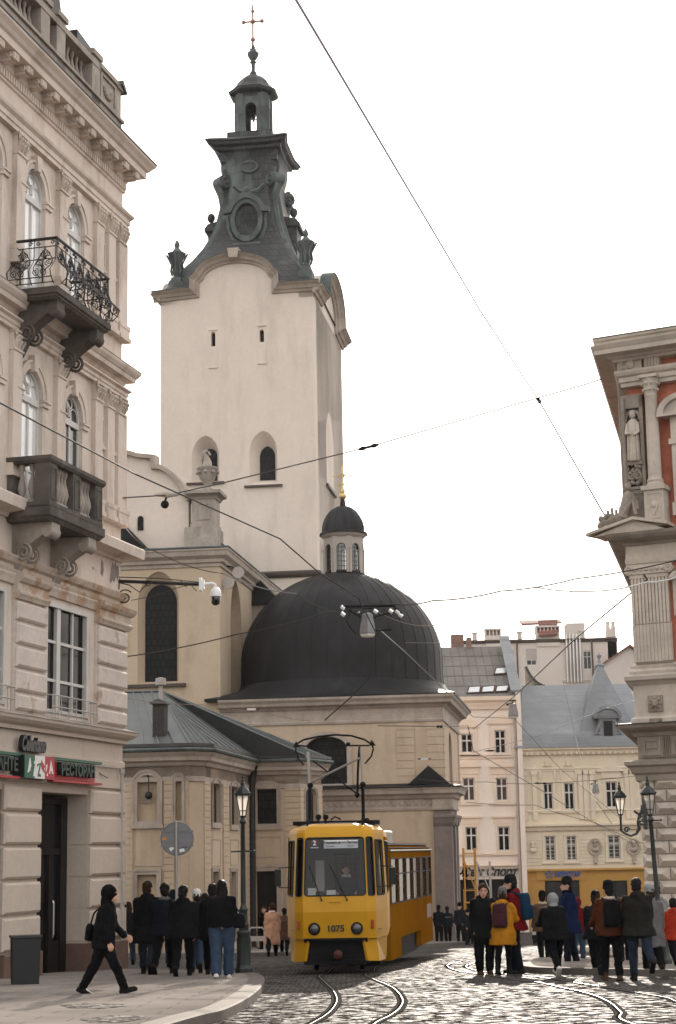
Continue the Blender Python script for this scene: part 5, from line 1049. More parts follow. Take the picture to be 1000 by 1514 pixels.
for i,o in enumerate(os_):
    x0,x1=o[0][0],o[1][0]; z0,z1=o[0][1],o[2][1]; c=(x0+x1)/2; g=MB(); g.ring(arch(x0-.17,x1+.17,z0-.12,z1+.17),o,-.06,.02); g.box(x0-.25,x1+.25,-.12,-.0005,z0-.22,z0-.12)
    if i in(0,1): g.ring(grow(arch(x0-.1,x1+.1,z1+.3,z1+1.3,'round',n=6),.14,False),arch(x0-.1,x1+.1,z1+.3,z1+1.3,'round',n=6),-.08,-.0005); g.prism([(c-.12,z1+1.2),(c+.12,z1+1.2),(c+.17,z1+1.6),(c-.17,z1+1.6)],'y',-.14,0)
    if i==2: g.prism([(c-1.0,z1+.7),(c+1.0,z1+.7),(c+1.0,z1+.8),(c,z1+1.25),(c-1.0,z1+.8)],'y',-.2,0); g.box(c-.7,c+.7,-.1,0,z1+.25,z1+.7)
    g.obj('window_trim',YLT,YT)
mb=MB()
for xx in(777,791,859,866.5,876.5,928,935): x=P(xx,1180)[0]; mb.box(x-.16,x+.16,-.1,-.0004,P(800,1215)[1]+.1,P(800,1146)[1]); mb.box(x-.22,x+.22,-.15,-.0006,P(800,1146)[1],P(800,1141)[1]); mb.cut()
mb.each('pilaster',YLT,YT)
hb(YT,P(850,1135)[1],.12,.25,YLT,'string_course',0,W1); hb(YT,P(850,1198)[1],.12,.2,YLT,'string_course',0.3,W1); hb(YT,P(850,1218)[1],.4,.45,YLT,'middle_cornice',0,W1); hb(YT,ez+.1,.4,.5,YLT,'cornice',0,W1)
mb=MB()
for k in range(24): mb.box(.1+.4*k,.22+.4*k,-.32,-.0,ez-.42,ez-.25)
for k in range(12): mb.box(.35+.8*k,.5+.8*k,-.18,-.0,P(850,1228)[1],P(850,1223)[1])
mb.obj('brackets',YLT,YT) if False else mb.obj('cornice_dentils',YLT,YT)
mb=MB(); zl=P(850,1272)[1]
for k in range(8): mb.box(.3,W1-.2,-.035,-.0003,zl+.25*k-.3,zl+.25*k-.275)
mb.obj('rustication_lines',YLP,YT)
def medal(x,z,oval):
    g=MB()
    if oval: g.ring([(x+.52*math.cos(a),z+.6*math.sin(a)) for a in [2*PI*k/16 for k in range(16)]],[(x+.36*math.cos(a),z+.42*math.sin(a)) for a in [2*PI*k/16 for k in range(16)]],-.14,0); g.box(x-.14,x+.14,-.12,0,z-1.0,z-.6); g.sphere((x,-.1,z-1.1),.14,6)
    g.sphere((x,-.1,z+.12),.16,8,.9,1,1.25); g.sphere((x,-.08,z-.2),.26,8,1.1,.5,.8); g.sphere((x,-.14,z+.3),.15,6)
    g.obj('medallion',CST if oval else YLT,YT,60)
medal(*P(788,1253),0); medal(*P(880,1252),1); medal(*P(937,1252),1)
# zinc roof and pyramid spire
ez2=ez+.1
mb=MB(); yA=P(770,1112)[1]; mb.loft([[(-.3,-.5,ez2),(-.3,-.42,ez2+.25),(-.15,-.2,ez2+.75),(.1,0,ez2+1.0),(1.1,6,18.0),(1.1,6.2,18.0),(-.3,12,ez2)],[(W1+.2,-.5,ez2),(W1+.2,-.42,ez2+.25),(W1+.05,-.2,ez2+.75),(W1-.2,0,ez2+1.0),(W1-.4,6,18.0),(W1-.4,6.2,18.0),(W1+.2,12,ez2)]]); mb.obj('roof',ZINC,YT)
sxm=P(897,1000)[0]; mb=MB(); b0,b1=P(862,1085)[0]-.2,P(946,1095)[0]-.1; zt=P(896,984,3)[1]
mb.loft([[(b0,.2,ez2+1.1),(b1,.2,ez2+1.1),(b1,7,ez2+1.1),(b0,7,ez2+1.1)],[(sxm-.14,3.2,zt),(sxm+.2,3.2,zt),(sxm+.2,3.8,zt),(sxm-.14,3.8,zt)]]); mb.lathe([(.3,0),(.4,.15),(.15,.35),(.1,.7),(.2,.9),(.05,1.1)],(sxm+.03,3.5,zt-.1),8); mb.obj('spire',ZINC,YT)
g=MB(); q=P(892,1067); q2=P(906,1090); x0,x1=q[0],q2[0]; z0,z1=P(899,1090)[1],P(899,1066)[1]; c=(x0+x1)/2
g.box(x0-.3,x1+.3,-.15,3,z0-.5,z1+.3); g.ring([(c-1.0,z1+.3)]+[(c+1.0*math.cos(PI-PI*k/10),z1+.35+.75*math.sin(PI*k/10)) for k in range(11)]+[(c+1.0,z1+.3)],[(c-.8,z1+.32)]+[(c+.78*math.cos(PI-PI*k/10),z1+.36+.5*math.sin(PI*k/10)) for k in range(11)]+[(c+.8,z1+.32)],-.35,1.5); g.prism([(c-.8,z1+.3)]+[(c+.8*math.cos(PI-PI*k/10),z1+.33+.52*math.sin(PI*k/10)) for k in range(11)]+[(c+.8,z1+.3)],'y',-.2,2); g.box(c-.95,c+.95,-.3,1,z1+.18,z1+.3)
for s in(-1,1): g.tube(spiral((c+s*.75,-.1,z0+.05),.3,.05,1.3,((1,0,0),(0,0,1)),n=12),.1,5); g.tube([(c+s*.45,-.12,z1),(c+s*.6,-.12,z0+.9),(c+s*.95,-.12,z0+.2)],.12,5)
g.box(c-1.2,c+1.2,-.2,2.,z0-.5,z0-.28); g.obj('dormer',ZINC,YT)
g=MB(); g.box(x0,x1,-.2,-.14,z0,z1); g.obj('dormer_window',GLASSD,YT)
BLU=mat('sign_blue',(.03,.10,.30),rough=.5,bump=0,fine=0)
s6=thing('shop_sign','blue capital letters and star outline on the ochre shop front','sign',H.w(hx0+P(838,1293)[0],-.2,P(838,1293)[1]),0)
text('КИЇВСТАР',.46,BLU,'lettering',s6,(.05,0,0),ext=.04,bold=.012,sx=.78)
mb=MB(); st=lambda R_,r_:[((R_ if k%2==0 else r_)*math.sin(k*PI/5)-1.28,(R_ if k%2==0 else r_)*math.cos(k*PI/5)+.02) for k in range(10)]
mb.ring(st(.38,.16),st(.22,.1),-.06,0); mb.obj('star',BLU,s6)
# rear house
H2=hframe(150); _P=H2.p; hx0=10.5; P=lambda x,y,d=0:(_P(x,y,d)[0]-hx0,_P(x,y,d)[1]); W1=13.2
QT=thing('rear_house','tall pale rendered house behind the roofs with chimneys and steel flues','house',H2.w(hx0,0,0),0)
zt=P(760,948)[1]; w1=[arch(P(a,1)[0],P(b,1)[0],P(a,d)[1],P(a,c)[1]) for a,b,c,d in((712,725,962,985),(741,756,960,985))]; w2=arch(P(862,970)[0],P(875,970)[0],P(868,990)[1],P(868,962)[1]); dk=arch(P(864,1020)[0],P(881,1020)[0],P(870,1052)[1],P(870,1014)[1])
mb=MB(); wall(mb,0,W1,-1,zt,w1+[w2,dk],0,.25); mb.box(0,W1,.4,10,-1,zt); mb.poly([(W1,0,-1),(W1,.4,-1),(W1,.4,zt),(W1,0,zt)]); mb.poly([(0,0,-1),(0,.4,-1),(0,.4,zt),(0,0,zt)]); mb.obj('wall',RRP,QT)
for o in w1: window(QT,arch(o[0][0],o[1][0],o[0][1],o[2][1]-.9),.06,fm=WHT,gm=GRL,fw=.09,vert=((o[0][0]+o[1][0])/2,)); g=MB(); g.box(o[0][0],o[1][0],.02,.15,o[2][1]-.9,o[2][1]); g.obj('shutter_box',PIPE,QT)
window(QT,w2,.06,fm=WHT,gm=GRL,fw=.09,vert=((w2[0][0]+w2[1][0])/2,),horiz=(w2[0][1]+1.1,)); g=MB(); g.poly([(p[0],.2,p[1]) for p in dk]); g.obj('shutter',ANTH,QT)
hb(QT,zt+.12,.25,.3,TIN,'eaves',0,W1); hb(QT,P(868,1005)[1],.12,.2,RRP,'string_course',8.4,W1)
mb=MB()
for a,b,c in((687,707,930),(757,788,926)):
    x0,x1=P(a,1)[0],P(b,1)[0]; z1=P(a,c)[1]; mb.box(x0,x1,-.1,1.2,zt-.5,z1-.6); mb.box(x0-.06,x1+.06,-.16,1.26,z1-.15,z1); n=int((x1-x0)/.28)
    for k in range(n+1): t=x0+(x1-x0)*k/n; mb.box(t-.05,t+.05,-.1,1.2,z1-.6,z1-.15)
    mb.box(x0+.1,x1-.1,.3,.8,z1-.6,z1-.15); mb.box(x0-.05,x1+.05,-.15,1.25,zt+.1,zt+.25); mb.cut()
x0=P(898,940)[0]; mb.box(x0,x0+.75,0,1,zt-4.5,zt+.9)
for k in(0,.45): mb.lathe([(.16,0),(.2,.1),(.14,.5),(.2,.65),(.1,.66)],(x0+.15+k,.4,zt+.9),8)
mb.cut(); mb.each('chimney',RRP,QT)
mb=MB(); 
for a in(672,734,900,820): x=P(a,1)[0]; mb.box(x-.18,x+.18,.2,.6,zt,zt+.75); mb.box(x-.24,x+.24,.14,.66,zt+.75,zt+.85); mb.cut()
mb.each('vent_stack',RRP,QT)
TILE=mat('tile_roof',(.26,.115,.08),rough=.8,var=.15,bump=.3,brick=(.3,.25,.03,(.21,.095,.07),(.10,.045,.035)))
mb=MB(); a=P(773,913); b=P(829,911); mb.loft([[(a[0],.9,P(773,920)[1]),(b[0]+.2,.9,P(829,918)[1]),(b[0]+.2,2.6,P(829,910)[1]),(a[0],2.6,P(773,912)[1])],[(a[0],.9,P(773,921)[1]-.12),(b[0]+.2,.9,P(829,918)[1]-.12),(b[0]+.2,2.6,P(829,910)[1]-.12),(a[0],2.6,P(773,912)[1]-.12)]]); c=P(797,940); d=P(822,938)
mb.loft([[(c[0]-.05,-.5,c[1]),(d[0]+.1,-.5,d[1]),(d[0]+.3,1.,P(826,914)[1]),(c[0]+.1,1.,P(799,915)[1])],[(c[0]-.05,-.45,c[1]-.15),(d[0]+.1,-.45,d[1]-.15),(d[0]+.3,1.,P(826,914)[1]-.2),(c[0]+.1,1.,P(799,915)[1]-.2)]]); mb.obj('tile_roof',TILE,QT)
mb=MB(); mb.box(P(800,1)[0],P(824,1)[0],0.3,2.4,zt,P(800,918)[1]-.2); mb.obj('roof_cabin',RRP,QT)
ST=mat('flue_steel',(.6,.58,.56),rough=.3,metal=.8,bump=0,fine=0)
mb=MB()
for k in range(5): x=P(797+4.6*k,1)[0]; mb.tube([(x,-.18,P(800,1010)[1]),(x,-.18,P(800,938)[1])],.085,7); mb.cut()
mb.each('flue_pipe',ST,QT)
mb=MB(); 
for x in(P(729,1)[0],P(832,1)[0]): mb.tube([(x,-.1,zt),(x,-.1,8)],.07,5); mb.cut()
mb.each('downpipe',TIN,QT)
# low link building with the curved fire wall, dark-roofed house, gabled house
GT=thing('gabled_house','pale gable end with a red tiled verge just left of the palace pilaster','house',H2.w(_P(908,1000)[0],-4,0),0)
mb=MB(); gp=_P(931,957,-4); x0=_P(905,1010,-4)[0]; bx=_P(908,1000)[0]; mb.prism([(x0-bx-1.0,0),(7,0),(7,18),(gp[0]-bx,gp[1]),(x0-bx-.6,_P(905,980,-4)[1])],'y',0,6); mb.obj('wall',RRP,GT)
mb=MB(); a=Vector((x0-bx-.8,0,_P(903,984,-4)[1])); b=Vector((gp[0]-bx,0,gp[1]+.05)); c=Vector((7.2,0,18.1)); mb.loft([[a+Vector((0,-.3,0)),a+Vector((0,6,0)),a+Vector((0,6,.15)),a+Vector((0,-.3,.15))],[b+Vector((0,-.3,0)),b+Vector((0,6,0)),b+Vector((0,6,.18)),b+Vector((0,-.3,.18))],[c+Vector((0,-.3,0)),c+Vector((0,6,0)),c+Vector((0,6,.15)),c+Vector((0,-.3,.15))]]); mb.obj('roof',TILE,GT)
DT=thing('dark_roofed_house','house with dark corrugated roof and brick chimney wedged between the dome and the pink house','house',H2.w(_P(655,1000)[0],-8,0),0)
H3=hframe(142); bx=_P(655,1000)[0]; ox=lambda x,y,d=0:(H3.p(x,y,d)[0]-bx,d,H3.p(x,y,d)[1])
mb=MB(); mb.poly([ox(630,1040,0),ox(672,1036,0),ox(692,984,5),ox(640,986,5)]); 
for k in range(22): 
    t=k/21; mb.tube([Vector(ox(630,1040)).lerp(Vector(ox(672,1036)),t),Vector(ox(640,986,5)).lerp(Vector(ox(692,984,5)),t)],.06,4)
mb.obj('roof',DKM,DT); mb=MB(); a,b=ox(632,1040),ox(672,1037); mb.box(a[0],b[0],.1,6,0,b[2]-.1); mb.obj('wall',RRP,DT)
mb=MB(); a,b=ox(667,985,4),ox(688,966,4); mb.box(a[0],b[0],4,5,a[2]-1,b[2]); mb.obj('chimney',BRK,DT)
mb=MB(); a,b=ox(660,985,5.5),ox(688,966,5.5); mb.box(a[0],b[0],5.5,6,a[2]-1,b[2]-.5); mb.box(a[0]-.1,b[0]+.1,5.4,6.1,b[2],b[2]+.12)
for k in range(6): mb.box(a[0]+k*.28,a[0]+.08+k*.28,5.5,6,b[2]-.5,b[2])
mb.obj('vented_chimney',RRP,DT)
LT=thing('link_building','dark maroon roof hut with a parabolic fire wall between the pink and yellow houses','building',H.w(14,5,0),0)
H4=hframe(134); lx=lambda x,y,d=0:(H4.p(x,y,d)[0]-14,H4.p(x,y,d)[1])
mb=MB(); a,b=lx(792,1060),lx(806,1016); mb.box(a[0],b[0],1.1,1.4,a[1]-2,b[1]); mb.obj('hut_wall',ANTH,LT)
mb=MB(); cpts=[lx(777,990,.5),lx(784,1003,.5),lx(793,1013,.5),lx(805,1020,.5),lx(818,1030,.5),lx(830,1042,.5),lx(837,1053,.5)]; mb.prism([(cpts[0][0],8)]+[(cpts[-1][0],8)]+cpts[::-1],'y',1.5,1.8); mb.obj('fire_wall',mat('fire_wall_mossy',(.36,.31,.25),var=.15,dirt=(.17,.14,.10),dsc=1.2,dlo=.45,dhi=.7,bump=.2),LT)
mb=MB(); mb.X=XZ; mb.sweep([(-.12,-1.85),(.05,-1.85),(.05,-1.4),(-.12,-1.4)],cpts); mb.X=None; mb.obj('coping',DKM,LT)
# ================================================================ ground, pavements, rails
def ground_mat(name,bw,bh,c1,c2,mo,rough=(.5,.8),bump=1.,dist=.05,spec=.22,stain=(.5,.75,.5)):
    m_=bpy.data.materials.new(name); m_.use_nodes=True; n=m_.node_tree; N=n.nodes; K=n.links; b=N['Principled BSDF']; tc=N.new('ShaderNodeTexCoord')
    nz=N.new('ShaderNodeTexNoise'); nz.inputs['Scale'].default_value=2.2; nz.inputs['Detail'].default_value=3; K.new(tc.outputs['Object'],nz.inputs['Vector'])
    sb=N.new('ShaderNodeVectorMath'); sb.operation='SUBTRACT'; K.new(nz.outputs['Color'],sb.inputs[0]); sb.inputs[1].default_value=(.5,.5,.5)
    ml=N.new('ShaderNodeVectorMath'); ml.operation='SCALE'; ml.inputs['Scale'].default_value=dist*4; K.new(sb.outputs[0],ml.inputs[0])
    ad=N.new('ShaderNodeVectorMath'); K.new(tc.outputs['Object'],ad.inputs[0]); K.new(ml.outputs[0],ad.inputs[1])
    bt=N.new('ShaderNodeTexBrick'); bt.inputs['Scale'].default_value=1; bt.inputs['Brick Width'].default_value=bw; bt.inputs['Row Height'].default_value=bh; bt.inputs['Mortar Size'].default_value=.022; bt.inputs['Mortar Smooth'].default_value=.6
    bt.inputs['Color1'].default_value=(*lin(c1),1); bt.inputs['Color2'].default_value=(*lin(c2),1); bt.inputs['Mortar'].default_value=(*lin(mo),1); K.new(ad.outputs[0],bt.inputs['Vector'])
    n2=N.new('ShaderNodeTexNoise'); n2.inputs['Scale'].default_value=.5; n2.inputs['Detail'].default_value=6; K.new(tc.outputs['Object'],n2.inputs['Vector'])
    r2=N.new('ShaderNodeMapRange'); r2.inputs[1].default_value=.35; r2.inputs[2].default_value=.7; r2.inputs[3].default_value=.7; r2.inputs[4].default_value=1.15; K.new(n2.outputs['Fac'],r2.inputs[0])
    mx=N.new('ShaderNodeMix'); mx.data_type='RGBA'; mx.blend_type='MULTIPLY'; mx.inputs[0].default_value=1; K.new(bt.outputs['Color'],mx.inputs[6]); K.new(r2.outputs[0],mx.inputs[7]); K.new(mx.outputs[2],b.inputs['Base Color'])
    n3=N.new('ShaderNodeTexNoise'); n3.inputs['Scale'].default_value=9; n3.inputs['Detail'].default_value=4; K.new(tc.outputs['Object'],n3.inputs['Vector'])
    rr=N.new('ShaderNodeMapRange'); rr.inputs[1].default_value=.3; rr.inputs[2].default_value=.7; rr.inputs[3].default_value=rough[0]; rr.inputs[4].default_value=rough[1]; K.new(n3.outputs['Fac'],rr.inputs[0]); K.new(rr.outputs[0],b.inputs['Roughness'])
    q_=N.new('ShaderNodeMapRange'); q_.inputs[1].default_value=.5; q_.inputs[2].default_value=.72; q_.inputs[3].default_value=0.; q_.inputs[4].default_value=spec*1.1; n4=N.new('ShaderNodeTexNoise'); n4.inputs['Scale'].default_value=5.; n4.inputs['Detail'].default_value=3; K.new(tc.outputs['Object'],n4.inputs['Vector']); K.new(n4.outputs['Fac'],q_.inputs[0]); K.new(q_.outputs[0],b.inputs['Specular IOR Level'])
    h=N.new('ShaderNodeMath'); h.operation='MULTIPLY_ADD'; K.new(bt.outputs['Fac'],h.inputs[0]); h.inputs[1].default_value=-1.0; 
    # each stone has its own tilt and height
    vr=N.new('ShaderNodeMapping'); vr.inputs['Scale'].default_value=(1/bw,1/bh,1); K.new(ad.outputs[0],vr.inputs['Vector']); vo=N.new('ShaderNodeTexNoise'); vo.inputs['Scale'].default_value=1.1; vo.inputs['Detail'].default_value=2; K.new(vr.outputs[0],vo.inputs['Vector'])
    h2=N.new('ShaderNodeMath'); h2.operation='MULTIPLY_ADD'; K.new(vo.outputs['Fac'],h2.inputs[0]); h2.inputs[1].default_value=1.0; K.new(n3.outputs['Fac'],h2.inputs[2]); K.new(h2.outputs[0],h.inputs[2])
    bn=N.new('ShaderNodeBump'); bn.inputs['Strength'].default_value=bump; bn.inputs['Distance'].default_value=.03; K.new(h.outputs[0],bn.inputs['Height']); K.new(bn.outputs[0],b.inputs['Normal']); return m_
COB=ground_mat('cobbles',.20,.24,(.12,.108,.10),(.07,.063,.059),(.016,.0145,.013),spec=.05)
PAVE=ground_mat('pavement_asphalt',.9,.6,(.24,.213,.19),(.23,.204,.183),(.16,.14,.125),rough=(.75,.95),bump=.1,dist=.01,spec=.0)
KERB=mat('kerb_granite',(.16,.14,.122),spec=.05,rough=.8,var=.2,sc_=2,bump=.3,fine=.2,dirt=(.09,.075,.065),dsc=2,dlo=.5,dhi=.7)
mb=MB(); Xs=[-400,400]; mb.poly([(-400,-60,gz(-60)),(400,-60,gz(-60)),(400,500,gz(500)),(-400,500,gz(500))]); tag(mb.obj('cobbled_street',COB),None,None,kind='structure')
def slab(name,pts,h,m_,kerb_from=None,kerb=True):
    mb=MB(); top=[(p[0],p[1],gz(p[1])+h) for p in pts]; mb.poly(top); n=len(pts)
    for k in range(n):
        a,b=pts[k],pts[(k+1)%n]; mb.poly([(a[0],a[1],gz(a[1])-.05),(b[0],b[1],gz(b[1])-.05),(b[0],b[1],gz(b[1])+h),(a[0],a[1],gz(a[1])+h)])
    tag(mb.obj(name,m_),None,None,kind='structure')
def kerbline(name,pts,h,w_=.28):
    mb=MB(); P_=[Vector((p[0],p[1],0)) for p in pts]; L_=[];
    for i in range(len(P_)):
        t=(P_[min(i+1,len(P_)-1)]-P_[max(i-1,0)]).normalized(); nrm=Vector((-t.y,t.x,0)); L_.append([(q.x,q.y,gz(q.y)+z) for q,z in((P_[i]+nrm*-.02,-.05),(P_[i]+nrm*-.02,h-.01),(P_[i]+nrm*.01,h+.006),(P_[i]+nrm*w_,h+.006),(P_[i]+nrm*w_,-.05))])
    mb.loft(L_,cap=True); tag(mb.obj(name,KERB),None,None,kind='structure')
HP=.13
def spl(pts,n=8):
    out=[]; P_=[Vector(p) for p in pts]; P_=[P_[0]*2-P_[1]]+P_+[P_[-1]*2-P_[-2]]
    for i in range(1,len(P_)-2):
        for k in range(n):
            t=k/n; a,b,c,d=P_[i-1:i+3]; out.append(.5*((2*b)+(c-a)*t+(2*a-5*b+4*c-d)*t*t+(3*b-a-3*c+d)*t**3))
    return out+[P_[-2]]
kp=[G(x,y,HP) for x,y in((200,1530),(245,1514),(298,1499),(331,1491),(364,1475),(385,1458),(389,1444),(372,1437),(330,1434),(180,1432))]
kc=spl([(-2.6,6,0),(-2.9,13,0)]+[(p.x,p.y,0) for p in kp])
slab('pavement',[(p.x,p.y) for p in kc]+[(-9,kc[-1].y),(-14,30),(-14,6)],HP,PAVE)
kerbline('kerb',[(p.x,p.y) for p in kc],HP)
fk=[G(x,y) for x,y in((150,1415),(300,1415),(420,1413),(480,1409),(600,1402),(640,1399),(690,1396.5))]; fk=[(p.x,p.y) for p in fk]
slab('far_pavement',fk+[(7.6,130),(-14,130),(-14,fk[0][1])],.12,PAVE); kerbline('far_kerb',fk+[(7.6,130)],.12)
ik=[G(x,y) for x,y in((1080,1447),(1000,1443),(860,1440),(800,1437.5),(786,1431),(789,1425),(805,1422),(860,1421))]; ip=spl([(p.x,p.y,0) for p in ik],5)
slab('traffic_island',[(p.x,p.y) for p in ip]+[(7.0,44),(7.2,60),(30,60),(30,32)],.12,PAVE); kerbline('island_kerb',[(p.x,p.y) for p in ip][::-1]+[],.12) if False else kerbline('island_kerb',[(p.x,p.y) for p in ip[::-1]][::-1],.12)
for q,nm in((((92,1486),(130,1483),(178,1484.5),(190,1487),(150,1490.5),(105,1490)),'worn_paving'),(((122,1506),(165,1501),(212,1502),(215,1505),(180,1511),(130,1511)),'worn_paving')):
    pts=[G(x,y,HP+.006) for x,y in q]; mb=MB(); c=sum(pts,Vector())/len(pts); out=[]
    for i,p in enumerate(pts):
        nx=pts[(i+1)%len(pts)]
        for k in range(4): r_=p.lerp(nx,k/4); out.append(c+(r_-c)*(.88+.24*random.random()))
    mb.poly([(p.x,p.y,gz(p.y)+HP+.006) for p in out]); tag(mb.obj(nm,ground_mat('broken_stones',.16,.11,(.20,.178,.16),(.155,.137,.123),(.08,.07,.063),rough=(.7,.9),dist=.1)),None,None,kind='structure')
STEEL=mat('rail_steel',(.06,.055,.05),rough=.6,spec=.0,var=.15,bump=.02,fine=0); RUT=mat('rail_groove',(.02,.018,.016),rough=.9,bump=0,spec=0)
def rail(par,px):
    P_=[(p.x,p.y,0) for p in px]; S_=spl(P_,8); mb=MB(); g=MB(); A=[];B_=[];C_=[];E_=[]
    for i,p in enumerate(S_):
        t=(S_[min(i+1,len(S_)-1)]-S_[max(i-1,0)]); t.normalize(); nn=Vector((-t.y,t.x,0)); f=lambda o,z:(p.x+nn.x*o,p.y+nn.y*o,gz(p.y)+z)
        A.append([f(-.09,.0),f(-.09,.008),f(-.025,.008),f(-.025,0)]); E_.append([f(-.032,.0),f(-.032,.0095),f(-.022,.0095),f(-.022,0)]); C_.append([f(.02,0),f(.02,.008),f(.05,.008),f(.05,0)]); B_.append([f(-.1,.001),f(-.1,.004),f(.06,.004),f(.06,.001)])
    mb.loft(A); mb.loft(C_); g.loft(B_); rl=mb.obj('rail',STEEL,par); g.obj('groove',RUT,rl); h=MB(); h.loft(E_); h.obj('worn_edge',mat('rail_worn',(.25,.24,.23),rough=.4,metal=.8,bump=0,fine=0),rl)
T1=thing('tram_track','pair of grooved rails curving out from under the yellow tram towards the camera','tram track')
r1=[(454,1516),(478,1502),(490,1491),(496,1478),(490,1464),(478,1452),(470,1443)]; r2=[(548,1516),(574,1502),(590,1489),(592,1476),(578,1460),(553,1449),(538,1441)]
ex1=[G(x,y) for x,y in r1]; ex2=[G(x,y) for x,y in r2]
def bend(ex,dx,off): return [Vector((ex[0].x+dx,14,0))]+ex+[Vector((off+.04*(y-40),y,0)) for y in(41,46)]+[Vector((off+.2+.245*(y-46),y,0)) for y in(50,56)]+[Vector((off+2.7+.5*(y-56),y,0)) for y in(62,70)]
rail(T1,bend(ex1,-.6,-.5)); rail(T1,bend(ex2,-.6,.55))
T2=thing('tram_track','pair of grooved rails curving past the people on the bright cobbles at right','tram track')
q1=[(931,1514),(915,1497),(898,1482),(870,1470),(832,1461),(795,1453),(760,1449),(720,1442),(682,1437),(663,1431),(662,1426),(680,1422)]
e2=[G(x,y) for x,y in q1]; rail(T2,[Vector((3.6,14,0))]+e2); rail(T2,[Vector((4.7,14,0)),Vector((4.9,21,0))]+[G(x,y) for x,y in((1010,1484),(985,1476),(952,1470),(905,1462),(860,1455),(805,1446),(750,1441),(715,1437),(692,1432),(688,1428),(700,1424))])
# ================================================================ street furniture
GREEN=mat('lamp_green_black',(.012,.018,.017),rough=.38,var=.3,sc_=3,bump=.08,fine=.1,spec=.5)
def glow(name,c):
    m_=bpy.data.materials.new(name); m_.use_nodes=True; n=m_.node_tree; N=n.nodes; N.clear(); o=N.new('ShaderNodeOutputMaterial'); t=N.new('ShaderNodeBsdfTranslucent'); t.inputs[0].default_value=(*c,1); d=N.new('ShaderNodeBsdfTransparent'); d.inputs[0].default_value=(.9,.88,.85,1); g=N.new('ShaderNodeBsdfGlossy'); g.inputs[1].default_value=.15; a=N.new('ShaderNodeMixShader'); a.inputs[0].default_value=.45; b=N.new('ShaderNodeMixShader'); b.inputs[0].default_value=.08
    n.links.new(t.outputs[0],a.inputs[1]); n.links.new(d.outputs[0],a.inputs[2]); n.links.new(a.outputs[0],b.inputs[1]); n.links.new(g.outputs[0],b.inputs[2]); n.links.new(b.outputs[0],o.inputs[0]); return m_
FROST=glow('lantern_pane',(.85,.82,.78))
def lantern(par,z,s=1.):
    a0,a1,h=.075*s,.185*s,.53*s; mb=MB(); n=6
    c=lambda r,zz,k:(r*math.cos(2*PI*k/n+PI/6),r*math.sin(2*PI*k/n+PI/6),zz)
    for k in range(n): mb.tube([c(a0,z,k),c(a1,z+h,k)],.013*s,4)
    for r,zz in((a0,z),(a0*.75+a1*.25,z+h*.25),(a1,z+h)): mb.tube([c(r,zz,k) for k in range(n)],.012*s,4,closed=True)
    mb.lathe([(.03*s,z-.16*s),(.05*s,z-.1*s),(.03*s,z-.06*s),(.08*s,z-.02*s),(.085*s,z)],(0,0,0),8)
    f=mb.obj('lantern_frame',GREEN,par)
    for k in range(n): g=MB(); g.poly([c(a0*.97,z,k),c(a0*.97,z,(k+1)%n),c(a1*.97,z+h,(k+1)%n),c(a1*.97,z+h,k)]); g.obj('pane',FROST,f)
    mb=MB(); mb.loft([[c(r,z+h+zz,k) for k in range(n)] for r,zz in((a1*1.12,-.02*s),(a1*1.2,.03*s),(a1*.9,.12*s),(a1*.5,.2*s),(a1*.32,.22*s),(a1*.32,.28*s),(a1*.42,.29*s),(a1*.2,.34*s))]); mb.lathe([(.03*s,.3*s),(.045*s,.37*s),(.02*s,.4*s),(.035*s,.44*s),(.002,.52*s)],(0,0,z+h),8)
    for k in range(n): mb.sphere(c(a1*1.18,z+h+.04*s,k),.022*s,5)
    mb.obj('lantern_roof',GREEN,par)
def street_lamp(p,label,tilt=0,top=(357,1145)):
    t=thing('street_lamp',label,'street lamp',p,0); k=(at(*top,p.y).z-p.z)/4.91; t.scale=(k,k,k); t.rotation_euler=(0,tilt,0)
    mb=MB(); o8=lambda r,z:[(r*math.cos(PI/8+k*PI/4),r*math.sin(PI/8+k*PI/4),z) for k in range(8)]
    mb.loft([o8(r,z) for r,z in((.235,-.05),(.235,.1),(.205,.14),(.19,.2),(.165,.9),(.175,.95),(.19,.98),(.15,1.03))]); mb.lathe([(.13,1.0),(.125,1.12),(.145,1.16),(.11,1.22),(.1,1.5),(.12,1.54),(.085,1.6),(.07,1.66)],(0,0,0),14); 
    for k in range(8): a=k*PI/4; mb.box(.16*math.cos(a)-.015,.16*math.cos(a)+.015,.16*math.sin(a)-.015,.16*math.sin(a)+.015,.22,.85)
    mb.obj('base',GREEN,t,30)
    mb=MB(); mb.lathe([(.062,1.6),(.055,2.6),(.048,3.65),(.07,3.68),(.1,3.72),(.06,3.78),(.03,3.85)],(0,0,0),12)
    for k in range(8): a=k*PI/4; mb.tube([(.058*math.cos(a),.058*math.sin(a),1.68),(.047*math.cos(a),.047*math.sin(a),3.6)],.008,3)
    mb.obj('post',GREEN,t,40)
    mb=MB(); mb.tube([(-.28,0,2.98),(.28,0,2.98)],.022,6); mb.sphere((-.28,0,2.98),.03,6); mb.sphere((.28,0,2.98),.03,6); mb.obj('ladder_bar',GREEN,t)
    lantern(t,3.86); return t
street_lamp(G(361,1438,HP),'black cast-iron street lamp on the pavement corner beside the tram')
l2=street_lamp(G(981,1425,.12),'black cast-iron street lamp leaning slightly among the people at right',rad(-2.2),(962,1145))
for ch in l2.children:
    if ch.name.startswith('ladder'): ch.location.z=.72
wl=thing('wall_lamp','black lantern on a curled wall bracket at the palace corner','wall lamp',at(917.5,1204,46.4),0)
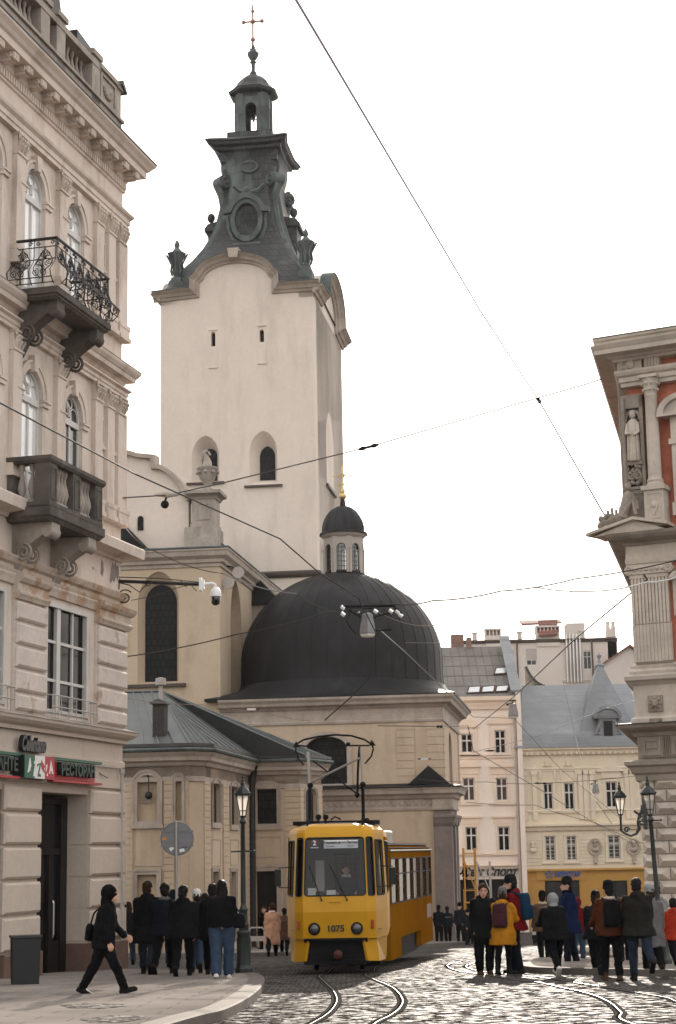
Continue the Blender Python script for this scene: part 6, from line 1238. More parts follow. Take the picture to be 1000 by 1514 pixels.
lantern(wl,0,.82); mb=MB(); ax=.0175; pts=[(0,0,-.1),(0,0,-.42),(.1,0,-.5),(.25,.02,-.56),(.4,.04,-.5),(.48,.05,-.36),(.46,.05,-.2),(.5,.06,-.05),(.58,.08,.08),(.6,.1,.22)]; mb.tube(pts,[.03,.035,.03,.03,.035,.05,.045,.04,.05,.035],7); mb.tube(spiral((.6,.08,-.18),.13,.03,1.3,((1,0,0),(0,0,1)),a0=PI/2,n=16),.03,5); mb.tube(spiral((.15,.02,-.4),.08,.02,1.2,((1,0,0),(0,0,1)),n=12),.02,4); mb.tube([(.36,.04,.08),(.5,.05,-.02)],.03,5); mb.box(.62,.7,.05,.25,-.4,.6); mb.obj('bracket',GREEN,wl)
# back of a round road sign
sp=G(262,1441,HP); sg=thing('road_sign','grey back of a round road sign with stickers rising out of the crowd','sign',sp,0); s=sp.y/2600
zc_=at(262,1240,sp.y).z-sp.z; mb=MB(); mb.tube([(0,.0,0),(-.02,0,zc_+.36)],.028,8); mb.obj('pole',mat('galvanised',(.33,.31,.29),rough=.45,metal=.4,var=.15,bump=.05),sg)
mb=MB(); mb.tube([(0,.035,zc_),(0,.055,zc_)],.345,32); mb.tube([(.335*math.cos(a),.04,zc_+.335*math.sin(a)) for a in [2*PI*k/32 for k in range(32)]],.014,4,closed=True); mb.box(-.34,.34,.02,.034,zc_+.14,zc_+.17); mb.box(-.34,.34,.02,.034,zc_-.17,zc_-.14); mb.obj('disc',mat('sign_back',(.17,.165,.175),rough=.5,metal=.3,var=.15,bump=.03,fine=.15),sg)
mb=MB(); mb.prism([(-.31,zc_-.03),(-.22,zc_-.03),(-.22,zc_+.03),(-.31,zc_+.03)],'y',.028,.033); mb.obj('sticker',mat('sticker_orange',(.5,.22,.04),bump=0),sg)
mb=MB(); mb.prism([(-.13,zc_-.26),(-.06,zc_-.2),(-.1,zc_-.14),(-.17,zc_-.2)],'y',.027,.033); mb.prism([(.05,zc_-.28),(.16,zc_-.26),(.14,zc_-.2),(.05,zc_-.22)],'y',.027,.033); mb.obj('sticker',WH,sg); mb=MB(); mb.box(.1,.22,.027,.033,zc_-.18,zc_-.14); mb.obj('sticker',NAVY,sg)
# dark litter bin by the door
bp=G(37,1455,HP); bn_=thing('litter_bin','square black litter bin against the brown plinth left of the doorway','bin',bp,L.rz-rad(60)); mb=MB(); mb.loft([[(-.24,-.2,0),(.24,-.2,0),(.24,.2,0),(-.24,.2,0)],[(-.26,-.22,.82),(.26,-.22,.82),(.26,.22,.82),(-.26,.22,.82)]]); mb.obj('body',mat('bin_black',(.012,.012,.014),rough=.5,bump=.05),bn_,bevel=.01); mb=MB(); mb.ring([(-.28,-.24),(.28,-.24),(.28,.24),(-.28,.24)],[(-.2,-.16),(.2,-.16),(.2,.16),(-.2,.16)],-.86,-.8) if False else mb.box(-.28,.28,-.24,.24,.82,.87); mb.obj('lid',IRON,bn_,bevel=.01)
# surveillance camera on scrolled bracket
cy=42.6; cA=at(176,858,cy); cB=at(296,864,cy); cc=thing('cctv_camera','white dome surveillance camera on a scrolled black bracket from the corner building','camera',cA,0); Lc=cB.x-cA.x; dz=cB.z-cA.z
mb=MB(); mb.tube([(-.12,.1,0),(Lc,0,dz)],.045,6); mb.tube([(-.1,.1,.1),(Lc*.5,.0,.03),(Lc,0,dz+.05)],.012,4); mb.tube([(0,.05,-.05),(.25,0,-.12),(.5,0,-.3),(.7,0,-.1),(.9,0,-.05)],.014,4); mb.tube(spiral((.14,.02,-.42),.2,.02,1.8,((1,0,0),(0,0,1)),a0=PI*.2,n=26),.016,4); mb.tube(spiral((.72,.0,-.1),.09,.02,1.5,((1,0,0),(0,0,1)),n=16),.012,4); mb.tube([(.3,0,-.5),(.9,0,-.4),(1.3,0,-.25),(1.85,0,-.1)],.008,4); mb.tube([(1.5,0,-.02),(1.65,-.03,-.2),(1.75,0,-.12),(1.9,0,-.3)],.01,4); mb.obj('bracket',IRON,cc)
CW=mat('camera_white',(.75,.75,.74),rough=.35,bump=0,fine=0)
mb=MB(); mb.box(Lc-.02,Lc+.05,-.1,.1,dz-.16,dz+.16); mb.box(Lc+.05,Lc+.11,-.07,.07,dz-.12,dz+.1); mb.tube([(Lc+.1,0,dz),(Lc+.3,0,dz+.02),(Lc+.37,0,dz-.02),(Lc+.38,0,dz-.1)],.038,8); mb.lathe([(.05,.0),(.09,-.04),(.125,-.1),(.14,-.2),(.14,-.23),(.11,-.24)],(Lc+.38,0,dz-.08),16); mb.obj('housing',CW,cc,40); mb=MB(); mb.lathe([(.115,-.23),(.115,-.32),(.1,-.4),(.05,-.44),(.001,-.45)],(Lc+.38,0,dz-.08),16); mb.obj('dome',mat('camera_dome',(.01,.01,.012),rough=.1,bump=0,fine=0,spec=.8),cc,60)
# lamps hung on wires
def hung(px,py,Y,w_,label,op=1.):
    t=thing('hanging_lamp',label,'street lamp',at(px,py,Y),0); mb=MB(); o4=lambda r,z:[(r*math.cos(PI/6+k*PI/3),r*math.sin(PI/6+k*PI/3),z) for k in range(6)]
    mb.loft([o4(w_*a,w_*b) for a,b in((.5,-.62),(.52,-.56),(.47,-.1),(.4,.15),(.36,.5),(.2,.6),(.1,.62))]); mb.obj('shade',mat('lamp_grey',(.20,.19,.185),rough=.5,metal=.3,var=.15,bump=.05),t)
    g=MB(); g.loft([o4(w_*.47,w_*-.60),o4(w_*.47,w_*-.66),o4(w_*.36,w_*-.76)]); g.obj('diffuser',mat('lamp_diffuser',(.85,.82,.75),rough=.3,bump=0,fine=0,spec=.6),t)
    g=MB(); g.tube([(0,0,w_*.6),(0,0,w_*.9)],w_*.06,5); g.tube([(-w_*.3,0,w_*.9),(w_*.3,0,w_*.9)],w_*.07,5); g.sphere((-w_*.5,0,w_*.55),w_*.14,6); g.tube([(-w_*.5,0,w_*.55),(0,0,w_*.7)],w_*.05,4); g.obj('hanger',IRON,t); return t
hung(543.5,922,40,.40,'grey hanging lamp in front of the big dark dome'); hung(759,1050,72,.44,'grey hanging lamp in front of the pink house facade'); hung(881,1165,80,.34,'small grey hanging lamp in front of the cream house windows')
# ================================================================ tram
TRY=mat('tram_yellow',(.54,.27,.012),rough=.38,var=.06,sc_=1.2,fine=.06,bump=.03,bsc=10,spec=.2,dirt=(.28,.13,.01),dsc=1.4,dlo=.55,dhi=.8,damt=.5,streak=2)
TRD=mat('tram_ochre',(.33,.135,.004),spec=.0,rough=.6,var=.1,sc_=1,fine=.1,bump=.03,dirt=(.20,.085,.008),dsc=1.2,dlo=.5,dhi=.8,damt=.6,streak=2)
TRB=mat('tram_black',(.010,.010,.011),spec=.1,rough=.7,bump=.1,var=.3); RUB=mat('rubber',(.012,.012,.012),rough=.7,bump=0); TRG=mat('tram_roof_grey',(.13,.12,.115),rough=.6,var=.2,bump=.1)
TGC=clear('cab_glass',(.12,.12,.12),.02,.02,1.3); TGL=clear('tram_glass',(.36,.34,.31),.015,.03,1.25); TGF=clear('tram_windscreen',(.72,.73,.75),.03,.02,1.4)
INT=mat('tram_interior',(.06,.056,.055),rough=.7,var=.1,bump=0); SEAT=mat('tram_seat',(.05,.03,.03),rough=.7,bump=0)
fo=G(497.5,1441); TRM=thing('tram','yellow tram numbered 1075 on line 2 with raised pantograph turning into the square','tram',fo,rad(-2.0))
def fy(z):
    for (a,b),(c,d) in zip(((.25,.13),(.76,.07),(1.34,0),(1.67,.05),(2.97,.27),(3.1,.33)),((.76,.07),(1.34,0),(1.67,.05),(2.97,.27),(3.1,.33),(3.4,.6))):
        if a<=z<=c: return b+(d-b)*(z-a)/(c-a)
    return .13
def plan(z,k=1.,back=7.4):
    f=fy(z); t=1-.05*max(0,(z-1.67))/1.3
    R_=[(.71*t,f),(.90*t,f+.16),(1.14*t,1.35),(1.14*t,back)]; return [(x*k,y) for x,y in R_],[(-x*k,y) for x,y in R_][::-1]
def ring3(z,k=1.,back=7.4): r_,l_=plan(z,k,back); return [(x,y,z) for x,y in r_+l_]
mb=MB(); mb.loft([ring3(z) for z in(.76,1.0,1.34,1.5,1.67)],cap=False); mb.poly([(x*.98,y,.78) for x,y,_ in ring3(.78)])
mb.obj('body',TRY,TRM)
mb=MB(); mb.loft([ring3(2.97),ring3(3.05),[(x*.99,y+.03,3.12) for x,y,z in ring3(3.1)],[(x*.9,y+.1*(y<5),3.2) for x,y,z in ring3(3.1)],[(x*.6,y+.25*(y<5),3.26) for x,y,z in ring3(3.1)]],cap=True); mb.obj('roof',TRY,TRM)
mb=MB(); mb.loft([[(x*.93,y+.35*(y<5),3.19) for x,y,z in ring3(3.1)],[(x*.75,y+.5*(y<5),3.265) for x,y,z in ring3(3.1)],[(x*.5,y+.6*(y<5),3.29) for x,y,z in ring3(3.1)]]); mb.obj('roof_cover',TRG,TRM)
def bil(q,u,v): return (Vector(q[0])*(1-u)+Vector(q[1])*u)*(1-v)+(Vector(q[3])*(1-u)+Vector(q[2])*u)*v
def wpanel(par,q,mg,rad_,m_,gm,name='window',dep=.035,out=None,rub=True):       # q: bl,br,tr,tl seen from outside
    q=[Vector(p) for p in q]; W_=((q[1]-q[0]).length+(q[2]-q[3]).length)/2; Hh=((q[3]-q[0]).length+(q[2]-q[1]).length)/2; nn=(q[1]-q[0]).cross(q[3]-q[0]).normalized()
    l,r_,b,t=mg; rx=rad_; inn=[]; outp=[]
    for cx,cy,a0,ox,oy in((l+rx,b+rx,PI,0,0),(W_-r_-rx,b+rx,1.5*PI,1,0),(W_-r_-rx,Hh-t-rx,0,1,1),(l+rx,Hh-t-rx,PI/2,0,1)):
        for k in range(4):
            a=a0+PI/2*k/3; inn.append((cx+rx*math.cos(a),cy+rx*math.sin(a)))
            fx=ox*W_; fz=oy*Hh; outp.append((fx,fz))
    to=lambda p,d=0:bil(q,p[0]/W_,p[1]/Hh)-nn*d
    mb=MB(); A=[mb.V(to(p)) for p in outp]; B_=[mb.V(to(p)) for p in inn]; C_=[mb.V(to(p,dep)) for p in inn]; n=len(inn)
    for k in range(n): j=(k+1)%n; mb.face((A[k],A[j],B_[j],B_[k])); mb.face((B_[k],B_[j],C_[j],C_[k]))
    f=mb.obj(name,m_,par)
    if rub: g=MB(); g.tube([to(p,-.004) for p in inn],.016,4,closed=True); g.obj('seal',RUB,f)
    g=MB(); g.poly([to(p,dep*.6) for p in inn]); g.obj('pane',gm,f); return f
def facet(i,side,z0,z1):
    a0,b0=plan(z0)[0][i],plan(z0)[0][i+1]; a1,b1=plan(z1)[0][i],plan(z1)[0][i+1]
    if side>0: return [(a0[0],a0[1],z0),(b0[0],b0[1],z0),(b1[0],b1[1],z1),(a1[0],a1[1],z1)]
    return [(-b0[0],b0[1],z0),(-a0[0],a0[1],z0),(-a1[0],a1[1],z1),(-b1[0],b1[1],z1)]
z0,z1=1.67,2.97; r0=plan(z0)[0][0]; r1_=plan(z1)[0][0]
wpanel(TRM,[(-r0[0],r0[1],z0),(r0[0],r0[1],z0),(r1_[0],r1_[1],z1),(-r1_[0],r1_[1],z1)],(.03,.03,.02,.02),.07,TRY,TGF,'windscreen')
for s in(-1,1):
    wpanel(TRM,facet(0,s,z0,z1),(.03,.03,.01,.02),.05,TRY,TGC,'corner_window'); wpanel(TRM,facet(1,s,z0,z1),(.1,.25,.01,.08),.06,TRY,TGC,'cab_window')
def sides(par,q0,q1,za,zb,n,mg=(.09,.09,.0,.1)):
    q0=Vector((*q0,0)); q1=Vector((*q1,0))
    for k in range(n):
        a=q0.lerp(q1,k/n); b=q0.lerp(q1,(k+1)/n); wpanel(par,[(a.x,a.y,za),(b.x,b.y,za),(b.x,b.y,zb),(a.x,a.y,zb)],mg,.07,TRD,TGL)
def sidesL(par,a,b,za,zb,n): sides(par,b,a,za,zb,n)
a,b=(1.1,1.35),(1.1,7.4); sides(TRM,a,b,1.67,2.97,5); sidesL(TRM,(-1.1,1.35),(-1.1,7.4),1.67,2.97,5)
mb=MB(); mb.poly([(-1,0.3,.95),(1,.3,.95),(1.05,7.3,.95),(-1.05,7.3,.95)]); mb.box(-.68,.68,.12,.5,1.3,1.62); mb.box(-1.0,-.1,1.6,1.66,.95,2.9); mb.box(.45,1.0,1.6,1.66,.95,2.9); mb.box(-.1,.45,1.6,1.66,.95,1.5); mb.box(-.1,.45,1.6,1.66,2.6,2.9); mb.box(-1.05,1.05,7.3,7.36,.9,1.6); mb.obj('cab_interior',INT,TRM)
mb=MB(); mb.box(-.5,-.3,1.56,1.595,1.75,2.45); mb.box(-.62,-.45,.42,.5,1.63,1.85); mb.box(-.2,-.0,.4,.5,1.63,1.8); mb.obj('cab_notices',WH,TRM)
zt=2.80; yb=fy(zt)+.03
mb=MB(); mb.box(-.24,.52,yb,yb+.03,zt-.085,zt+.095); mb.obj('destination_board',mat('board_white',(.88,.88,.87),rough=.5,bump=0,fine=0),TRM); text('Коновальця ↔ Пасічна',.082,NAVY,'board_text',TRM,(.14,yb-.012,zt+.045),ext=.004,sx=.8,bold=.0015); text('Konovaltsia',.05,NAVY,'board_text',TRM,(-.1,yb-.012,zt-.035),ext=.004,sx=.8); text('Pasichna',.05,NAVY,'board_text',TRM,(.36,yb-.012,zt-.035),ext=.004,sx=.8)
mb=MB(); mb.box(-.54,-.36,yb,yb+.03,zt-.03,zt+.1); mb.obj('line_plate',mat('plate_maroon',(.14,.045,.05),bump=0),TRM); mb=MB(); mb.box(-.54,-.36,yb,yb+.03,zt-.075,zt-.05); mb.obj('line_plate_bar',WH,TRM); text('2',.15,WH,'line_number',TRM,(-.45,yb-.012,zt+.036),ext=.004,bold=.004)
text('1075',.19,NAVY,'fleet_number',TRM,(.0,fy(.97)-.014,.975),ext=.006,bold=.006,sx=1.05)
mb=MB()
for x in(-.35,.62):
    pass
for a,b in(((-.35,2.36),(-.33,1.55)),): pass
for (xa,za),(xb,zb) in(((-.58,2.36),(-.3,1.6)),((-.12,2.36),(.26,1.6))): mb.tube([(xb,fy(zb)-.05,zb),(xa,fy(za)-.045,za)],.012,5); mb.tube([(xb,fy(zb)-.05,zb),(xb,fy(zb)+.02,zb-.02)],.02,5); mb.cut()
mb.each('wiper',TRB,TRM)
mb=MB(); mb.tube([(-.13,fy(1.55)-.0,1.55),(-.12,fy(1.55)-.05,1.56),(.1,fy(1.55)-.05,1.56),(.11,fy(1.55),1.55)],.012,5); mb.obj('handle',TRY,TRM)
for s in(-1,1):
    x=s*.47; y=fy(.97); mb=MB(); mb.lathe([(.115,-.02),(.125,.0),(.125,.03),(.1,.04)],(0,0,0),20); mb.X=None
    h=MB(); h.X=Matrix.Translation((x,y,.98))@Matrix.Rotation(PI/2,4,'X'); h.lathe([(.13,-.03),(.135,.02),(.115,.035),(.1,.03)],(0,0,0),22); f=h.obj('headlight',TRB,TRM,40)
    h=MB(); h.X=Matrix.Translation((x,y,.98))@Matrix.Rotation(PI/2,4,'X'); h.lathe([(.1,.028),(.09,.045),(.05,.058),(.001,.062)],(0,0,0),20); h.obj('lens',mat('lamp_lens',(.05,.048,.046),rough=.15,metal=0,bump=.3,bsc=60,fine=0,spec=.9),f,60)
    h=MB(); h.box(s*.82-.03,s*.82+.03,fy(1.05)+.02,fy(1.05)+.2,.97,1.16); h.obj('indicator',mat('indicator_red',(.30,.045,.012),rough=.3,bump=0,fine=0),TRM,bevel=.01)
    h=MB(); q=[(s*.62,.1,.74),(s*.9,.3,.74),(s*1.1,1.35,.74),(s*1.1,3.,.74)]; lo=[(s*.70,.14,.28),(s*.95,.34,.26),(s*1.07,1.35,.24),(s*1.07,3.,.24)]
    h.loft([[Vector(p) for p in q]+[Vector(p)-Vector((s*.05,-.03,0)) for p in q[::-1]],[Vector(p) for p in lo]+[Vector(p)-Vector((s*.05,-.03,0)) for p in lo[::-1]]]); h.tube([Vector(p)+Vector((s*.01,-.01,.02)) for p in q],.014,4); h.obj('skirt',TRY,TRM)
    h=MB(); mx=s*1.28; h.box(mx-.07,mx+.07,.28,.38,1.9,2.28); m0=h.obj('mirror',RUB,TRM,bevel=.02); h=MB(); h.tube([(mx,.33,2.3),(s*.92,.5,2.32)],.01,4); h.tube([(mx,.33,1.88),(s*.92,.5,1.86)],.01,4); h.obj('mirror_arm',TRB,m0)
mb=MB(); mb.box(-.72,.72,.25,1.1,.2,.78); mb.box(-.7,.7,.12,.25,.68,.78); mb.box(-.66,.66,.16,.3,.2,.3); mb.box(-.6,.6,1.1,7,.25,.7); mb.tube([(-.7,.08,.75),(.7,.08,.75)],.03,6); mb.obj('underframe',TRB,TRM)
mb=MB(); mb.X=Matrix.Translation((.04,.06,.42))@Matrix.Rotation(PI/2,4,'X'); mb.lathe([(.1,-.1),(.1,.04),(.07,.06),(.001,.065)],(0,0,0),16); mb.X=None; mb.obj('coupler',mat('coupler_red',(.07,.012,.01),rough=.6,bump=.05),TRM,40)
mb=MB(); 
for y in(1.9,3.7):
    for s in(-1,1): mb.X=Matrix.Translation((s*.52,y,.32))@Matrix.Rotation(PI/2,4,'Y'); mb.lathe([(.34,-.05),(.34,.05),(.25,.07),(.1,.08)],(0,0,0),20); mb.cut()
mb.X=None; mb.each('wheel',TRB,TRM,40)
mb=MB()
for x in(-.38,-.22): mb.sphere((x,.9,3.42),.07,8); mb.tube([(x,.9,3.2),(x,.9,3.4)],.03,5)
mb.tube([(-.1,.9,3.35),(.0,.85,3.42),(.12,.9,3.36)],.02,5); mb.box(-.9,.9,.95,1.05,3.26,3.33); mb.sphere((.72,.85,3.33),.06,6)
for x in(-.62,.62): mb.box(x-.02,x+.02,.55,.6,3.1,3.36)
mb.obj('roof_fittings',TRB,TRM)
PK=mat('pantograph_grey',(.30,.28,.26),rough=.4,metal=.5,bump=0); py_=1.5
mb=MB(); zz=lambda y:3.27+(1213-y)*.0153
px_=lambda x:(x-500)*.0153
mb.box(-1.0,1.0,py_-.1,py_+1.6,3.26,3.34)
for x in(460,541): mb.tube([(px_(x),py_,3.3),(px_(x)+.02*(1 if x<500 else 0),py_,zz(1152))],.042,7); mb.sphere((px_(x)+.02*(x<500),py_,zz(1155)),.07,6)
mb.tube([(px_(537),py_+.1,zz(1098)),(px_(534),py_+.1,zz(1130)),(px_(532),py_+.1,zz(1175))],.03,5); mb.tube([(px_(466),py_+.1,zz(1118)),(px_(531),py_+.1,zz(1168))],.018,5); mb.sphere((px_(532),py_+.1,zz(1170)),.06,6)
b1=[(px_(441),py_-.05,zz(1094)),(px_(455),py_-.05,zz(1096)),(px_(500),py_-.05,zz(1096)),(px_(552),py_-.05,zz(1097))]; mb.tube(b1,.02,5)
mb.tube([(px_(441),py_+.0,zz(1092)),(px_(452),py_+.2,zz(1085)),(px_(475),py_+.35,zz(1080)),(px_(500),py_+.35,zz(1078)),(px_(525),py_+.35,zz(1080)),(px_(545),py_+.2,zz(1087)),(px_(556),py_,zz(1095))],.024,5)
for s,xs in((-1,(441,440,443,452)),(1,(556,558,555,545))): mb.tube([(px_(xs[0]),py_,zz(1093)),(px_(xs[1]),py_,zz(1102)),(px_(xs[2]),py_,zz(1113)),(px_(xs[3]),py_,zz(1124))],.02,5); mb.prism([(px_(xs[0])-.07,zz(1097)),(px_(xs[0])+.09,zz(1097)),(px_(xs[0]),zz(1088))],'y',py_-.07,py_+.05)
mb.sphere((px_(520),py_-.05,zz(1094)),.05,6)
pg=mb.obj('pantograph',TRB,TRM)
mb=MB(); mb.tube([(px_(461),py_,zz(1152)),(px_(459),py_,zz(1104))],.04,6); mb.tube([(px_(463),py_,zz(1150)),(px_(538),py_,zz(1115))],.025,5); mb.tube([(px_(541),py_,zz(1155)),(px_(539),py_,zz(1100))],.025,5); mb.obj('arm',PK,pg)
# rear section beyond the articulation
wr=Vector((1.15,45.9,0)); we=Vector((2.66,55.0,0)); dr_=(we-wr).normalized(); M=TRM.matrix_basis if False else Matrix.Translation(fo)@Matrix.Rotation(rad(-2.0),4,'Z'); Mi=M.inverted()
lw=Mi@Vector((wr.x,wr.y,gz(wr.y))); le=Mi@Vector((we.x,we.y,gz(we.y))); dz_=gz(51)-fo.z+.02
d2=Vector((le.x-lw.x,le.y-lw.y,0)).normalized(); n2=Vector((d2.y,-d2.x,0)); Ln=(Vector((le.x,le.y,0))-Vector((lw.x,lw.y,0))).length
XR=Matrix(((d2.y,d2.x,0,lw.x),(-d2.x,d2.y,0,lw.y),(0,0,1,dz_),(0,0,0,1)))      # local: x right (0 = right side), y back
def rp(x,y,z): return XR@Vector((x,y,z))
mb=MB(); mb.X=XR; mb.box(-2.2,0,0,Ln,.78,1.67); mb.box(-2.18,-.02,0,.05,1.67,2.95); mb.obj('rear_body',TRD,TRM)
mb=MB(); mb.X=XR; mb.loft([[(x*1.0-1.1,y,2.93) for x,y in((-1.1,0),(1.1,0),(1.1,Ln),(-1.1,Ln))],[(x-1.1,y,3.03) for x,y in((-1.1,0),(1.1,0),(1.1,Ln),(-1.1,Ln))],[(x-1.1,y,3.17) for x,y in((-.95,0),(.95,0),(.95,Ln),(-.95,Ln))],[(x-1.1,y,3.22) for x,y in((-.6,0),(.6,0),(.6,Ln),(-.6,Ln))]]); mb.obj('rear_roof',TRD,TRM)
mb=MB(); mb.X=XR; mb.box(-2.1,-.1,.05,Ln-.05,3.18,3.235); mb.box(-2.19,-.01,.02,Ln-.02,3.1,3.12); mb.tube([(.02,0,3.03),(.02,Ln,3.03)],.03,5); mb.obj('gutter',TRG,TRM)
nw=6
for k in range(nw):
    y0=.1+(Ln-.2)*k/nw; y1=.1+(Ln-.2)*(k+1)/nw; wpanel(TRM,[rp(0,y0,1.67),rp(0,y1,1.67),rp(0,y1,2.93),rp(0,y0,2.93)],(.1,.1,.02,.1),.08,TRD,TGL); wpanel(TRM,[rp(-2.2,y1,1.67),rp(-2.2,y0,1.67),rp(-2.2,y0,2.93),rp(-2.2,y1,2.93)],(.1,.1,.02,.1),.08,TRD,TGL)
    g=MB(); g.X=XR; g.box(.0,.012,y0+.12,y1-.12,2.42,2.45); g.obj('window_bar',RUB,TRM)
wpanel(TRM,[rp(0,Ln,1.67),rp(-2.2,Ln,1.67),rp(-2.2,Ln,2.93),rp(0,Ln,2.93)],(.2,.2,.02,.1),.08,TRD,TGL,'rear_window')
mb=MB(); mb.X=XR; mb.box(-2.2,.0,.0,2.0,.3,.779); mb.cut(); mb.box(-2.2,.0,Ln-2.9,Ln,.34,.779); mb.each('rear_skirt',TRD,TRM)
mb=MB(); mb.X=XR; mb.box(-2.05,-.15,2.0,Ln-2.9,.22,.75); mb.box(-1.9,-.3,.1,Ln-.3,.2,.5); mb.obj('rear_underframe',TRB,TRM)
mb=MB(); mb.X=XR; mb.box(.001,.014,Ln-1.5,Ln-.35,1.05,1.45); mb.obj('side_panel',mat('panel_brown',(.17,.06,.025),rough=.5,bump=.02),TRM)
mb=MB(); mb.X=XR; mb.box(-1.9,-.25,.4,2.6,3.2,3.55); mb.obj('roof_unit',mat('roof_unit',(.34,.31,.28),rough=.5,var=.15,bump=.1),TRM,bevel=.04)
mb=MB(); mb.X=XR; mb.box(-2.1,-.1,.1,Ln-.1,.9,.95)
for k in range(6):
    for x in(-2.0,-.55): mb.box(x,x+.42,.6+1.35*k,1.0+1.35*k,.95,1.75)
mb.obj('seats',SEAT,TRM) if False else mb.obj('seating',SEAT,TRM)
mb=MB(); a=rp(-.05,.0,0); b=rp(-2.15,.0,0); mb.loft([[(1.05,7.4,.6),(a.x,a.y,.6),(b.x,b.y,.6),(-1.05,7.4,.6)],[(1.05,7.4,3.05),(a.x,a.y,3.05+dz_),(b.x,b.y,3.05+dz_),(-1.05,7.4,3.05)]]); mb.obj('bellows',TRB,TRM)
# ================================================================ car, bicycle, rack, scaffolds
CAR=mat('car_silver',(.50,.49,.48),rough=.3,metal=.5,bump=0,fine=0,var=.05)
cp=G(818,1397); ca=thing('parked_car','silver saloon car parked in front of the ochre shop behind the people','car',(cp.x,cp.y,cp.z),rad(-10))
def carshell(z): pass
cs=[(0,.35),(-.02,.55),(.05,.72),(1.0,.85),(1.15,.9),(1.75,1.36),(2.1,1.43),(3.2,1.42),(3.8,1.1),(4.3,.98),(4.4,.8),(4.4,.4)]   # side outline y,z (front at y=0)
mb=MB(); mb.loft([[(x,y,z) for y,z in cs]+[(x,4.2,.25),(x,.15,.25)] for x in(-.8,)]+[[(x,y,z*(1 if abs(x)>.7 else 1.0)) for y,z in cs]+[(x,4.2,.25),(x,.15,.25)] for x in(-.84,-.6,.6,.84,.8)][0:4]); mb.obj('body',CAR,ca,35,bevel=.03)
mb=MB(); mb.poly([(-.68,1.14,.93),(.68,1.14,.93),(.6,1.74,1.37),(-.6,1.74,1.37)]); mb.X=Matrix.Translation((0,-.03,.02)); mb.poly([(-.68,1.14,.93),(.68,1.14,.93),(.6,1.74,1.37),(-.6,1.74,1.37)]); mb.X=None; mb.obj('windscreen',GLASSD,ca)
for s in(-1,1):
    g=MB(); g.poly([(s*.846,1.3,.95),(s*.846,3.55,1.08),(s*.846,3.1,1.36),(s*.846,1.85,1.34)]); g.obj('side_window',GLASSD,ca); g=MB(); g.box(s*.7-.14,s*.7+.14,-.03,.03,.56,.7); g.obj('headlight',mat('car_lamp',(.6,.6,.6),rough=.1,bump=0,fine=0),ca)
    for y in(.85,3.5): g=MB(); g.X=Matrix.Translation((s*.76,y,.31))@Matrix.Rotation(PI/2,4,'Y'); g.lathe([(.31,-.1),(.31,.1),(.2,.11)],(0,0,0),18); g.obj('wheel',RUB,ca,40)
g=MB(); g.box(-.45,.45,-.035,0,.45,.62); g.box(-.84,.84,-.05,.05,.25,.4); g.obj('grille',TRB,ca)
bk=G(386,1408,0); bk.z+=.12; by=thing('bicycle','dark bicycle with orange frame leaning at the rack by the annex door','bicycle',bk,rad(35))
def bike(par,fm):
    for y in(0,1.02):
        mb=MB(); mb.tube([(y+.33*math.cos(a),0,.34+.33*math.sin(a)) for a in [2*PI*k/24 for k in range(24)]],.018,5,closed=True)
        for k in range(8): a=2*PI*k/8; mb.tube([(y,0,.34),(y+.32*math.cos(a),0,.34+.32*math.sin(a))],.003,3)
        mb.obj('wheel',RUB,par)
    mb=MB()
    for p,q in(((0,.34),(.42,.3)),((.42,.3),(.28,.82)),((0,.34),(.3,.75)),((.42,.3),(.85,.72)),((.3,.76),(.84,.78)),((.84,.84),(.9,.6)),((.9,.6),(1.02,.34))): mb.tube([(p[0],0,p[1]),(q[0],0,q[1])],.018,5)
    mb.obj('frame',fm,par)
    mb=MB(); mb.tube([(.83,-.26,.98),(.82,-.1,1.0),(.84,0,.94),(.82,.1,1.0),(.83,.26,.98)],.014,5); mb.tube([(.84,0,.84),(.84,0,.95)],.014,5); mb.obj('handlebar',TRB,par)
    mb=MB(); mb.loft([[(.12,-.07,.9),(.12,.07,.9),(.12,.06,.86),(.12,-.06,.86)],[(.38,-.02,.9),(.38,.02,.9),(.38,.02,.87),(.38,-.02,.87)]]); mb.tube([(.27,0,.8),(.26,0,.88)],.014,5); mb.obj('saddle',TRB,par)
bike(by,mat('bike_orange',(.35,.10,.03),rough=.4,bump=0))
rk=thing('bicycle_rack','bent grey steel tube bicycle rack beside the lamp post','bicycle rack',G(380,1410,0)+Vector((0,0,.12)),0); mb=MB(); mb.tube([(-.28,0,0),(-.28,0,.7),(-.2,0,.8),(.2,0,.8),(.28,0,.7),(.28,0,0)],.03,7); mb.obj('hoop',PIPE,rk); mb=MB(); mb.box(-.27,.27,-.015,.015,.32,.5); mb.obj('plate',PIPE,rk)
SCY=mat('scaffold_yellow',(.50,.25,.035),rough=.5,bump=.03,var=.1)
def scaffold(name,label,px0,px1,py0,Y,m_,step,depth=1.1):
    a=at(px0,py0,Y); b=at(px1,py0,Y); g0=gz(Y); t=thing(name,label,'scaffold',(a.x,Y,g0),0); W_=b.x-a.x; H_=a.z-g0; mb=MB()
    for x in(0,W_):
        for y in(0,depth): mb.tube([(x,y,0),(x,y,H_)],.045,6)
    mb.obj('upright_frame',m_,t); mb=MB(); z=.5
    while z<H_:
        for y in(0,depth): mb.tube([(0,y,z),(W_,y,z)],.04,5)
        for x in(0,W_): mb.tube([(x,0,z),(x,depth,z)],.035,5)
        z+=step
    mb.tube([(0,0,.5),(W_,0,2.6)],.035,5); mb.tube([(W_,0,2.6),(0,0,4.6)],.035,5); mb.obj('rungs',m_,t) if False else mb.obj('bracing',m_,t)
    mb=MB(); mb.box(0,W_,.02,depth-.02,H_*.52,H_*.52+.06); mb.obj('deck',DOORW,t); return t,H_
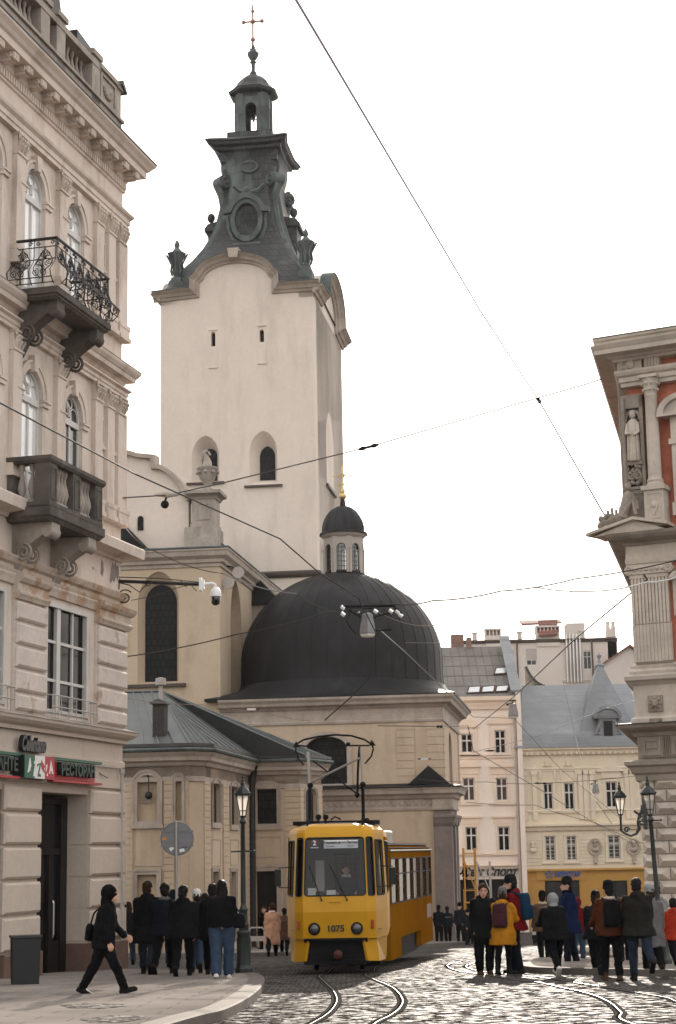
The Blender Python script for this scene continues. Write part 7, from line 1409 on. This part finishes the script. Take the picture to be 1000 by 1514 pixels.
sc1,scH=scaffold('scaffold','yellow scaffold tower with a worker standing on it beside the chapel corner',686,703,1254,112,SCY,.75)
sc2,_=scaffold('scaffold','grey steel scaffold frame in front of the sport shop lettering',706,725,1274,118,PIPE,1.6,.8)
# ================================================================ overhead wires
WIRE=mat('wire_dark',(.035,.03,.03),rough=.6,bump=0,fine=0); WIRT=mat('wire_tan',(.20,.14,.10),rough=.5,bump=0,fine=0); WIRP=mat('wire_violet_fringe',(.30,.25,.42),rough=.5,bump=0,fine=0); WIRW=mat('cable_white',(.7,.68,.65),rough=.5,bump=0,fine=0)  # violet wire tone paints in the colour fringe against the bright sky
def wire(label,pts,r=.012,m_=None,sag=.0,ins=()):
    p3=[at(x,y,Y) for x,y,Y in pts]; out=[]
    for i in range(len(p3)-1):
        for k in range(8):
            t=k/8; q=p3[i].lerp(p3[i+1],t); q.z-=sag*4*t*(1-t); out.append(q)
    out.append(p3[-1]); mb=MB(); c=sum(out,Vector())/len(out); t=thing('overhead_wire',label,'wire',c,0,'overhead wires across the street')
    r*=1.08; mb.tube([p-c for p in out],r,5); mb.obj('strand',m_ or WIRE,t)
    for i,s in ins:
        a=p3[i]-c; j=max(0,i-1) if i else 1; d=((p3[i]-p3[j])*(1 if i else -1)).normalized(); g=MB(); g.tube([a-d*s,a-d*s*.6,a-d*.3*s,a+d*.3*s,a+d*.6*s,a+d*s],[r*2,r*4,r*2.5,r*2.5,r*4,r*2],6); g.obj('insulator',TRB,t)
    return t
wire('thick wire painted with a violet light fringe running down from the top of the sky',[(430,-14,22),(712,462,50),(797,592,60)],.018,WIRP,0,((2,.3),))
wire('tan contact wire crossing from the left building over the big dome to the tram pantograph',[(-20,585,25),(200,701,31),(415,797,36),(470,845,37),(530,884,38),(556,935,38.5),(556,992,39),(520,1030,39.3),(480,1065,39.5)],.014,WIRE)
wire('wire with a dark insulator rising across the tower foot',[(-5,745,40),(150,738,42),(248,732,44),(330,714,46),(545,661,50),(720,610,54),(870,567,50),(1010,520,46)],.016,WIRE,.0,((4,.42),))
wire('dark wire between the presbytery and the dome lamp',[(178,972,43),(350,938,42),(505,899,41)],.014,WIRE,.05)
wire('wire bundle from the dome lamp to the upper right edge',[(505,897,40),(580,893,40),(640,888,40.5),(740,874,42),(850,856,44),(1010,826,46)],.016,WIRE,.05)
wire('thin drooping wire right of the dome lamp',[(560,905,40),(620,925,40.5),(720,912,43),(810,880,48),(860,870,50),(1000,857,54)],.009,WIRT,.06)
wire('white cable strung towards the palace capital',[(790,868,47),(880,874,46.5),(955,861,46),(1010,850,46)],.02,WIRW,.05)
wire('long wire falling from the sky to the palace capital and down to the pink house',[(797,592,60),(890,755,52),(957,857,46.3),(850,945,60),(760,1030,80),(700,1078,100)],.022,WIRE)
wire('wire from the dome lamp down to the cream house',[(560,930,40),(600,965,45),(700,1060,62),(760,1062,71),(830,1138,90),(915,1208,118)],.012,WIRE)
wire('wire fork from the chapel corner across the pink house',[(560,1073,52),(650,1074,58),(692,1073,64),(700,1110,66),(790,1162,76),(880,1217,88),(950,1256,110)],.014,WIRE,0,((1,.3),))
wire('thin wire from the pink house roof to the cream house lamp',[(700,1112,66),(790,1090,90),(900,1046,100),(960,1030,50)],.012,WIRE)
wire('wire falling past the cream house windows',[(833,1010,110),(850,1085,100),(870,1165,86),(882,1185,82),(905,1218,82)],.012,WIRE)
wire('wire across the dark shade of the presbytery wall',[(185,780,43),(230,815,44),(330,848,46),(440,878,40),(505,905,40)],.012,WIRE,.1)
wire('tan guy wire across the annex roof',[(176,1030,43),(300,1042,46),(380,1050,48),(460,1066,50)],.008,WIRT,.05)
wire('upper thin wire over the far roofs',[(600,950,60),(740,946,62),(870,944,62),(1000,930,64)],.009,WIRT,.05)
wire('thin wire across the pink and cream facades',[(620,1152,70),(720,1156,74),(800,1158,74),(950,1146,74)],.010,WIRE,.05,((2,.25),))
wire('low thin wire across the cream house string course',[(690,1186,74),(790,1190,74),(880,1216,74),(960,1250,74)],.010,WIRE,.05)
wire('slack cable hanging from the shopfront ledge',[(85,1070,40.5),(110,1105,41.),(135,1130,41.5),(160,1150,42)],.010,WIRE,.05)
# wire junction hardware by the dome lamp
jt=thing('wire_switch','cluster of dark rods and white insulators on the wires left of the dome lamp','wire fitting',at(520,905,40),0)
mb=MB(); s=.0154; mb.tube([(-.2,0,.13),(1.0,0,.13)],.03,5); mb.tube([(-.2,0,.13),(.1,0,-.05),(.35,0,-.2),(.6,0,-.1),(1.05,0,.0)],.02,5); mb.tube([(0,0,.08),(-.12,0,-.2),(.0,0,-.4),(.1,0,-.5)],.018,5); mb.tube([(.3,0,-.45),(.9,0,-.42)],.02,5); mb.tube([(.95,0,.13),(1.15,0,-.05)],.03,5); mb.obj('rods',TRB,jt)
mb=MB()
for p in((-.2,.1),(-.2,-.05),(.55,.0),(.9,.0),(1.05,-.02),(1.12,-.1)): mb.tube([(p[0]-.04,-.02,p[1]+.03),(p[0]+.04,-.02,p[1]-.03)],.045,7); mb.cut()
mb.each('insulator',WH,jt)
sl_=thing('line_lamp','pale ceramic wire tensioner with a dark weight hung before the presbytery gable','wire fitting',at(248,731,44),0)
mb=MB(); mb.lathe([(.02,-.28),(.06,-.2),(.07,-.12),(.1,0),(.07,.12),(.06,.2),(.02,.28)],(0,0,0),10); 
for v in range(len(mb.v)): x,y,z=mb.v[v]; mb.v[v]=(z*1.2,y,x*.9)
mb.obj('tensioner',PIPE,sl_,50); mb=MB(); mb.tube([(-.03,0,-.05),(-.06,0,-.18)],.03,5); mb.sphere((-.07,0,-.26),.11,8); mb.obj('weight',TRB,sl_)
for px,py,Y,l in((372,1049,48,'small white wire clamp before the chapel cornice'),(628,1122,58,'small white wire clamp left of the chapel corner window'),(725,1110,70,'small dark clamp on the wire before the pink house')): 
    c=thing('wire_clamp',l,'wire fitting',at(px,py,Y),0); mb=MB(); mb.box(-.12,.12,-.03,.03,-.03,.03); mb.obj('clamp_body',WH if 'white' in l else TRB,c); mb=MB(); mb.tube([(-.22,0,.0),(.22,0,.0)],.02,5); mb.obj('clamp_rod',IRON,c)
# ================================================================ people
from mathutils import noise as mn
work=bpy.data.scenes.new('work')           # scratch scene, removed again below
def cap(mb,p,q,r0,r1,n=9):
    p=Vector(p);q=Vector(q); mb.sphere(p,r0,n); mb.sphere(q,r1,n)
    if (q-p).length>1e-4: mb.tube([p,q],[r0,r1],n)
def fuse(mb,name,mat_,par,vox,sm=2,fold=0.,seed=0,fs=9.):
    me=bpy.data.meshes.new('t'); me.from_pydata(mb.v,[],mb.f); o=bpy.data.objects.new('t',me); work.collection.objects.link(o)
    r=o.modifiers.new('r','REMESH'); r.mode='VOXEL'; r.voxel_size=vox
    if sm: s=o.modifiers.new('s','SMOOTH'); s.factor=.5; s.iterations=sm
    work.view_layers[0].update(); dg=work.view_layers[0].depsgraph; m2=bpy.data.meshes.new_from_object(o.evaluated_get(dg)); bpy.data.objects.remove(o); bpy.data.meshes.remove(me)
    if fold:
        for v in m2.vertices:
            c=v.co; k=mn.noise(Vector((c.x*fs+seed,c.y*fs,c.z*fs*.9)))+.5*mn.noise(Vector((c.x*fs*2+seed,c.y*fs*2,c.z*fs*2.6))); v.co=c+v.normal*(fold*k)
    m2.name=name; m2.shade_smooth(); m2.materials.clear(); m2.materials.append(mat_); x=bpy.data.objects.new(name,m2); col.objects.link(x); x.parent=par; return x
SKIN=mat('skin',(.48,.27,.19),rough=.55,var=.06,bump=.05,fine=0,sc_=8)
def cloth(name,c,rough=.85): return mat('cloth_'+name,c,rough=rough,var=.18,sc_=6,fine=.15,bsc=120,bump=.25,spec=.04)
BLK=cloth('black',(.0055,.0055,.0065)); NVY=cloth('navy',(.007,.009,.015)); CHC=cloth('charcoal',(.012,.0115,.012)); JEA=cloth('jeans',(.033,.052,.085)); JED=cloth('jeans_dark',(.018,.024,.038)); BEI=cloth('beige',(.42,.24,.155)); MUS=cloth('mustard',(.40,.165,.01)); REDC=cloth('red',(.11,.005,.007)); BLU2=cloth('blue',(.005,.012,.042)); BRN=cloth('brown',(.085,.05,.032)); RST_=cloth('rust',(.065,.02,.009)); OLV=cloth('olive',(.016,.0145,.012)); GRY=cloth('grey',(.11,.105,.105)); LGR=cloth('light_grey',(.24,.235,.235)); WHC=cloth('white',(.62,.60,.57)); MAR=cloth('maroon',(.05,.018,.022)); BPB=cloth('pack_blue',(.008,.027,.055)); ORG=cloth('orange_red',(.30,.028,.012)); SHEAR=cloth('shearling',(.45,.36,.28)); PINK=cloth('pink',(.45,.05,.12))
HBR=cloth('hair_brown',(.03,.018,.011),.7); HBK=cloth('hair_black',(.012,.010,.010),.5); HFR=cloth('hair_fair',(.20,.13,.07),.5); SHO=cloth('shoe_black',(.012,.011,.011),.5); SHW=cloth('shoe_white',(.55,.52,.48),.6); SHB=cloth('shoe_brown',(.06,.035,.022),.6)
EYE=mat('eye_dark',(.02,.015,.012),rough=.2,bump=0,fine=0); LIP=mat('lips',(.30,.11,.09),rough=.5,bump=0,fine=0)
_sd=[0]
def person(px,py,head,face,label,legs=((8,4),(-6,10)),arms=((8,18),(-8,20)),jacket=BLK,hem=.80,trous=JED,shoe=SHO,hat=None,hair=HBK,hl=0,hood=None,hoodup=None,lean=0,pav=0.,scarf=None,group=None,flare=.0,wide=1.,turn=0,collar=None,belt=None,fat=1.,at_Y=None,z0=None,sit=False,rim=None):
    _sd[0]+=3; sd=_sd[0]; fat*=1.2; turn+=((sd*37)%41)-20; lean+=(sd*13)%5
    g=G(px,py,pav) if at_Y is None else Vector((at(px,py,at_Y).x,at_Y,z0)); hh=at(px,head,g.y).z-g.z; k=hh/1.755
    t=thing('person',label,'person',g,rad(face),group); t.scale=(k,k,k)
    th,sk=.43,.42; F=[]
    def dirv(a): return Vector((0,-math.sin(rad(a)),-math.cos(rad(a))))
    hip=[Vector((s*.1*wide,0,.92)) for s in(-1,1)]; J=[]
    for i in(0,1):
        a,kn=legs[i]; K=hip[i]+dirv(a)*th; A=K+dirv(a-kn)*sk; K.x*=1.05; A.x*=1.02; J.append((hip[i],K,A,a-kn))
    dz=.085-min(j[2].z for j in J)
    if sit: dz=0
    for j in J:
        for q in(0,1,2): j[q].z+=dz
    pel=.94+dz; R_=Matrix.Translation((0,0,pel))@Matrix.Rotation(rad(lean),4,'X')@Matrix.Translation((0,0,-.94))
    U=lambda x,y,z:R_@Vector((x,y,z))
    sh=[U(s*(.105+.06*fat),0.005,1.385) for s in(-1,1)]; AR=[]
    for i in(0,1):
        a,el=arms[i][:2]; ab=arms[i][2] if len(arms[i])>2 else 6; s=-1 if i==0 else 1
        d=Vector((s*math.sin(rad(ab)),-math.sin(rad(a+lean))*math.cos(rad(ab)),-math.cos(rad(a+lean))*math.cos(rad(ab)))); E_=sh[i]+d*.29
        inn=arms[i][3] if len(arms[i])>3 else 0
        d2_=Vector((s*math.sin(rad(ab*.4-inn)),-math.sin(rad(a+lean+el)),-math.cos(rad(a+lean+el)))).normalized(); W_=E_+d2_*.25; AR.append((sh[i],E_,W_,d2_))
    hc=U(0,-.02,1.61); HT_=Matrix.Translation(hc)@Matrix.Rotation(rad(turn),4,'Z')@Matrix.Scale(1.13,4)
    # body: one continuous mesh
    mb=MB(); cap(mb,U(0,0,.96),U(0,.01,1.12),.125,.11); cap(mb,U(0,.01,1.12),U(0,0,1.32),.11,.13); cap(mb,U(-.1,0,1.36),U(.1,0,1.36),.085,.085); cap(mb,U(0,.005,1.42),hc+Vector((0,.01,-.06)),.058,.05)
    for i in(0,1):
        cap(mb,U(0,0,1.38),AR[i][0],.07,.055); cap(mb,AR[i][0],AR[i][1],.052,.042); cap(mb,AR[i][1],AR[i][2],.042,.029); cap(mb,J[i][0],J[i][1],.083,.056); cap(mb,J[i][1],J[i][2],.056,.038); cap(mb,J[i][2],J[i][2]+Vector((0,-.015,-.02)),.03,.026)
        w0,d=AR[i][2],AR[i][3]; side=Vector((0,-1,0)) if abs(d.y)<.8 else Vector((0,0,1)); side=(side-d*side.dot(d)).normalized(); nrm=d.cross(side)
        for f in range(4):
            o=side*((f-1.5)*.02); b0=w0+d*.085+o; ln=(.066,.076,.072,.055)[f]; b1=b0+(d*.85+nrm*(-.35 if i==0 else .35)).normalized()*ln*.55; b2=b1+(d*.45+nrm*(-.9 if i==0 else .9)).normalized()*ln*.5
            cap(mb,w0+o*.7,b0,.014,.0115,6); cap(mb,b0,b1,.0115,.0105,6); cap(mb,b1,b2,.0105,.009,6)
        cap(mb,w0+side*.02+d*.02,w0+side*.048+d*.06,.013,.011,6); cap(mb,w0+side*.048+d*.06,w0+side*.05+d*.1,.011,.009,6)
    def hp(x,y,z): return HT_@Vector((x,y,z))
    def blob(c,r,sx,sy,sz):
        m0=mb.X; mb.X=HT_@Matrix.Translation(c)@Matrix.Diagonal((sx,sy,sz,1)); mb.sphere((0,0,0),r,14); mb.X=m0
    blob((0,.012,.025),.1,.78,.98,1.02); blob((0,-.035,-.045),.075,.8,.78,.95); blob((0,-.055,-.095),.032,1.1,.8,.8); blob((0,-.06,.025),.05,1.1,.7,.5)
    cap(mb,hp(0,-.092,.012),hp(0,-.112,-.028),.009,.014,6); cap(mb,hp(-.012,-.098,-.034),hp(.012,-.098,-.034),.01,.01,6); cap(mb,hp(-.03,-.088,-.065),hp(.03,-.088,-.065),.009,.009,6)
    for s in(-1,1): cap(mb,hp(s*.078,.015,.02),hp(s*.076,.01,-.025),.016,.011,6)
    bd=fuse(mb,'body',SKIN,t,.0095 if g.y<35 or abs(face)<20 else .0125,1)
    if abs(((face+turn+180)%360)-180)<110:
        for s in(-1,1):
            e=MB(); e.sphere(hp(s*.03,-.088,.012),.0105,8); e.obj('eye',EYE,bd,60); e=MB(); cap(e,hp(s*.016,-.098,.036),hp(s*.046,-.088,.036),.005,.004,5); e.obj('eyebrow',hair or HBK,bd,60)
        e=MB(); cap(e,hp(-.02,-.097,-.063),hp(.02,-.097,-.063),.006,.006,6); e.obj('mouth',LIP,bd,60)
    # trousers
    mb=MB(); w=wide
    cap(mb,U(-.055,0,.98),U(.055,0,.98),.125,.125)
    for i in(0,1): cap(mb,J[i][0],J[i][1],.12*w,.09*w); cap(mb,J[i][1],J[i][2]+Vector((0,.0,.03)),.09*w,.072*w+flare); 
    fuse(mb,'trousers',trous,t,.018,2,.014,sd,10)
    # shoes
    for i in(0,1):
        A=J[i][2]; an=J[i][3]; mb=MB(); mb.X=Matrix.Translation(A)@Matrix.Rotation(rad(-max(-45,min(30,an if an<0 else an*.6))),4,'X')
        cap(mb,(0,.045,-.04),(0,-.06,-.045),.05,.048); cap(mb,(0,-.06,-.045),(0,-.17,-.05),.048,.042); cap(mb,(0,.02,-.03),(0,.01,.06),.055,.062); mb.box(-.048,.048,-.2,.09,-.09,-.055)
        fuse(mb,'shoe',shoe,t,.012,2)
    # jacket
    mb=MB(); rings=[]
    for z,a,b in((hem+dz,.19+.0*wide,.15),(.92,.192,.155),(1.02,.178,.148),(1.14,.168,.14),(1.27,.178,.142),(1.36,.155,.122),(1.42,.105,.098),(1.475,.078,.08)):
        if z>=hem+dz-.001: rings.append((z,a*fat,b*fat))
    if hem<.8: rings=[(hem,.225*fat,.19*fat),(hem+.25 if hem<.62 else .85,.21*fat,.172*fat)]+[r_ for r_ in rings if r_[0]>.9]
    hf=lambda z:(J[0][1].y+J[1][1].y)/2*max(0,(.92-z))*1.2
    mb.loft([[ (U(a*math.cos(q),b*math.sin(q),z) if z>=.9 else U(0,0,.9)+Vector((a*math.cos(q),b*math.sin(q)*1.05+hf(z),z-.9))) for q in [2*PI*n_/18 for n_ in range(18)]] for z,a,b in rings])
    for i in(0,1): cap(mb,U((-.05,.05)[i],0,1.40),AR[i][0],.075,.072*fat**.5); cap(mb,AR[i][0],AR[i][1],.075*fat**.5,.07*fat**.5); cap(mb,AR[i][1],AR[i][2]-AR[i][3]*.02,.07*fat**.5,.054*fat**.5)
    if hood: 
        for p,r in(((0,.085,1.47),.085),((-.07,.06,1.46),.07),((.07,.06,1.46),.07),((0,.12,1.40),.06)): mb.sphere(U(*p),r,10)
    if collar is None: cap(mb,U(0,.01,1.44),U(0,-.0,1.50),.078,.075)
    jk=fuse(mb,'jacket',jacket,t,.019,2,.02,sd,8)
    if collar:
        mb=MB(); mb.tube([U(.085*math.cos(q),.015+.085*math.sin(q),1.475) for q in [2*PI*n_/14 for n_ in range(14)]],.035,7,closed=True); fuse(mb,'collar',collar,t,.014,1,.008,sd)
    if belt: mb=MB(); mb.loft([[U(.182*math.cos(q),.152*math.sin(q),z) for q in [2*PI*n_/18 for n_ in range(18)]] for z in(1.06,1.10)],cap=False); mb.obj('belt',belt,t,60)
    if scarf: mb=MB(); mb.tube([U(.075*math.cos(q),-.005+.08*math.sin(q),1.50) for q in [2*PI*n_/12 for n_ in range(12)]],.04,7,closed=True); fuse(mb,'scarf',scarf,t,.014,1,.006,sd)
    # head cover
    if hoodup:
        mb=MB(); mb.X=HT_
        mb.X=HT_@Matrix.Translation((0,.03,.02))@Matrix.Diagonal((.98,1.05,1.12,1)); mb.sphere((0,0,0),.115,14); mb.X=None; cap(mb,hp(0,.06,-.05),U(0,.03,1.46),.095,.1)
        hd=fuse(mb,'hood',hoodup,t,.013,2,.005,sd)
    if hair and not hoodup:
        mb=MB(); mb.X=HT_@Matrix.Translation((0,.02,.04)); 
        def hb_(c,r,sx,sy,sz): mb.X=HT_@Matrix.Translation(c)@Matrix.Diagonal((sx,sy,sz,1)); mb.sphere((0,0,0),r,14)
        hb_((0,.02,.05),.104,.84,1.0,.92); hb_((0,.055,-.0),.085,.92,.75,1.1)
        if hl:
            hb_((0,.06,-.06),.085,1.05,.7,1.2); hb_((0,.07,-.15),.08,1.15,.6,1.25)
            if hl>1: hb_((0,.085,-.27),.08,1.2,.55,1.3)
            for s in(-1,1): hb_((s*.075,.01,-.05),.045,.6,1.,2.)
        mb.X=None; fuse(mb,'hair',hair,t,.011,1,.014,sd,26)
    if hat:
        mb=MB(); mb.X=HT_@Matrix.Translation((0,.012,.045)); pr=[(.098,-.02),(.104,-.005),(.104,.03),(.098,.035),(.1,.05),(.093,.085),(.072,.118),(.04,.135),(.001,.14)]
        mb.lathe(pr,(0,0,0),18,sx=.86,sy=1.03); mb.X=None; mb.obj('hat',hat,t,50)
    return t,U,k,g
def bag(name,label,cat,t,U,kind,m_,group=None):
    o=thing(name,label,cat,t.location,t.rotation_euler.z,group); o.scale=t.scale; mb=MB()
    def rb(cx,cy,cz,w_,d,h,n=2.6,taper=.9):
        rings=[]
        for z,s in((-.5,.8),(-.46,.95),(-.2,1.0),(.2,.98),(.42,.86*taper+.08),(.5,.6)):
            rings.append([U(cx+w_/2*s*math.copysign(abs(math.cos(q))**(2/n),math.cos(q)),cy+d/2*s*math.copysign(abs(math.sin(q))**(2/n),math.sin(q)),cz+h*z) for q in [2*PI*k/20 for k in range(20)]])
        mb.loft(rings)
    if kind=='pack':
        rb(0,.24,1.2,.33,.2,.50); fuse(mb,'pack_body',m_,o,.016,2,.01,7); mb=MB(); rb(0,.335,1.1,.25,.09,.24); fuse(mb,'pocket',m_,o,.014,2,.006,5)
        for s in(-1,1): g=MB(); g.tube([U(s*.11,.16,1.40),U(s*.13,.06,1.475),U(s*.135,-.1,1.40),U(s*.135,-.165,1.28),U(s*.15,-.1,1.1),U(s*.15,.14,1.02)],.022,6); g.obj('strap',m_,o,50)
    else:
        sx,hz,by_=kind; rb(sx,by_,hz,.36,.15,.27); fuse(mb,'bag_body',m_,o,.016,2,.008,4); g=MB(); g.tube([U(sx-.1,by_,hz+.11),U(sx*.8,by_*.9,hz+.3),U(sx*.35,.08,1.44),U(0,.02,1.50),U(-sx*.35,-.1,1.38),U(sx*.2,-.16,1.15),U(sx+.0,by_-.1,hz+.1)],.016,5); g.obj('strap',m_,o,50)
    return o
LG='people walking away on the left pavement'; RG='people standing about on the right'; OG='officers by the chapel wall'
W=((26,8),(-20,26)); A_=((-16,12),(18,22)); W2=((-18,30),(24,6)); S1=((5,4),(-5,4)); S2=((-5,7),(7,6))
t,U,_,_=person(153,1469,1303,92,'person in black with hood up striding right in front of the restaurant door',((25,3),(-19,8)),((-12,20),(10,30)),BLK,.80,BLK,SHO,hoodup=BLK,pav=HP,lean=4,turn=-12); bag('shoulder_bag','black shoulder bag hanging behind the person striding past the door','bag',t,U,(.12,.98,.24),BLK)
person(189,1427,1331,178,'person with long brown hair and jeans half hidden by the restaurant building corner',W,A_,CHC,.72,JEA,SHO,hair=HBR,hl=1,group=LG)
person(218,1440,1300,180,'tall brown-haired person in a long black coat, leftmost of the walking group',W2,A_,BLK,.62,JED,SHO,hair=HBR,hood=1,fat=1.18,pav=HP,group=LG)
person(243,1440,1303,175,'short-haired person with a grey collar edge on a navy jacket in the walking group',W,A_,NVY,.78,BLK,SHO,hair=HBK,collar=GRY,pav=HP,group=LG)
person(256,1430,1313,185,'person in a dark blue hooded jacket deep inside the walking group',W2,A_,BLU2,.78,JED,SHO,hoodup=NVY,pav=HP,group=LG)
person(271,1443,1306,180,'broad short-haired person in a black jacket at the centre of the walking group',W,A_,BLK,.76,BLK,SHO,hair=HBK,hood=1,fat=1.2,pav=HP,group=LG)
person(291,1438,1315,182,'person in a white knitted beanie, black jacket and blue jeans in the walking group',W2,A_,BLK,.82,JEA,SHO,hat=WHC,hair=HBK,pav=HP,group=LG)
person(303,1431,1318,178,'person with a bright pink collar almost hidden in the walking group',W,A_,NVY,.8,JED,SHO,hair=HBK,collar=PINK,pav=HP,group=LG)
person(315,1441,1304,183,'person in a black coat and trousers close behind the one in pale jeans',W2,A_,BLK,.7,BLK,SHO,hair=HBK,hood=1,pav=HP,group=LG)
t,U,_,_=person(329,1446,1303,186,'long-haired person in a short black jacket, pale blue jeans and white shoes',((6,2),(-8,6)),((8,40),(-4,20)),BLK,.9,JEA,SHW,hair=HBK,hl=2,wide=1.18,flare=.02,pav=HP,fat=1.1,group=LG); bag('shoulder_bag','black handbag at the hip of the person in pale blue jeans','bag',t,U,(-.26,1.02,.02),BLK)
t,U,_,_=person(403,1414,1333,180,'person in a belted beige trench coat with an orange scarf walking away beside the tram',W,((4,20),(-4,20)),BEI,.42,BLK,SHO,hair=HBR,collar=WHC,scarf=ORG,belt=BEI)
person(391,1408,1340,-10,'person in black facing the camera beyond the beige trench coat',S1,A_,BLK,.75,BLK,SHO,hair=HBK); person(397,1404,1338,10,'person whose face shows just left of the beige trench coat collar',S2,A_,NVY,.75,BLK,SHO,hair=HBR)
person(421,1413,1341,180,'person in a brown coat mostly hidden behind the left side of the tram',W2,A_,BRN,.6,BLK,SHO,hair=HBK)
for a in((650,1396,1340,170,'dark uniformed officer nearest the rear of the tram',None),(663,1396,1342,185,'officer with POLICE across the back of a dark uniform','P'),(682,1396,1336,-20,'tallest dark uniformed officer facing out beside the chapel pier',None),(692,1397,1346,30,'person in dark clothes beside the officers holding a pale bundle','B'),(702,1396,1351,150,'smaller dark figure at the right end of the officers',None)):
    t,U,_,_=person(a[0],a[1],a[2],a[3],a[4],S1,((10,25),(6,40)),NVY,.82,BLK,SHO,hat=BLK,hair=HBK,fat=1.12,group=OG)
    if a[5]=='P':
        o=text('POLICE',.085,LGR,'back_lettering',t,(0,.168,1.3),rot=(PI/2,0,PI),ext=.004,bold=.003)
    if a[5]=='B': bag('carrier_bag','pale pink carrier bag held by a person next to the officers','bag',t,U,(.26,.62,-.1),SHEAR)
TG='three people talking on the cobbles'
person(718,1441,1308,8,'person with cropped hair and long dark jacket facing the camera beside the mustard coat',S1,((4,14),(6,16)),BLK,.70,BLK,SHB,hair=HBR,hood=1,fat=1.22,wide=1.15,turn=6,group=TG)
t,U,_,_=person(746,1441,1315,160,'person in a mustard yellow coat with hood and grey beanie, seen from behind',((8,4),(-10,4)),((20,85,14,35),(4,20)),MUS,.60,BLK,SHO,hat=GRY,hair=HBR,hood=1,fat=1.1,wide=.85,group=TG); bag('backpack','dark maroon backpack on the mustard yellow coat','backpack',t,U,'pack',MAR)
t,U,_,_=person(763,1440,1297,-105,'tall bearded person in a red and black jacket and dark beanie looking left',S1,((14,60),(4,30)),REDC,.78,NVY,SHO,hat=CHC,hair=HBK,hood=1,scarf=BLK,fat=1.12,group=TG); bag('backpack','blue backpack on the person in the red jacket','backpack',t,U,'pack',BPB)
person(806,1422,1320,185,'person in a brown jacket with pale fur collar, leftmost of the right-hand group',S1,((6,20),(4,20)),BRN,.76,BLK,SHO,hat=BLK,hair=HBK,collar=SHEAR,fat=1.15,group=RG)
person(824,1442,1316,190,'stooping person in a black jacket with pale grey hood and white soles',W,((20,50),(16,50)),BLK,.78,BLK,SHW,hoodup=LGR,lean=13,fat=1.3,group=RG)
person(844,1429,1300,-95,'tall person in a bright blue jacket and dark beanie looking left',S2,((8,40),(4,20)),BLU2,.66,NVY,SHO,hat=BLK,hair=HBK,scarf=BLK,fat=1.15,group=RG)
person(857,1424,1328,170,'person in a red hooded jacket behind the bright blue jacket',S1,((6,20),(4,20)),REDC,.8,JEA,SHO,hoodup=REDC,group=RG)
person(885,1441,1316,165,'person in black with a dark hat leaning beside the rust coloured jacket',W2,((25,60),(10,40)),BLK,.78,BLK,SHO,hat=BLK,hair=HBR,lean=6,fat=1.15,group=RG)
t,U,_,_=person(906,1450,1305,183,'person in a rust jacket with shearling collar and black beanie at right',((-6,10),(12,3)),((20,50,14),(10,50,14)),RST_,.80,BLK,SHB,hat=BLK,hair=HBK,collar=SHEAR,fat=1.2,group=RG); bag('backpack','black backpack slung on the rust coloured jacket','backpack',t,U,'pack',BLK)
person(925,1428,1326,175,'person with curly fair hair in black between the rust and olive jackets',W,((6,30),(8,30)),BLK,.75,BLK,SHO,hair=HFR,hl=1,group=RG)
person(948,1450,1300,182,'tall short-haired person in an olive black jacket with one foot stepping back',((-30,30),(6,2)),((10,40),(8,40)),OLV,.76,JED,SHO,hair=HBK,hood=1,fat=1.18,group=RG)
person(967,1442,1307,178,'person in a grey beanie and long grey coat beside the leaning street lamp',W2,((6,30),(8,30)),GRY,.58,BLK,SHO,hat=LGR,hair=HBR,group=RG)
person(976,1432,1309,-170,'person in a white and dark jacket just behind the leaning lamp post',S1,((6,20),(4,20)),LGR,.8,BLK,SHO,hair=HBK,hood=1,group=RG)
person(1001,1436,1325,185,'person in an orange red jacket cut off by the right edge',W,((6,20),(4,20)),ORG,.78,BLK,SHO,hair=HBK,hood=1,group=RG)
# worker on the scaffold, driver and passengers in the tram
person(688,1300,1277,-60,'worker in dark clothes standing on the yellow scaffold deck',S1,((20,40),(10,20)),BLK,.8,BLK,SHO,hat=BLK,hair=HBK,at_Y=112.5,z0=gz(112)+scH*.52+.06) 
fl_=fo+Vector((0,0,.95)); 
def rider(x,y,z,hgt,face,label,j,hr=HBK,**kw):
    w0=M@Vector((x,y,z)); q=thing; p_=person(500,1400,1300,face,label,((80,85),(80,85)) if hgt<1.4 else S1,((35,45),(35,45)),j,.85,BLK,SHO,hair=hr,at_Y=w0.y,z0=w0.z,**kw)[0]
    p_.location=w0; s=1.0; p_.scale=(s,s,s); return p_
rider(.22,1.05,.62,1.2,0,'tram driver in a dark jacket and white shirt behind the windscreen',NVY,HBR,collar=WHC,sit=True)
for k,(x,yy,j,f) in enumerate(((-.35,1.0,BLK,190),(-.4,3.1,CHC,170),(-.5,5.0,NVY,200))):
    p_=rp(x,yy,.55); w0=M@p_
    q=rider(0,0,0,1.2,f,('passenger silhouette seated at the first rear window of the tram','passenger silhouette seated at the middle rear window of the tram','passenger silhouette seated at the last rear window of the tram')[k],j,sit=True); q.location=w0

bpy.data.scenes.remove(work)
# ================================================================ thin sunlit haze over the square
hm=bpy.data.materials.new('haze'); hm.use_nodes=True; hn=hm.node_tree; hn.nodes.clear(); ho=hn.nodes.new('ShaderNodeOutputMaterial'); hv=hn.nodes.new('ShaderNodeVolumePrincipled'); hv.inputs['Color'].default_value=(.93,.94,.96,1); hv.inputs['Density'].default_value=.00005; hv.inputs['Anisotropy'].default_value=.5; hn.links.new(hv.outputs[0],ho.inputs['Volume'])
mb=MB(); mb.box(-90,90,-12,175,-9,75); tag(mb.obj('haze',hm),None,None,kind='stuff')
